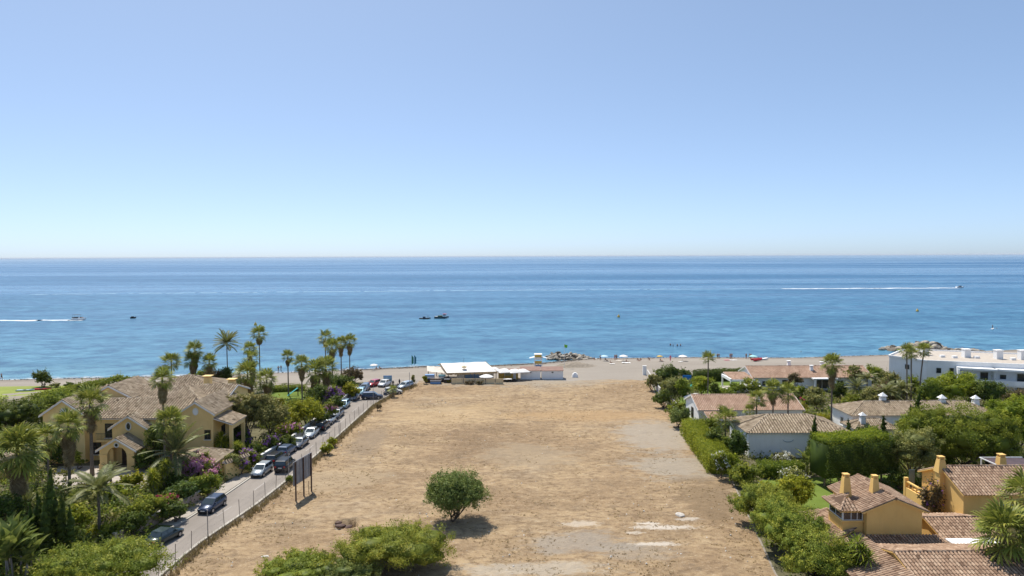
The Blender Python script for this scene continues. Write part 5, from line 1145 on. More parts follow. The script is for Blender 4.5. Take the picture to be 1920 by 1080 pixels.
def in_field(rg):
    y = 62+100*rg.random()**1.5; k = rg.random(); xa = interp(FLx, y)+.3; xb = interp(FRx, y)-.3
    return (xa+(xb-xa)*k, y, 0.08)
def fence_side(rg):
    y = rg.uniform(60, 160); return (interp(FLx, y)+abs(rg.normal())*0.5-0.1, y, 0.05)
tufts('dry_grass', 'short dry straw-coloured grass scattered over the field', 9000, 0.03, 0.09, 'straw', in_field, 7, 3, 0.05)
tufts('dry_grass', 'taller brown weeds along the foot of the roadside fence', 1300, 0.25, 0.75, 'dead', fence_side, 8, 4, 0.03)

# --- low dense undergrowth between the shrubs, uncountable
def inside(poly, x, y):
    c = False; j = len(poly)-1
    for i in range(len(poly)):
        if (poly[i][1] > y) != (poly[j][1] > y) and x < (poly[j][0]-poly[i][0])*(y-poly[i][1])/(poly[j][1]-poly[i][1])+poly[i][0]: c = not c
        j = i
    return c
KEEP = [P((90, 918), (270, 923), (300, 893), (290, 868), (110, 870)), P((160, 1018), (230, 1008), (240, 982), (170, 982)), P((330, 995), (350, 978), (420, 940), (450, 915), (405, 925), (330, 965), (255, 1012), (262, 1020)), P((500, 764), (575, 764), (575, 730), (500, 730)),
        P((1320, 765), (1425, 765), (1425, 708), (1340, 708), (1305, 735)), P((1262, 795), (1312, 795), (1312, 742), (1270, 742)), P((1500, 990), (1590, 978), (1705, 930), (1690, 888), (1540, 893), (1430, 898), (1390, 940)), P((-200, 757), (0, 754), (100, 745), (140, 727), (120, 720), (0, 722), (-200, 724)),
        [(-69, 96), (-41, 96), (-41, 124), (-69, 124)], [(53, 150), (80, 150), (80, 161), (53, 161)], [(32.5, 117), (51.5, 117), (51.5, 131), (32.5, 131)], [(34.5, 101), (50, 101), (50, 110.5), (34.5, 110.5)], [(53.5, 108), (81, 108), (81, 124), (53.5, 124)], [(29, 55), (57, 55), (57, 84), (29, 84)], P((1394, 845), (1414, 845), (1414, 820), (1394, 820)), [(-77.8, 87), (-69, 87), (-69, 96), (-77.8, 96)]]
def undergrowth(label, y0, y1, n, seed, edge, hmax=1.1):
    rg = np.random.default_rng(seed); bl = []
    tries = 0
    while len(bl) < n and tries < n*8:
        tries += 1; y = rg.uniform(y0, y1); xa, xb = edge(y); x = rg.uniform(xa, xb)
        if any(inside(k, x, y) for k in KEEP): continue
        r = rg.uniform(.7, 1.7); bl.append((x, y, .1, r, r, rg.uniform(.4, 1.0)*hmax))
    for mat, sub in (('mid', bl[0::3]), ('dark', bl[1::3]), ('olive', bl[2::3])):
        V, Qd, A = leaf_arrays(sub, len(sub)*52, .34, rg, clump=.25, per=13, lowcut=.05, fill=.1); tag(link('undergrowth', npmesh('undergrowth', V, quads=Qd, attr=A), LM[mat]), label % {'mid': 'green', 'dark': 'dark', 'olive': 'grey-green'}[mat], 'undergrowth', kind='stuff')
undergrowth('%s low undergrowth between the plants of the left gardens', 62, 158, 1700, 5, lambda y: (-W(960, 800, y).y*.78-2, interp(KX0, y)-2.4), 1.7)
undergrowth('%s low undergrowth between the plants of the right gardens', 56, 170, 1500, 6, lambda y: (interp(FRx, y)+1.2, min(105, y*.9+4)))
# ================================================================== VEHICLES AND STREET THINGS
def paint(name, col, metal=0.35, rough=0.32):
    m, t, b = newmat(name); b.inputs['Base Color'].default_value = col+(1,); b.inputs['Metallic'].default_value = metal; b.inputs['Roughness'].default_value = rough
    b.inputs['Coat Weight'].default_value = 0.6; b.inputs['Coat Roughness'].default_value = 0.08
    return m
PAINT = dict(green=paint('paint_dark_green', (0.012, 0.03, 0.032)), navy=paint('paint_navy', (0.025, 0.04, 0.08)), silver=paint('paint_silver', (0.42, 0.46, 0.48), 0.5), black=paint('paint_black', (0.015, 0.016, 0.02)),
    blue=paint('paint_slate_blue', (0.06, 0.09, 0.15)), grey=paint('paint_grey', (0.16, 0.17, 0.19), 0.5), lightblue=paint('paint_light_blue', (0.30, 0.44, 0.52), 0.3), red=paint('paint_red', (0.42, 0.02, 0.035), 0.2), white=paint('paint_white', (0.75, 0.75, 0.75), 0.0), cream=paint('paint_cream', (0.55, 0.52, 0.44), 0.0), teal=paint('paint_pale_teal', (0.22, 0.36, 0.42), 0.4))
TYRE = surf('tyre_rubber', (0.012, 0.012, 0.012), (0.03, 0.03, 0.03), 8, 0.85)
RIM = paint('alloy_rim', (0.4, 0.4, 0.42), 0.8, 0.35)
m, t, b = newmat('car_glass'); b.inputs['Base Color'].default_value = (0.025, 0.04, 0.045, 1); b.inputs['Roughness'].default_value = 0.05; b.inputs['Specular IOR Level'].default_value = 0.9; CGLASS = m
m, t, b = newmat('headlight_lens'); b.inputs['Base Color'].default_value = (0.7, 0.72, 0.74, 1); b.inputs['Roughness'].default_value = 0.1; LENS = m
m, t, b = newmat('taillight_lens'); b.inputs['Base Color'].default_value = (0.42, 0.015, 0.015, 1); b.inputs['Roughness'].default_value = 0.15; TAIL = m
PLATE = surf('number_plate', (0.7, 0.7, 0.68), (0.78, 0.78, 0.76), 3, 0.5)
PLASTIC = surf('black_plastic', (0.015, 0.015, 0.015), (0.03, 0.03, 0.03), 5, 0.6)
SPEC = {  # stations: x, half width, low, belt ; cabin: rear foot, front foot, rear top, front top, roof height
 'hatch': ([(-1.98, .68, .38, .74), (-1.9, .80, .27, .93), (-1.2, .86, .22, .96), (0, .87, .20, .94), (.85, .86, .20, .92), (1.3, .85, .22, .85), (1.8, .79, .25, .71), (1.98, .64, .36, .58)], (-1.86, 1.12, -1.5, .25, 1.48), 1.25),
 'sedan': ([(-2.25, .70, .40, .78), (-2.18, .80, .28, .90), (-1.4, .86, .22, .94), (0, .87, .20, .92), (.9, .86, .20, .90), (1.4, .85, .22, .82), (2.0, .79, .25, .70), (2.22, .64, .36, .57)], (-1.55, 1.1, -.95, .3, 1.42), 1.35),
 'estate': ([(-2.25, .72, .40, .80), (-2.18, .82, .28, .97), (-1.4, .88, .22, .98), (0, .89, .20, .96), (.9, .88, .20, .94), (1.4, .86, .22, .86), (2.0, .80, .25, .73), (2.22, .66, .36, .60)], (-2.1, 1.15, -1.85, .35, 1.50), 1.36),
 'suv': ([(-2.2, .76, .48, .95), (-2.12, .86, .36, 1.10), (-1.4, .92, .32, 1.12), (0, .93, .30, 1.10), (.95, .92, .30, 1.08), (1.4, .91, .32, 1.03), (1.95, .86, .36, .92), (2.15, .74, .46, .78)], (-2.1, 1.05, -1.92, .5, 1.74), 1.35),
 'convertible': ([(-2.05, .70, .38, .74), (-1.95, .80, .27, .90), (-1.2, .85, .22, .92), (0, .86, .20, .88), (.85, .85, .20, .88), (1.3, .84, .22, .80), (1.85, .78, .25, .68), (2.05, .64, .36, .56)], (-.9, 1.0, -.75, .45, 1.28), 1.28)}
CARM = {}
def car_meshes(kind):
    if kind in CARM: return CARM[kind]
    st, (cr, cf, tr, tf, zr), wb = SPEC[kind]; D = {}
    mb = MB(); V = []; n = 9
    for (x, w, zl, zt) in st:
        V += [(x, -w*.88, zl), (x, -w, zl+.16), (x, -w*1.0, zt-.14), (x, -w*.88, zt), (x, 0, zt+.035), (x, w*.88, zt), (x, w*1.0, zt-.14), (x, w, zl+.16), (x, w*.88, zl)]
    Fc = [(i*n+k, i*n+(k+1) % n, (i+1)*n+(k+1) % n, (i+1)*n+k) for i in range(len(st)-1) for k in range(n)]
    Fc += [tuple(range(n-1, -1, -1)), tuple((len(st)-1)*n+k for k in range(n))]
    mb.add(V, Fc); D['body'] = mb.mesh('body', True)
    zb = interp([(s[0], s[3]) for s in st], 0)-.03; wl = .80 if kind != 'suv' else .85; wt = wl-.17
    def ring(f, z, grow=0.0): return [((cr+(tr-cr)*f)-grow, -(wl+(wt-wl)*f)-grow, z), ((cf+(tf-cf)*f)+grow, -(wl+(wt-wl)*f)-grow, z), ((cf+(tf-cf)*f)+grow, (wl+(wt-wl)*f)+grow, z), ((cr+(tr-cr)*f)-grow, (wl+(wt-wl)*f)+grow, z)]
    zz = lambda f: zb+(zr-zb)*f
    A, B, C = ring(0, zb), ring(.92, zz(.92)), ring(1.0, zz(1.0)); C = [((p[0]*.93+(tr+tf)/2*.07), p[1]*.9, p[2]) for p in C]
    mb = MB()
    if kind != 'convertible':
        mb.add(A+B+C, [(a+k, a+(k+1) % 4, a+4+(k+1) % 4, a+4+k) for a in (0, 4) for k in range(4)]+[(8, 9, 10, 11)])
    else:
        mb.box(cf-.35, cf-.28, -wl+.06, wl-.06, zb, zb+.08).box(-.55, -.35, -.6, -.1, zb, zb+.3).box(-.55, -.35, .1, .6, zb, zb+.3).box(-1.0, .4, -wl+.1, wl-.1, zb+.005, zb+.02)
    D['cabin'] = mb.mesh('cabin')
    def quad(f0, f1, s0, s1, side):
        P = []
        for f, s in ((f0, s0), (f0, s1), (f1, s1), (f1, s0)):
            r = ring(f, zz(f), .012); a, b = {'L': (3, 2), 'R': (0, 1), 'F': (1, 2), 'B': (0, 3)}[side]; pa, pb = Vector(r[a]), Vector(r[b]); P.append(pa.lerp(pb, s))
        return P
    W4 = {'windscreen': ('F', .06, .94, .1, .9), 'rear_window': ('B', .06, .94, .2, .86), 's1': ('R', .04, .44, .22, .86), 's2': ('R', .48, .92, .22, .86), 's3': ('L', .04, .44, .22, .86), 's4': ('L', .48, .92, .22, .86)}
    if kind == 'convertible': W4 = {'windscreen': ('F', .06, .94, .0, .9)}
    for k, (sd, s0, s1, f0, f1) in W4.items():
        if sd in 'RL' : f1 = .86
        D[k] = MB().poly(quad(f0, f1, s0, s1, sd), .012).mesh(k)
    rw = .31 if kind != 'suv' else .37
    D['tyre'] = MB().tube([(0, -.1, 0), (0, -.09, 0), (0, .09, 0), (0, .1, 0)], [rw*.9, rw, rw, rw*.9], 16).mesh('tyre'); D['rim'] = MB().tube([(0, -.108, 0), (0, .108, 0)], rw*.6, 12).mesh('rim')
    D['arch'] = MB().tube([(0, -.085, 0), (0, .085, 0)], rw*1.2, 14).mesh('wheel_arch')
    xf, xb = st[-1][0], st[0][0]; hz = st[-2][3]-.12
    D['head'] = MB().box(xf-.22, xf-.05, -.13, .13, hz-.08, hz+.06).mesh('headlight'); tz = st[0][3]
    D['tail'] = MB().box(xb-.01, xb+.14, -.12, .12, tz-.12, tz+.1).mesh('taillight')
    D['pf'] = MB().box(xf-.03, xf+.02, -.26, .26, .42, .53).mesh('number_plate'); D['pb'] = MB().box(xb-.02, xb+.03, -.26, .26, tz-.2, tz-.08).mesh('number_plate')
    D['bumper'] = MB().box(xf-.12, xf+.03, -.6, .6, .28, .4).mesh('bumper'); D['bumperb'] = MB().box(xb-.03, xb+.12, -.62, .62, .34, .47).mesh('bumper')
    D['mirror'] = MB().box(-.07, .07, -.1, .1, -.06, .06).mesh('mirror')
    CARM[kind] = (D, wb, rw, zb, wl, cf); return CARM[kind]
def slot(o, m):
    if not o.data.materials: o.data.materials.append(None)
    o.material_slots[0].link = 'OBJECT'; o.material_slots[0].material = m; return o
def car(label, pos, rz, kind, col, group='cars parked along the road'):
    D, wb, rw, zb, wl, cf = car_meshes(kind); o = thing('parked_car', label, 'car', (pos[0], pos[1], .03), rz, group); P = PAINT[col]
    bo = slot(link('body', D['body'], None, o), P); slot(link('cabin', D['cabin'], None, o), P if kind != 'convertible' else PLASTIC)
    for k in ('windscreen', 'rear_window', 's1', 's2', 's3', 's4'):
        if k in D: slot(link('side_window' if k[0] == 's' else k, D[k], None, o), CGLASS)
    st = SPEC[kind][0]
    for sx in (-1, 1):
        for sy in (-1, 1):
            w = interp([(s[0], s[1]) for s in st], sx*wb)
            ar = slot(link('wheel_arch', D['arch'], None, o), PLASTIC); ar.location = (sx*wb, sy*(w-.075), rw+.02)
            wh = slot(link('wheel', D['tyre'], None, o), TYRE); wh.location = (sx*wb, sy*(w-.07), rw); slot(link('rim', D['rim'], None, wh), RIM)
    for sy in (-1, 1):
        hl = slot(link('headlight', D['head'], None, o), LENS); hl.location.y = sy*.52; tl = slot(link('taillight', D['tail'], None, o), TAIL); tl.location.y = sy*.62
        mi = slot(link('mirror', D['mirror'], None, o), P); mi.location = (cf-.35, sy*(wl+.13), zb+.12)
    slot(link('number_plate', D['pf'], None, o), PLATE); slot(link('number_plate', D['pb'], None, o), PLATE); slot(link('bumper', D['bumper'], None, o), PLASTIC); slot(link('bumper', D['bumperb'], None, o), PLASTIC)
    return o
KX = [(p[1], p[0]) for p in KL]
def road_dir(y): return math.atan2(6.0, interp(KX, y+3)-interp(KX, y-3))
for (lab, u, v, kind, col, mode, turn) in [
    ('dark green saloon nearest the camera, seen from behind', 308, 1015, 'sedan', 'green', 'away', 0), ('navy hatchback by the driveway corner, facing the camera', 398, 955, 'hatch', 'navy', 'cam', 0),
    ('light silver hatchback facing the camera beside the dark off-roader', 491, 889, 'hatch', 'silver', 'cam', 0), ('black off-roader on the field side of the road, behind the billboard', 535, 880, 'suv', 'black', 'away', 4),
    ('black estate car just behind the light silver hatchback', 518, 866, 'estate', 'black', 'away', 0), ('dark blue car between the black estate and the slate grey car', 538, 851, 'hatch', 'blue', 'away', 0),
    ('slate grey car, third beyond the light silver hatchback', 562, 837, 'sedan', 'grey', 'cam', 0), ('silver-grey saloon with a space behind it', 584, 818, 'sedan', 'silver', 'cam', 0),
    ('black hatchback in front of the open-top car', 605, 804, 'hatch', 'black', 'away', 0), ('silver open-top car between two dark cars', 618, 793, 'convertible', 'silver', 'away', 0),
    ('dark grey car just beyond the open-top car', 632, 782, 'estate', 'grey', 'cam', 0), ('light blue hatchback standing alone by the dark shrubs', 645, 764, 'hatch', 'lightblue', 'cam', 0),
    ('grey car before the row of three at the road end', 664, 749, 'hatch', 'grey', 'cam', 0), ('pale blue car in the middle of the row at the road end', 676, 740, 'hatch', 'teal', 'cam', 0), ('slate blue car last in the row by the yellow-green bush', 684, 732, 'estate', 'blue', 'cam', 0),
    ('dark estate car turning across the end of the road', 698, 748, 'estate', 'navy', 'across', 0), ('red car parked on the sand side of the road end', 701, 724, 'hatch', 'red', 'cam', -25), ('white car parked beside the red car', 721, 724, 'hatch', 'white', 'cam', -18),
    ('silver car alone at the kerb near the beach bar', 760, 728, 'estate', 'silver', 'cam', -28), ('pale car half hidden by the small palm', 737, 739, 'hatch', 'cream', 'across', 8)]:
    p = G(u, v); a = road_dir(p.y)
    rz = {'away': a, 'cam': a+math.pi, 'across': R(8)}[mode]+R(turn)
    car(lab, p, rz, kind, col)
# motorbike
def motorbike(label, pos, rz):
    o = thing('motorbike', label, 'motorbike', pos, rz)
    for x in (-.7, .7):
        w = MB().tube([(x, -.06, .31), (x, .06, .31)], .31, 14).build('wheel', TYRE, o); MB().tube([(x, -.065, .31), (x, .065, .31)], .17, 10).build('rim', RIM, w)
    MB().tube([(.7, 0, .31), (.45, 0, .85), (-.3, 0, .6), (-.7, 0, .31)], .05, 6).build('frame', METAL_D, o); MB().lathe([(.02, 0), (.16, .06), (.17, .2), (.03, .28)], (.15, 0, .62), 8).build('fuel_tank', PAINT['black'], o); MB().box(-.62, .0, -.13, .13, .72, .82).build('seat', PLASTIC, o)
    MB().tube([(.4, -.38, 1.0), (.48, 0, .98), (.4, .38, 1.0)], .02, 5).build('handlebar', METAL_D, o); MB().box(-.2, .25, -.17, .17, .28, .6).build('engine', GALV, o); return o
q = G(742, 728); motorbike('black motorbike parked among the people at the road end', (q.x, q.y, .03), 0.4); q = G(748, 727); motorbike('second black motorbike leaning next to the first one', (q.x, q.y, .03), 0.7)
# --- roadside fence
FW = [(-33.4, 60.5)]+RR[2:-1]+[(-24.6, 157.5)]
fo = thing('wire_fence', 'thin wire mesh fence on metal posts along the road', 'fence', (-31, 100, 0))
pts = []; acc = 0.0
L2 = offset_line(FW, -0.17)
for a, b2 in zip(L2, L2[1:]):
    a, b2 = Vector(a), Vector(b2); d = (b2-a).length; s = acc
    while s < d: pts.append(a.lerp(b2, s/d)); s += 3.1
    acc = s-d
rn = random.Random(5); postm = MB().tube([(0, 0, 0), (0, 0, 1.85)], .03, 6).mesh('post'); postm.materials.append(surf('rusty_post', (0.13, 0.10, 0.08), (0.22, 0.19, 0.16), 5, 0.8))
for p in pts:
    po = link('post', postm, None, fo); po.location = (p.x+31, p.y-100, .15); po.rotation_euler = (rn.uniform(-.05, .05), rn.uniform(-.06, .06), 0)
V = []; Qd = []
def wire(p, q, w=.004):
    n0 = len(V); d = (q-p); s = Vector((0, 0, w)) if abs(d.z) < .5*d.length else (Vector((d.x, d.y, 0)).normalized() if d.xy.length > 1e-3 else Vector((0, 1, 0)))*w
    V.extend([tuple(p-s), tuple(q-s), tuple(q+s), tuple(p+s)]); Qd.append((n0, n0+1, n0+2, n0+3))
off = Vector((31, -100, 0))
for a, b2 in zip(pts, pts[1:]):
    a3, b3 = Vector((a.x, a.y, 0))+off, Vector((b2.x, b2.y, 0))+off
    if rn.random() < .12: continue
    for z in (.25, 1.0, 1.75): wire(a3+Vector((0, 0, z)), b3+Vector((0, 0, z+rn.uniform(-.04, .04))), .006)
    n = 20
    for k in range(-10, n):
        f0, f1 = k/n, (k+10)/n; g0, g1 = max(0, f0), min(1, f1)
        for sg in (1, -1):
            za, zb2 = (.25+1.5*(g0-f0)/(f1-f0), .25+1.5*(g1-f0)/(f1-f0))
            if sg < 0: za, zb2 = 2.0-za, 2.0-zb2
            wire(a3.lerp(b3, g0)+Vector((0, 0, za)), a3.lerp(b3, g1)+Vector((0, 0, zb2)))
wo = link('wire_mesh', npmesh('wire_mesh', V, quads=Qd), GALV, fo); wo['kind'] = 'stuff'
# --- poles
for (lab, u, vb, vt) in [('grey metal pole beside the fence near the navy hatchback', 390, 1012, 955), ('grey metal pole in front of the black off-roader', 541, 892, 846), ('grey pole on the verge by the black hatchback', 636, 815, 784), ('thin pole at the kerb by the turning estate car', 700, 762, 728), ('thin pole behind the lone silver car', 768, 732, 698), ('small signpost at the kerb near the pale car', 722, 752, 736)]:
    p = G(u, vb); hgt = W(u, vt, p.y).z; o = thing('metal_pole', lab, 'pole', p)
    MB().tube([(0, 0, 0), (0, 0, hgt)], .05, 8).build('shaft', GALV, o); MB().lathe([(.09, 0), (.09, .06), (.05, .1)], (0, 0, .01), 8).build('base_plate', GALV, o)
    if 'signpost' in lab: MB().box(-.3, .3, -.08, -.055, hgt-.55, hgt-.02).build('sign_plate', PAINT['blue'], o)
# --- billboard seen from behind
b0 = Vector((-26.55, 83.6, 0)); b1 = Vector((-25.75, 87.4, 0)); dv = (b1-b0); ln = dv.length; ang = math.atan2(dv.y, dv.x)
o = thing('billboard', 'tall billboard seen from behind on three dark posts at the field edge', 'billboard', b0, ang)
for k in range(3): MB().box(ln*k/2-.07, ln*k/2+.07, -.07, .07, 0, 5.0).build('post', surf('rusty_steel', (0.07, 0.04, 0.03), (0.13, 0.08, 0.06), 4, 0.8) if k == 0 else bpy.data.materials['rusty_steel'], o)
bb = MB().box(-.35, ln+.35, .10, .16, 2.05, 5.0).build('panel', surf('panel_back', (0.22, 0.23, 0.25), (0.32, 0.33, 0.35), 1.5, 0.6), o)
for k in range(4): MB().box(-.33, ln+.33, .062, .098, 2.15+k*.9, 2.23+k*.9).build('rail', GALV, bb)
for k in range(7): MB().box(-.3+k*(ln+.55)/6, -.24+k*(ln+.55)/6, .03, .0615, 2.08, 4.97).build('stud', GALV, bb)
for (lab, u, vb, vt) in (('thin rusty stake right of the billboard, taller one', 585, 929, 894), ('thin rusty stake right of the billboard, shorter one', 579, 927, 902)):
    p = G(u, vb); hgt = W(u, vt, p.y).z; oo = thing('stake', lab, 'stake', p); MB().tube([(0, 0, 0), (.02, 0, hgt)], .035, 6).build('rod', bpy.data.materials['rusty_steel'], oo)
# --- rubble by the open pit and scattered stones
STONE = surf('pale_stone', (0.42, 0.38, 0.33), (0.60, 0.55, 0.48), 2.5, 0.9, 0.3)
def rock_mesh(name, seed, sx=1, sy=1, sz=.7):
    rg = np.random.default_rng(seed); bm = bmesh.new(); bmesh.ops.create_icosphere(bm, subdivisions=2, radius=1)
    ax = rg.normal(size=(6, 3))
    for v in bm.verts:
        n = np.array(v.co); k = 1.0
        for a in ax: a = a/np.linalg.norm(a); k = min(k, .72/max(.2, float(n@a))) if n@a > .3 else k
        v.co = Vector((n*k*np.array((sx, sy, sz))*rg.uniform(.94, 1.06)))
    me = bpy.data.meshes.new(name); bm.to_mesh(me); bm.free(); return me
ROCKS = [rock_mesh('rock', 60+i) for i in range(6)]
for me in ROCKS: me.materials.append(STONE)
for i, (u, v, s, lab) in enumerate([(640, 988, .55, 'broken slab on the near edge of the open pit'), (653, 990, .4, 'small broken stone beside the open pit'), (1276, 968, .55, 'white boulder lying in the chalky patch of the field'), (497, 1047, .42, 'white stone in the field near the bottom bushes'), (635, 982, .35, 'stone at the left rim of the open pit')]):
    p = G(u, v); o = link('boulder', rock_mesh('boulder', 90+i), STONE if i in (2, 3) else bpy.data.materials['rusty_steel']); o.location = (p.x, p.y, .12); o.scale = (s*1.3, s, s*.7); o.rotation_euler = (0, 0, i); tag(o, lab, 'stone')
rg = np.random.default_rng(77); V = []; Qd = []
for i in range(420):
    y = 63+95*rg.random()**1.4; x = interp(FLx, y)+.5+rg.random()*(interp(FRx, y)-interp(FLx, y)-1); s = rg.uniform(.03, .13); o0 = len(V)
    for dz in (0, 1):
        for k in range(4): a = k*1.57+rg.uniform(-.4, .4); q = s*(1-.35*dz)*rg.uniform(.7, 1.2); V.append((x+q*math.cos(a), y+q*math.sin(a), .07+dz*s*.8))
    Qd += [(o0+4, o0+5, o0+6, o0+7)]+[(o0+k, o0+(k+1) % 4, o0+4+(k+1) % 4, o0+4+k) for k in range(4)]
tag(link('pebbles', npmesh('pebbles', V, quads=Qd), surf('pebble', (0.35, 0.31, 0.26), (0.7, 0.66, 0.6), .8, 0.9)), 'pale pebbles and litter scattered over the field', 'stones', kind='stuff')
# ================================================================== BEACH AND SEA
def BG(u, v, dz=0.0):
    z = 0.0
    for _ in range(12):
        p = G(u, v, z); z = land_z(p.x, p.y) if shore(p.x) > p.y else SEA
    return Vector((p.x, p.y, z+dz))
CANVAS = surf('white_canvas', (0.74, 0.71, 0.66), (0.84, 0.82, 0.78), 0.7, 0.8, 0.1)
CANVAS2 = surf('cream_canvas', (0.62, 0.55, 0.46), (0.72, 0.65, 0.55), 0.9, 0.85, 0.1)
THATCH = surf('thatch', (0.30, 0.20, 0.10), (0.52, 0.38, 0.21), 5, 0.95, 0.6, (1, 1, .3))
BAMBOO = surf('bamboo_screen', (0.66, 0.52, 0.30), (0.78, 0.64, 0.40), 3, 0.85, 0.2, (2, 2, .2))
BLUEP = surf('blue_panel', (0.16, 0.28, 0.48), (0.22, 0.36, 0.58), 1, 0.7)
BROWNR = surf('brown_sheet_roof', (0.22, 0.135, 0.105), (0.30, 0.19, 0.15), 1.2, 0.85, 0.1)
YEL = surf('yellow_paint', (0.60, 0.40, 0.08), (0.68, 0.46, 0.12), 2, 0.7)
def cloth(name, corners, mat, parent, sag=.25, n=8, thick=.03, m=5):
    """canvas stretched between four corners, sagging in the middle"""
    a, b, c, d = [Vector(p) for p in corners]; mb = MB(); V = []
    for dz in (0, -thick):
        for j in range(m+1):
            for i in range(n+1):
                f, g2 = i/n, j/m; p = a.lerp(b, f).lerp(d.lerp(c, f), g2); p.z += dz-sag*math.sin(math.pi*f)*math.sin(math.pi*g2)+.04*math.sin(f*18); V.append(p)
    N = (n+1)*(m+1); Fc = [(j*(n+1)+i, j*(n+1)+i+1, (j+1)*(n+1)+i+1, (j+1)*(n+1)+i) for j in range(m) for i in range(n)]
    Fc += [tuple(k+N for k in f[::-1]) for f in Fc]
    mb.add(V, Fc); return mb.build(name, mat, parent, smooth=True)
# --- beach bar
BO = Vector((-11, 166, -.05))
o = thing('beach_bar', 'beach bar under a large white canvas roof with thatched edges', 'beach bar', BO)
def rel(x, y, z): return (x-BO.x, y-BO.y, z)
FLc, FRc, RR2, RL2, BRc, BLc = (-15.5, 163.0, 2.35), (-3.6, 165.0, 2.35), (-6.6, 170.0, 4.05), (-17.6, 168.2, 3.95), (-7.5, 175.0, 2.9), (-19.0, 173.0, 2.8)
cloth('canopy', [rel(*FLc), rel(*FRc), rel(*RR2), rel(*RL2)], CANVAS, o, .12, 12); cloth('canopy', [rel(*RL2), rel(*RR2), rel(*BRc), rel(*BLc)], CANVAS, o, .12, 12)
def fringe(p, q, n, name='thatch_fringe'):
    p, q = Vector(rel(*p)), Vector(rel(*q)); mb = MB(); rn2 = random.Random(3); s = (q-p)/n
    for k in range(n):
        a, b = p+s*k, p+s*(k+1); l = rn2.uniform(.28, .55); y = Vector((0, -.12, 0)); mb.add([a+Vector((0, 0, .1)), b+Vector((0, 0, .1)), b-Vector((0, 0, l))+y, a-Vector((0, 0, l*.9))+y], [(0, 1, 2, 3)])
    return mb.build(name, THATCH, o)
fringe(FLc, FRc, 46); fringe(RL2, FLc, 22); fringe(FRc, RR2, 22); fringe(RR2, BRc, 16)
cloth('side_awning', [rel(-20.6, 167.0, 2.2), rel(-15.8, 164.2, 2.2), rel(-17.4, 168.0, 3.2), rel(-21.2, 170.8, 2.9)], CANVAS2, o, .2)
sg = MB().lathe([(.5, 0), (.62, .08), (.62, .3), (.5, .38)], rel(-11.6, 165.7, 3.25), 8).build('roof_sign', BAMBOO, o); MB().tube([rel(-11.6, 165.7, 3.62), rel(-11.6, 165.7, 3.75)], .25, 8).build('sign_cap', surf('faded_green', (0.4, 0.5, 0.4), (0.5, 0.58, 0.46), 2), sg)
MB().tube([rel(-11.9, 168.9, 3.9), rel(-11.9, 168.9, 5.2)], .03, 5).build('mast', METAL_D, o)
for (x, y) in ((-15.2, 163.3), (-11.4, 164.0), (-7.6, 164.6), (-3.9, 165.2), (-17.2, 168.2), (-6.9, 170), (-20.4, 167.2), (-19, 172.6), (-7.8, 174.6)): MB().tube([rel(x, y, 0), rel(x, y, 2.3)], .09, 7).build('pole', bark_g, o)
for k, (x0, x1, mt) in enumerate(((-13.5, -11.6, CANVAS), (-11.5, -9.6, BLUEP), (-9.5, -8.0, BLUEP), (-7.9, -6.2, PLASTIC), (-6.1, -4.6, CANVAS))): MB().box(x0+11, x1+11, .9+k*.25, 1.0+k*.25, .05, 1.95).build('back_panel', mt, o)
MB().box(-2.4, 4.4, 3.5, 3.9, .05, 1.15).build('bar_counter', BAMBOO, o)
# bamboo screens in front of the terrace
for k, (u0, u1) in enumerate(((846, 868), (868.6, 890), (890.6, 910), (910.6, 928), (928.6, 944))):
    a, b = G(u0, 721), G(u1, 721); oo = thing('screen_panel', ['leftmost bamboo screen before the beach bar', 'second bamboo screen from the left before the beach bar', 'middle bamboo screen before the beach bar', 'shaded bamboo screen right of the middle', 'rightmost bamboo screen before the beach bar'][k], 'screen', a, 0, 'bamboo screens of the beach bar')
    MB().box(.02, b.x-a.x-.02, -.04+.002*k, .04+.002*k, .05, 1.42).build('screen', BAMBOO, oo); MB().box(0, .1, -.06, .06, 0, 1.5).build('post', bark_g, oo)
# clutter left of the bar
for k, (u, v, w, hh, d, mt, lab, cat) in enumerate([(806, 717, 2.2, 1.9, 1.4, BLUEP, 'blue stacked beach equipment under the side awning', 'stack'), (817, 720, 2.6, 1.25, 1.2, DWOOD, 'dark wooden crate store at the left of the beach bar', 'crate'), (829, 716, 1.6, 1.7, 1.2, surf('teal_paint', (.10, .26, .30), (.16, .34, .38), 1), 'teal stack of sunbeds beside the dark crate store', 'stack'), (838, 718, 1.3, 1.5, 1.2, PLASTIC, 'dark fridge cabinet beside the first bamboo screen', 'cabinet')]):
    p = G(u, v); oo = thing('equipment_stack', lab, cat, p)
    nl = 5
    for j in range(nl): MB().box(-w/2+.04*(j % 2), w/2-.03*((j+1) % 2), -d/2, d/2, hh*j/nl+.012, hh*(j+1)/nl).build('board', mt if j != 3 else CANVAS, oo)
    MB().box(-w/2+.1, w/2-.1, -d/2-.05, -d/2-.004, .1, hh*.5).build('front_board', DWOOD if mt is not DWOOD else BLUEP, oo)
shrub_at('small yellow-green plant at the left of the beach bar', 797, 721, 703, 9, 'lime', 301, size=.3); shrub_at('small yellow-green bush before the dark fridge cabinet', 841, 719, 712, 9, 'lime', 302, size=.3); shrub_at('small reedy plant on the sand left of the beach bar', 775, 722, 702, 7, 'olive', 303, size=.3)
for (u, w) in ((880, 18), (900, 12)): shrub_at('grey dry shrub below the %s bamboo screen' % ('second' if u == 880 else 'middle'), u, 723, 714, w, 'rust', 304+u, size=.28)
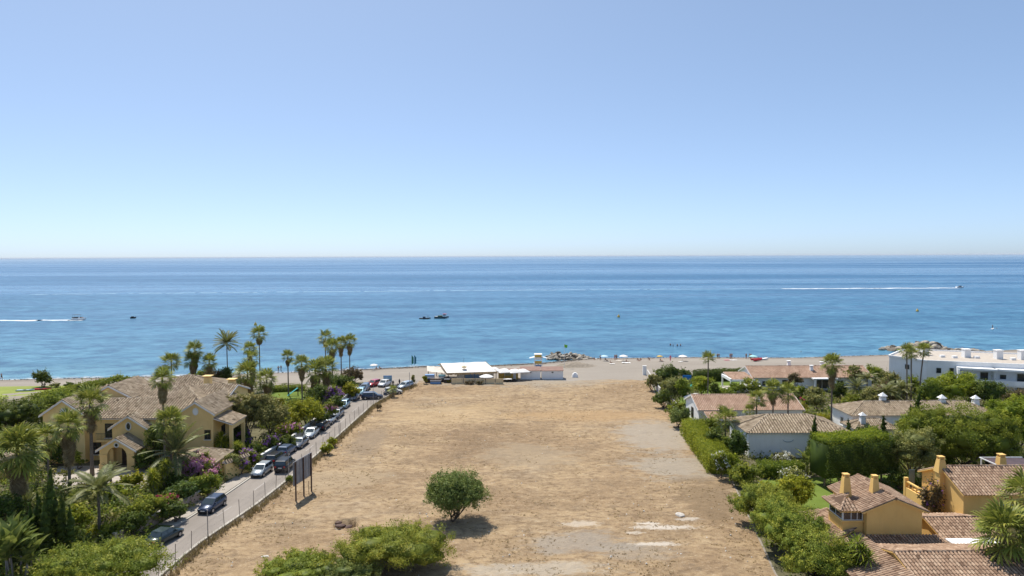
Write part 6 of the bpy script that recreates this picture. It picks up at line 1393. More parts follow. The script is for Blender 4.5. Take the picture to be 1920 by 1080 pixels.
# square white canopies and parasols
def parasol(label, p, r, h, mat, seg=8, name='parasol', group='parasols', pole=None):
    o = thing(name, label, 'parasol', p, .3, group); mb = MB(); V = [(0, 0, h)]; Fc = []
    for rr, dz in ((.5, .14), (1.0, .42)):
        for k in range(seg): a = 2*math.pi*(k+.5)/seg; V.append((r*rr*math.cos(a), r*rr*math.sin(a), h-dz*r*.75))
    for k in range(seg): V.append((V[1+seg+k][0]*1.0, V[1+seg+k][1]*1.0, V[1+seg+k][2]-.14))
    for k in range(seg):
        j = (k+1) % seg; Fc += [(0, 1+k, 1+j), (1+k, 1+seg+k, 1+seg+j, 1+j), (1+seg+k, 1+2*seg+k, 1+2*seg+j, 1+seg+j)]
    mb.add(V, Fc); c = mb.build('canopy', mat, o); MB().tube([(0, 0, h-.02), (0, 0, h+.12)], .03, 5).build('finial', WFRAME, c); MB().tube([(0, 0, 0), (0, 0, h-.05)], .03, 6).build('pole', pole or WFRAME, o); return o
for k, (u, v, r, hh) in enumerate([(926, 712, 2.4, 3.1), (946, 713, 2.3, 2.9), (966, 713, 2.2, 2.8), (981, 712, 2.0, 2.7), (912, 719, 1.7, 2.2)]):
    parasol(['largest white square canopy touching the beach bar roof', 'second white square canopy right of the beach bar', 'third white square canopy before the yellow hut', 'last white square canopy beside the white shed', 'small white parasol standing before the beach bar'][k], BG(u, v), r, hh, CANVAS, 4 if k < 4 else 8, 'canopy_tent' if k < 4 else 'parasol', 'white canopies at the beach bar')
p = BG(953, 711); h = House('drinks_hut', 'small yellow hut under the white canopies', 'hut', p)
h.put(MB().box(p.x-2.4, p.x+2.4, p.y, p.y+2.2, 0, 2.1), 'wall', YEL); h.put(MB().box(p.x-2.6, p.x+2.6, p.y-.2, p.y+2.4, 2.102, 2.22), 'roof', BROWNR); h.put(MB().box(p.x-.9, p.x+.7, p.y-.06, p.y-.002, .9, 1.75), 'hatch', surf('greenish_board', (.3, .34, .24), (.4, .42, .3), 1)); h.put(MB().box(p.x+1.2, p.x+1.9, p.y-.06, p.y-.002, .1, 1.8), 'door', WFRAME)
p = G(955, 716); oo = thing('tarpaulin_heap', 'heap of dark beach gear half covered by a pale tarpaulin', 'heap', p)
for i in range(7): r = link('bundle', rock_mesh('bundle', 120+i), DWOOD if i % 2 else PLASTIC, oo); r.location = (-1.6+i*.5, random.uniform(-.4, .4), .35); r.scale = (.6, .5, .45)
r = link('tarpaulin', rock_mesh('tarpaulin', 131), CANVAS, oo); r.location = (-.6, -.2, .72); r.scale = (1.3, .6, .22)
# white sheds
for k, (u0, u1) in enumerate(((976, 1013.2), (1016, 1056))):
    a, b = G(u0, 711.5), G(u1, 711.5); h = House('beach_shed', ['white beach shed with a brown sheet roof, left half of the pair', 'white beach shed with a brown sheet roof, right half of the pair'][k], 'shed', ((a.x+b.x)/2, a.y+1.5, 0), 'white beach sheds')
    h.put(MB().box(a.x, b.x, a.y, a.y+3.0, 0, 2.1), 'wall', WHITE)
    h.put(MB().add([(a.x-.15, a.y-.25, 2.12), (b.x+.1, a.y-.25, 2.12), (b.x+.1, a.y+3.2, 2.6), (a.x-.15, a.y+3.2, 2.6), (a.x-.15, a.y-.25, 2.2), (b.x+.1, a.y-.25, 2.2), (b.x+.1, a.y+3.2, 2.68), (a.x-.15, a.y+3.2, 2.68)], [(3, 2, 1, 0), (4, 5, 6, 7), (0, 1, 5, 4), (1, 2, 6, 5), (2, 3, 7, 6), (3, 0, 4, 7)]), 'roof', BROWNR)
    h.put(MB().box(a.x+.3, b.x-.3, a.y+3.0, a.y+3.08, .1, 1.9), 'back_door', GALV); h.put(MB().box((a.x+b.x)/2-.2, (a.x+b.x)/2+.2, a.y-.06, a.y-.002, 1.6, 1.85), 'vent', METAL_D)
# lifeguard tower
p = BG(1009, 694); o = thing('lifeguard_tower', 'white and yellow lifeguard tower with outspread roof boards', 'lifeguard tower', p)
for sx in (-.9, .9):
    for sy in (-.9, .9): MB().tube([(sx*1.15, sy*1.15, 0), (sx, sy, 3.9)], .07, 6).build('leg', WFRAME, o)
MB().box(-1.1, 1.1, -1.1, 1.1, 1.75, 1.85).build('platform', WFRAME, o); MB().box(-.95, .95, -.98, -.92, 1.86, 2.6).build('front_board', YEL, o); MB().box(-.8, .8, -1.0, -.94, .9, 1.55).build('banner', BLUEP, o)
MB().box(-1.15, 1.15, -1.15, 1.15, 3.45, 3.55).build('roof_floor', WFRAME, o); MB().box(-1.0, 1.0, -1.1, -1.0, 2.9, 3.44).build('valance', WFRAME, o); MB().box(-.9, .9, -1.05, .9, 3.56, 4.25).build('cabin_top', YEL, o); MB().box(-1.05, 1.05, -1.15, 1.05, 4.252, 4.36).build('cabin_roof', WFRAME, o)
for sx in (-1, 1): MB().poly([(sx*1.1, -.8, 3.5), (sx*2.3, -.8, 3.2), (sx*2.3, .8, 3.2), (sx*1.1, .8, 3.5)], .08, (0, 0, 1)).build('roof_board', WFRAME, o)
# flag
p = BG(1058, 690); o = thing('flagpole', 'thin flagpole with a small green flag beside the rock mole', 'flag', p); hf = W(1058, 645, p.y).z-p.z; MB().tube([(0, 0, 0), (0, 0, hf)], .05, 6).build('pole', WFRAME, o)
cloth('flag', [(0.02, 0, hf-.9), (.8, .2, hf-1.1), (.9, .1, hf-.3), (0.02, 0, hf-.1)], surf('green_flag', (0.12, 0.42, 0.04), (0.2, 0.52, 0.06), 1), o, .0, 6)
# feather flags on the sand
for k, (u, v) in enumerate(((772, 687), (777, 687))):
    p = BG(u, v); o = thing('feather_flag', ['dark green feather flag at the waterline, left one', 'blue-green feather flag at the waterline, right one'][k], 'flag', p, 0, 'feather flags'); mb = MB(); V = []
    for dy in (-.02, .02): V += [(0, dy, .6), (.55, dy, .9), (.6, dy, 2.6), (.1, dy, 3.3), (0, dy, 3.3)]
    mb.add(V, [(4, 3, 2, 1, 0), (5, 6, 7, 8, 9)]+[(i, (i+1) % 5, 5+(i+1) % 5, 5+i) for i in range(5)]); mb.build('banner', surf('flag_teal', (0.03, 0.16, 0.12), (0.05, 0.22, 0.16), 1) if k == 0 else surf('flag_blue', (0.04, 0.18, 0.26), (0.06, 0.24, 0.32), 1), o); MB().tube([(0, 0, 0), (0, 0, 3.35)], .03, 5).build('pole', GALV, o)
# info board, bin, blue table etc.
p = BG(727, 722); o = thing('information_board', 'blue and white information board on two posts at the road end', 'sign', p); hb = W(727, 704, p.y).z-p.z
MB().box(-1.0, 1.0, -.03, .03, hb-1.45, hb).build('board', surf('board_print', (0.16, 0.34, 0.42), (0.42, 0.52, 0.55), 1.2, 0.5, 0, (1, 1, 2)), o); MB().box(-1.0, 1.0, -.045, -.032, hb-.3, hb).build('header', BLUEP, o)
for x in (-.95, .95): MB().box(x-.05, x+.05, .035, .13, 0, hb).build('post', GALV, o)
p = BG(1078, 707); o = thing('waste_container', 'small white container standing alone on the sand', 'container', p); MB().add([(-.75, -.6, 0), (.75, -.6, 0), (.75, .6, 0), (-.75, .6, 0), (-.6, -.45, .8), (.6, -.45, .8), (.6, .45, .8), (-.6, .45, .8)], [(3, 2, 1, 0), (4, 5, 6, 7), (0, 1, 5, 4), (1, 2, 6, 5), (2, 3, 7, 6), (3, 0, 4, 7)]).build('bin_body', WHITE, o); MB().box(-.35, .35, -.3, .3, .802, 1.1).build('lid', WHITE, o)
# --- rock moles
def mole(label, cells, seed, smin, smax, z0=SEA):
    rn2 = random.Random(seed); c = cells[0]; o = thing('rock_mole', label, 'rocks', (c[0], c[1], z0))
    for (x, y, n, rx, ry, hz) in cells:
        for i in range(n):
            a = rn2.uniform(0, 6.283); rr = math.sqrt(rn2.random()); s = rn2.uniform(smin, smax); r = link('rock', rn2.choice(MR), None, o)
            r.location = (x-c[0]+rx*rr*math.cos(a), y-c[1]+ry*rr*math.sin(a), hz*(1-rr**1.5)*rn2.uniform(.5, 1.0)+.1); r.scale = (s*rn2.uniform(.8, 1.4), s*rn2.uniform(.7, 1.2), s*rn2.uniform(.5, .9)); r.rotation_euler = (rn2.uniform(-.5, .5), rn2.uniform(-.5, .5), rn2.uniform(0, 6.28))
MR = [rock_mesh('rock', 160+i) for i in range(6)]
RK = [surf('mole_rock_pale', (0.26, 0.225, 0.18), (0.50, 0.45, 0.37), 1.4, 0.95, 0.4), surf('mole_rock_dark', (0.10, 0.085, 0.065), (0.24, 0.205, 0.16), 1.4, 0.95, 0.4)]
for i, me in enumerate(MR): me.materials.append(RK[0 if i < 4 else 1])
a = G(1045, 672, SEA); b = G(1085, 672, SEA)
mole('mound of pale boulders forming a short mole at the waterline', [(a.x, a.y, 34, 4.0, 4.5, 1.6), (a.x+4.5, a.y-1.5, 44, 4.0, 4.5, 1.9), (b.x, b.y-1, 34, 4.2, 4.0, 1.3)], 3, .55, 1.1)
a = G(1700, 656, SEA); b = G(1770, 662, SEA); c = G(1735, 655, SEA)
mole('long low rock mole behind the apartment block', [(a.x-2, a.y, 22, 7, 4, .9), (c.x, c.y, 45, 8, 5, 2.6), (b.x-3, b.y, 50, 9, 5, 2.0), (b.x+7, b.y-1, 30, 8, 4, 1.5)], 5, .8, 1.7)
# dark shingle along the water and a heap of gravel by the mole
rg = np.random.default_rng(31); V = []; Qd = []
for i in range(2600):
    x = rg.uniform(-48, 26) if i < 1900 else rg.uniform(-140, 120); y = shore(x)-abs(rg.normal())*(2.2 if x > -34 and x < 22 else 1.0)-1.2; s = rg.uniform(.08, .3); z = land_z(x, y)+.06; o0 = len(V)
    for dz in (0, 1):
        for k in range(4): a = k*1.57+rg.uniform(-.4, .4); q = s*(1-.4*dz)*rg.uniform(.7, 1.2); V.append((x+q*math.cos(a), y+q*math.sin(a), z+dz*s*.6-.05))
    Qd += [(o0+4, o0+5, o0+6, o0+7)]+[(o0+k, o0+(k+1) % 4, o0+4+(k+1) % 4, o0+4+k) for k in range(4)]
tag(link('shingle', npmesh('shingle', V, quads=Qd), surf('dark_shingle', (0.055, 0.048, 0.04), (0.17, 0.145, 0.115), .8, 0.9)), 'dark shingle and dried weed along the water line', 'shingle', kind='stuff')
p = BG(1075, 687); V = []; n = 16
for j in range(n+1):
    for i in range(n+1):
        fx, fy = i/n*2-1, j/n*2-1; r2 = min(1, fx*fx+fy*fy); xx, yy = p.x+fx*7, p.y+fy*4; V.append((xx, yy, land_z(xx, yy)-.12+(1-r2)**1.4*1.25*(1+.3*smooth_noise(xx*1.3, yy*1.7))))
o = link('gravel_heap', npmesh('gravel_heap', V, quads=[(j*(n+1)+i, j*(n+1)+i+1, (j+1)*(n+1)+i+1, (j+1)*(n+1)+i) for j in range(n) for i in range(n)], smooth=True), surf('gravel', (0.20, 0.165, 0.125), (0.32, 0.27, 0.21), 1.5, 0.95, .5)); tag(o, 'low heap of brown gravel on the sand below the boulder mound', 'heap')
# --- people
SKIN = surf('skin', (0.36, 0.20, 0.13), (0.46, 0.27, 0.18), 6, 0.6)
HAIR = surf('hair_dark', (0.02, 0.014, 0.01), (0.045, 0.03, 0.02), 9, 0.8)
SWIM = [surf('cloth_'+n, c, tuple(x*1.25 for x in c), 4, 0.85) for n, c in (('navy', (0.03, 0.05, 0.12)), ('red', (0.42, 0.04, 0.05)), ('black', (0.02, 0.02, 0.025)), ('white', (0.6, 0.6, 0.58)), ('blue', (0.08, 0.2, 0.4)), ('pink', (0.55, 0.12, 0.18)))]
def body_mesh(pose):
    if pose == 'sit':
        J = dict(pel=(0, 0, .14, .15), wst=(0, .06, .38, .13), chs=(0, .10, .58, .16), nck=(0, .10, .74, .06), hd1=(0, .08, .86, .10), hd2=(0, .08, .97, .09), ls=(.2, .1, .66, .07), le=(.30, .12, .42, .05), lh=(.27, -.05, .22, .04), rs=(-.2, .1, .66, .07), re=(-.3, .14, .42, .05), rh=(-.3, .2, .12, .04), lk=(.16, -.36, .40, .075), la=(.15, -.62, .07, .05), lf=(.15, -.78, .05, .04), rk=(-.16, -.40, .34, .075), ra=(-.17, -.70, .07, .05), rf=(-.17, -.85, .05, .04))
    elif pose == 'walk':
        J = dict(pel=(0, 0, .92, .15), wst=(0, 0, 1.12, .13), chs=(0, 0, 1.34, .17), nck=(0, -.01, 1.50, .06), hd1=(0, -.02, 1.62, .10), hd2=(0, -.02, 1.73, .09), ls=(.2, 0, 1.42, .07), le=(.27, .12, 1.17, .05), lh=(.26, .02, .93, .04), rs=(-.2, 0, 1.42, .07), re=(-.27, -.1, 1.17, .05), rh=(-.26, -.24, .96, .04), lk=(.1, -.2, .5, .085), la=(.1, -.16, .09, .05), lf=(.1, -.32, .04, .04), rk=(-.1, .1, .5, .085), ra=(-.1, .34, .14, .05), rf=(-.1, .22, .04, .04))
    else:
        J = dict(pel=(0, 0, .92, .15), wst=(0, 0, 1.12, .13), chs=(0, 0, 1.34, .17), nck=(0, -.01, 1.50, .06), hd1=(0, -.02, 1.62, .10), hd2=(0, -.02, 1.73, .09), ls=(.2, 0, 1.42, .07), le=(.29, .03, 1.17, .05), lh=(.27, -.05, .92, .04), rs=(-.2, 0, 1.42, .07), re=(-.29, .03, 1.17, .05), rh=(-.27, -.05, .92, .04), lk=(.11, -.02, .5, .085), la=(.12, .02, .08, .05), lf=(.13, -.12, .04, .04), rk=(-.11, -.02, .5, .085), ra=(-.12, .02, .08, .05), rf=(-.13, -.12, .04, .04))
    E2 = [('pel', 'wst'), ('wst', 'chs'), ('chs', 'nck'), ('nck', 'hd1'), ('hd1', 'hd2'), ('chs', 'ls'), ('ls', 'le'), ('le', 'lh'), ('chs', 'rs'), ('rs', 're'), ('re', 'rh'), ('pel', 'lk'), ('lk', 'la'), ('la', 'lf'), ('pel', 'rk'), ('rk', 'ra'), ('ra', 'rf')]
    ks = list(J); me = bpy.data.meshes.new('body_skeleton'); me.from_pydata([J[k][:3] for k in ks], [(ks.index(a), ks.index(b)) for a, b in E2], [])
    o = bpy.data.objects.new('body_skeleton', me); COL.objects.link(o); o.modifiers.new('skin', 'SKIN'); o.modifiers.new('sub', 'SUBSURF').levels = 1
    for i, k in enumerate(ks): sv = me.skin_vertices[0].data[i]; sv.radius = (J[k][3], J[k][3]); sv.use_root = (k == 'pel')
    dg = bpy.context.evaluated_depsgraph_get(); ev = bpy.data.meshes.new_from_object(o.evaluated_get(dg)); bpy.data.objects.remove(o); ev.name = 'body_'+pose
    ev.materials.clear()
    for mm in (SKIN, SWIM[0], HAIR): ev.materials.append(mm)
    ph = J['pel'][2]; hz = J['hd1'][2]
    for f in ev.polygons:
        c = f.center; f.use_smooth = True
        if c.z > hz+.03 and (c.z > hz+.09 or c.y > J['hd1'][1]+.02): f.material_index = 2
        elif abs(c.z-ph) < (.17 if pose != 'sit' else .13) and abs(c.x) < .2 and abs(c.y) < .25: f.material_index = 1
        else: f.material_index = 0
    return ev
BODY = {}
def person(label, p, rz, pose, sw, dress=None):
    if pose not in BODY: BODY[pose] = body_mesh(pose)
    o = link('person', BODY[pose]); o.location = p; o.rotation_euler = (0, 0, rz); tag(o, label, 'person', 'people on the beach')
    o.material_slots[1].link = 'OBJECT'; o.material_slots[1].material = SWIM[sw]
    if dress is not None: o.material_slots[0].link = 'OBJECT'; o.material_slots[0].material = SWIM[dress]
    return o
for i, (lab, u, v, rz, pose, sw, dz) in enumerate([
    ('person standing at the waterline left of the pair by the palms', 522, 697, .4, 'stand', 0, 0), ('person standing at the waterline right of the pair by the palms', 527, 696, -.4, 'walk', 2, 0), ('person sitting near the white parasol left of the feather flags', 706, 693, 1.2, 'sit', 2, 0), ('second person sitting right of the white parasol near the feather flags', 712, 692, 2.2, 'sit', 0, 0), ('person walking along the shore at the far left edge', 3, 712, 1.5, 'walk', 2, 0),
    ('person in dark clothes standing by the motorbikes, left one', 737, 727, .5, 'stand', 2, 0), ('person in dark clothes standing by the motorbikes, right one', 749, 724, -.8, 'stand', 2, 0),
    ('person sitting at the foot of the boulder mound', 1114, 675, .3, 'sit', 2, 0), ('person standing left of the pale blue parasol', 1126, 676, .2, 'stand', 0, 0), ('person sitting under the pale blue parasol', 1136, 677, .9, 'sit', 4, 0), ('person in red shorts standing left of the white parasol', 1153, 675, .2, 'stand', 1, 0), ('person standing close beside the one in red shorts', 1156, 675, -.5, 'stand', 2, 0),
    ('person sitting on a white towel below the white parasol', 1175, 680, 1.0, 'sit', 1, 0), ('person lying back on the sand between two parasols', 1145, 682, 1.6, 'sit', 2, 0), ('person in red sitting in the middle of the beach, left of two', 1196, 677, .4, 'sit', 1, 0), ('person sitting in the middle of the beach, right of two', 1201, 677, -.6, 'sit', 0, 0), ('lone person sitting left of the yellow parasol', 1217, 676, .1, 'sit', 2, 0), ('person sitting under the yellow parasol', 1239, 678, .8, 'sit', 0, 0), ('person in pink standing right of the yellow parasol', 1257, 677, .3, 'stand', 5, 0),
    ('bather wading, first from the left of four', 1257, 648, .2, 'stand', 0, -.9), ('bather wading, second from the left of four', 1262, 649, 1.2, 'stand', 2, -.85), ('bather wading, third from the left of four', 1270, 649, -.9, 'stand', 0, -.9), ('bather wading, rightmost of four', 1276, 649, 2.0, 'stand', 4, -.85),
    ('person standing at the waterline right of the single palm, left of a pair', 1345, 673, .3, 'stand', 2, 0), ('person standing at the waterline right of the single palm, right of a pair', 1348, 673, -.3, 'walk', 0, 0), ('person standing by the pink towel, left of a pair', 1369, 673, .6, 'stand', 1, 0), ('person standing by the pink towel, right of a pair', 1372, 673, -.4, 'stand', 2, 0),
    ('person standing left of the turquoise parasol, first of three', 1399, 673, .2, 'stand', 2, 0), ('person standing left of the turquoise parasol, second of three', 1405, 673, .9, 'walk', 0, 0), ('person standing left of the turquoise parasol, third of three', 1408, 673, -.9, 'stand', 2, 0), ('person sitting on the inflatable right of the turquoise parasol', 1437, 674, .4, 'sit', 1, 0), ('swimmer far out before the beach villa', 1502, 660, .4, 'stand', 2, -1.35)]):
    p = BG(u, v); p.z = (SEA if dz else p.z)+dz; person(lab, p, rz, pose, sw, 5 if 'in pink' in lab else (2 if 'dark clothes' in lab else None))
for (lab, u, v, r, hh, mt) in [('white parasol on the sand left of the feather flags', 701, 695, 1.1, 1.9, CANVAS), ('pale blue parasol near the boulder mound', 1133, 677, 1.15, 1.8, surf('pale_blue_cloth', (.45, .62, .72), (.55, .72, .8), 1)), ('white parasol above a sitting person on a towel', 1169, 678, 1.3, 2.0, CANVAS), ('small yellow parasol in the middle of the beach', 1237, 677, .9, 1.7, YEL), ('white dome-shaped parasol left of the single palm', 1280, 677, 1.3, 1.8, CANVAS), ('turquoise parasol at the waterline before the beach villa', 1412, 675, 1.2, 1.5, surf('turquoise_cloth', (.3, .6, .6), (.42, .7, .68), 1)), ('white parasol left of the boulder-side towel', 1089, 684, .9, 1.0, CANVAS)][:6]:
    parasol(lab, BG(u, v), r, hh, mt, group='parasols on the beach')
for (lab, u, v, w, l, mt) in [('white towel spread under the sitting person', 1174, 681, 2.4, 1.4, CANVAS), ('white towel by the lying person', 1148, 683, 1.4, .9, CANVAS), ('pink towel on the beach before the villa hedge', 1363, 676, 1.6, 1.0, SWIM[5]), ('white towel right of the pink towel', 1375, 676, 2.0, 1.0, CANVAS), ('white towel left of the white dome parasol', 1276, 679, 1.2, .8, CANVAS), ('pale towel right of the pair in red shorts', 1160, 677, 1.6, .9, CANVAS2)]:
    p = BG(u, v); p.z += .14; mb = MB(); n0 = 6
    V = [(-w/2+w*i/n0, -l/2+l*j/3, .04+.03*math.sin(i*1.9+j*2.3)) for j in range(4) for i in range(n0+1)]; mb.add(V, [(j*7+i, j*7+i+1, (j+1)*7+i+1, (j+1)*7+i) for j in range(3) for i in range(n0)]); tag(mb.build('towel', mt, loc=p), lab, 'towel', 'towels on the beach')
def hull(parent, L, B, D, mat, name='hull', sheer=.25):
    mb = MB(); V = []; n = 9; st = 10
    for i in range(st+1):
        f = i/st; x = -L/2+L*f; w = B/2*(1 if f < .45 else max(.02, 1-((f-.45)/.55)**2.2)); zt = D*.55+sheer*max(0, f-.4)**2*3; zk = -D*.45+(D*.5*max(0, f-.7)/.3)
        V += [(x, -w, zt), (x, -w*.92, zt*.2), (x, -w*.55, zk*.75), (x, 0, zk), (x, w*.55, zk*.75), (x, w*.92, zt*.2), (x, w, zt), (x, w*.85, zt-.08), (x, -w*.85, zt-.08)]
    mb.add(V, [(i*n+k, i*n+(k+1) % n, (i+1)*n+(k+1) % n, (i+1)*n+k) for i in range(st) for k in range(n)]+[tuple(range(n-1, -1, -1)), tuple(st*n+k for k in range(n))])
    return mb.build(name, mat, parent, smooth=False)
# red inflatable on the sand, paddleboards on the lawn
p = BG(1419, 677, .25); o = thing('dinghy', 'small red inflatable dinghy lying on the beach', 'dinghy', p, .3); MB().tube([(-1.5, -.6, .2), (.8, -.65, .25), (1.6, 0, .4), (.8, .65, .25), (-1.5, .6, .2)], .28, 8).build('tube', SWIM[1], o); MB().box(-1.4, .9, -.5, .5, .05, .12).build('floor', METAL_D, o)
p = BG(1430, 675, .2); o = thing('pedal_boat', 'pale inflatable boat right of the red dinghy', 'boat', p, .1); hull(o, 3.6, 1.5, .6, WHITE)
for (lab, u, v, rz, mt) in (('pale blue paddleboard lying on the left lawn', 48, 733, .12, surf('board_pale', (.5, .62, .66), (.62, .72, .74), 1)), ('red kayak lying on the left lawn beside the paddleboard', 79, 731, .1, SWIM[1])):
    p = G(u, v); o = thing('paddleboard' if 'paddle' in lab[:18] else 'kayak', lab, 'board', (p.x, p.y, .15), rz); hull(o, 3.9, .9, .3, mt, sheer=.1); MB().box(-.5, .1, -.25, .25, .17, .2).build('deck_pad', METAL_D, o)
# --- boats, each with its wake on the water
def sea_at(u, v): return G(u, v, SEA)
def wake(label, pts, w0, w1, seed, mat=None, gaps=0.0):
    """ribbon of churned water with ragged edges, widening and thinning out with age"""
    rn2 = random.Random(seed); V = []; Qd = []; tot = sum((Vector(b)-Vector(a)).length for a, b in zip(pts, pts[1:])); done = 0.0; prev = None
    for a, b in zip(pts, pts[1:]):
        a, b = Vector(a), Vector(b); d = b-a; m3 = max(3, int(d.length/4)); u2 = d.normalized(); s = Vector((-u2.y, u2.x))
        for i in range(m3+1):
            f = (done+d.length*i/m3)/tot; w = (w0+(w1-w0)*f)/2; c = a+d*(i/m3)+s*w*.35*math.sin(i*.7+seed); l, r = w*rn2.uniform(.35, 1.1), w*rn2.uniform(.35, 1.1)
            V += [(c.x-s.x*l, c.y-s.y*l, SEA+.06), (c.x+s.x*r, c.y+s.y*r, SEA+.06)]; n = len(V)
            if prev is not None and rn2.random() > gaps*(.3+f): Qd.append((prev, n-2, n-1, prev+1))
            prev = n-2
        done += d.length
    tag(link('boat_wake', npmesh('boat_wake', V, quads=Qd), mat or foam_m), label, 'wake', kind='stuff')
OLDW = surf('thin_foam', (0.14, 0.29, 0.42), (0.24, 0.38, 0.49), .3, 0.6)
p = sea_at(149, 600); o = thing('motorboat', 'white motorboat with a dark sunshade trailing a white wake at the left', 'boat', (p.x, p.y, SEA+.35), -.02); hull(o, 7.2, 2.4, 1.3, WHITE)
MB().box(-3.3, -1.0, -.9, .9, .6, 1.2).build('stern_seats', METAL_D, o); MB().poly([(-3.2, -1.1, 2.35), (.2, -1.1, 2.45), (.2, 1.1, 2.45), (-3.2, 1.1, 2.35)], .08).build('sunshade', METAL_D, o)
for x in (-3.0, 0): MB().tube([(x, -1.0, .6), (x, -1.0, 2.36)], .04, 5).build('shade_post', GALV, o); MB().tube([(x, 1.0, .6), (x, 1.0, 2.36)], .04, 5).build('shade_post', GALV, o)
MB().poly([(.5, -.9, .65), (.9, -.8, 1.25), (.9, .8, 1.25), (.5, .9, .65)], .04).build('windscreen', CGLASS, o)
for x in (1.0, 1.8): q = person('person sitting %s in the white motorboat' % ('amidships' if x < 1.5 else 'at the bow'), (p.x+x, p.y, SEA+.75), 1, 'sit', 1 if x < 1.5 else 0)
wake('bright white wake stretching left from the white motorboat', [(p.x-3.6, p.y), (p.x-20, p.y-1), (p.x-60, p.y-4), (p.x-120, p.y-9)], 6.0, 13.0, 1); wake('white churned water around the motorboat hull', [(p.x+3, p.y-1.5), (p.x-5, p.y-1.6)], 3, 5, 8)
p = sea_at(250, 597); o = thing('jet_ski', 'small dark jet ski right of the motorboat', 'jet ski', (p.x, p.y, SEA+.25), .1); hull(o, 3.0, 1.1, .8, METAL_D); MB().box(-1.0, .2, -.3, .3, .4, .85).build('seat', PLASTIC, o); MB().tube([(.3, -.4, 1.1), (.45, 0, 1.05), (.3, .4, 1.1)], .05, 5).build('handlebar', METAL_D, o)
p = sea_at(828, 597); o = thing('work_boat', 'workboat with white cabin and cluttered low deck off the beach', 'boat', (p.x, p.y, SEA+.4), .02); o.scale = (.72, .72, .72); hull(o, 10.5, 3.2, 1.4, surf('hull_dark', (.06, .10, .11), (.12, .17, .17), 1)); MB().box(1.0, 3.4, -1.1, 1.1, .6, 2.6).build('wheelhouse', WHITE, o); MB().box(.8, 3.6, -1.25, 1.25, 2.602, 2.75).build('wheelhouse_roof', SWIM[1], o); MB().box(1.3, 3.0, -1.14, -1.105, 1.6, 2.3).build('window', CGLASS, o); MB().box(-2.6, .6, -1.2, 1.2, .65, 1.6).build('deck_machinery', surf('deck_green', (.07, .11, .07), (.14, .18, .1), 1), o); MB().box(-4.6, -2.8, -1, 1, .62, .95).build('deck_load', CANVAS2, o)
p2 = sea_at(797, 598); o = thing('work_raft', 'low dark work raft moored left of the workboat', 'raft', (p2.x, p2.y, SEA+.2), -.03); o.scale = (.7, .7, .7); hull(o, 8.5, 2.6, .8, METAL_D); MB().box(-1.6, .3, -.8, .8, .35, 1.5).build('engine_box', surf('slate_box', (.06, .08, .12), (.1, .13, .18), 1), o)
for (x, z) in ((1.6, 2.2), (2.3, 2.4), (3.0, 2.1)): MB().tube([(x, 0, .3), (x, 0, z)], .09, 6).build('mast', METAL_D, o); 
p = sea_at(1800, 540); o = thing('speedboat', 'tiny far speedboat ahead of a long white wake at the right', 'boat', (p.x, p.y, SEA+.5), .02); hull(o, 7.5, 2.6, 1.5, WHITE); MB().box(-1.0, 1.0, -.9, .9, .8, 1.7).build('cockpit', METAL_D, o)
wake('long thin white wake behind the far speedboat', [(p.x-4, p.y), (p.x-80, p.y), (p.x-170, p.y-1)], 12, 14, 2)
wake('older pale part of the long wake in the middle of the bay', [(p.x-170, p.y-1), (p.x-300, p.y-4), (p.x-460, p.y-10)], 11, 14, 4, OLDW, .1)
wake('faint remains of the long wake reaching the left side of the bay', [(p.x-460, p.y-10), (p.x-640, p.y-24), (p.x-860, p.y-48)], 13, 10, 3, OLDW, .25)
for (lab, u, v, c) in (('small yellow buoy above the tallest palm', 479, 610, YEL), ('small yellow buoy right of the boulder mound', 1160, 595, YEL), ('small orange buoy off the right shore', 1720, 584, YEL)):
    p = sea_at(u, v); o = thing('buoy', lab, 'buoy', (p.x, p.y, SEA), 0, 'buoys'); MB().lathe([(.1, -.3), (.7, 0), (.75, .5), (.3, 1.3), (.12, 1.5)], (0, 0, 0), 10).build('float', c, o); MB().tube([(0, 0, 1.4), (0, 0, 1.9)], .06, 5).build('top_mark', c, o)
p = sea_at(1861, 617); o = thing('paddleboard', 'white paddleboard far out at the right', 'board', (p.x, p.y, SEA+.1), .8); hull(o, 3.5, .8, .25, WHITE, sheer=.1); person('person standing on the far white paddleboard', (p.x, p.y, SEA+.2), .4, 'stand', 0); p = sea_at(1869, 616); person('swimmer right of the far paddleboard', (p.x, p.y, SEA-1.3), .4, 'stand', 2)
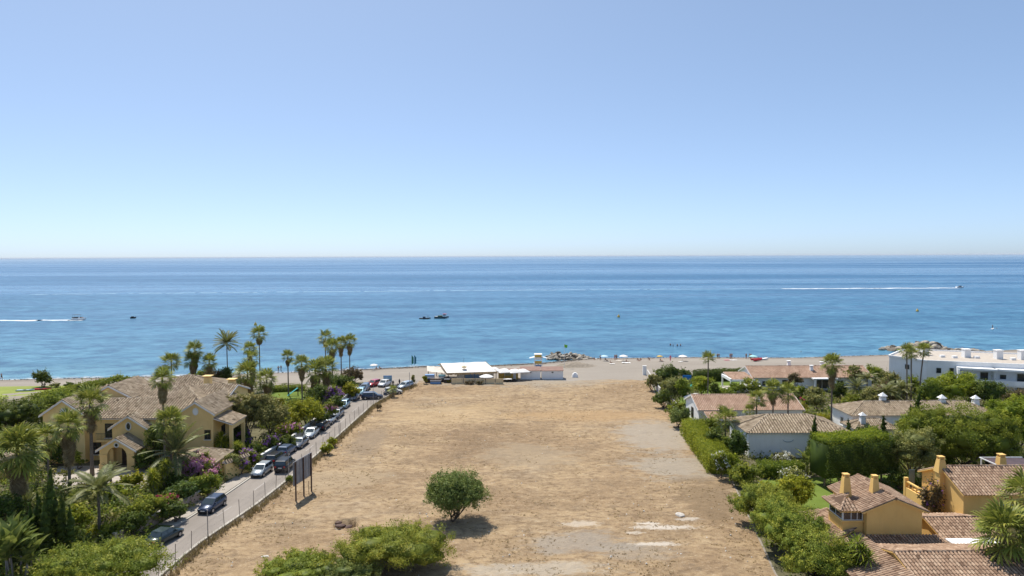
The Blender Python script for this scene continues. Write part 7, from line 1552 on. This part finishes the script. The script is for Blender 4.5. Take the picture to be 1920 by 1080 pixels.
# --- garden things on the right
p = G(1304, 766); parasol('large white garden parasol left of the salmon roof', (p.x, p.y, 0), 2.3, 3.0, CANVAS, 8, group='garden parasols')
p = G(1291, 770); o = thing('sun_lounger', 'grey sun lounger on the small lawn left of the salmon roof', 'sun lounger', (p.x, p.y, 0), 0); MB().box(-1.3, 1.3, -.45, .45, .3, .4).build('frame', GALV, o); MB().box(-1.25, .3, -.42, .42, .403, .5).build('cushion', surf('slate_cushion', (.12, .15, .2), (.18, .21, .27), 1), o); MB().poly([(.3, -.42, .41), (1.2, -.42, .8), (1.2, .42, .8), (.3, .42, .41)], .09).build('backrest', bpy.data.materials['slate_cushion'], o)
for x in (-1.2, 1.2):
    for y in (-.4, .4): MB().box(x-.04, x+.04, y-.04, y+.04, 0, .299).build('leg', GALV, o)
m, t, b = newmat('pool_water'); b.inputs['Base Color'].default_value = (0.05, 0.42, 0.42, 1); b.inputs['Roughness'].default_value = 0.08; POOL = m
for (lab, pts) in (('pool', [(1396, 842), (1412, 842), (1412, 822), (1396, 822)]), ('pool', [(1555, 772), (1582, 772), (1582, 765), (1555, 765)]), ('pool', [(1288, 728), (1302, 728), (1302, 720), (1288, 720)])):
    sheet('pool', P(*pts), 0.03, POOL)
p = G(1288, 716); o = thing('blue_windbreak', 'bright blue panel behind the lawn at the beach corner', 'panel', (p.x, p.y, 0)); MB().box(-1.0, 1.0, -.05, .05, .35, 1.6).build('panel', surf('bright_blue', (.02, .2, .6), (.03, .26, .7), 1), o)
for x in (-.9, .9): MB().box(x-.05, x+.05, .055, .15, 0, 1.6).build('post', GALV, o)
p = G(550, 742); o = thing('garden_slide', 'turquoise slide on the lawn left of the lime tree', 'slide', (p.x, p.y, 0), .6); MB().poly([(-1.2, -.3, .15), (1.0, -.3, 1.6), (1.0, .3, 1.6), (-1.2, .3, .15)], .06).build('chute', surf('slide_teal', (.05, .3, .32), (.08, .38, .4), 1), o)
for y in (-.3, .3): MB().tube([(1.0, y, 0), (1.0, y, 1.7)], .05, 6).build('leg', METAL_D, o)

# --- summer haze over land and sea
HZ = MB().box(-60000, 60000, -300, 90000, -16, 36)
hz = link('haze', HZ.mesh('haze')); m = bpy.data.materials.new('haze_air'); m.use_nodes = True; m.node_tree.nodes.clear()
vo = m.node_tree.nodes.new('ShaderNodeVolumePrincipled'); vo.inputs['Color'].default_value = (0.93, 0.96, 1.0, 1); vo.inputs['Density'].default_value = 2.2e-5; mo = m.node_tree.nodes.new('ShaderNodeOutputMaterial'); m.node_tree.links.new(vo.outputs[0], mo.inputs['Volume'])
hz.data.materials.append(m); tag(hz, 'thin pale summer haze over the land and sea', 'haze', kind='stuff')
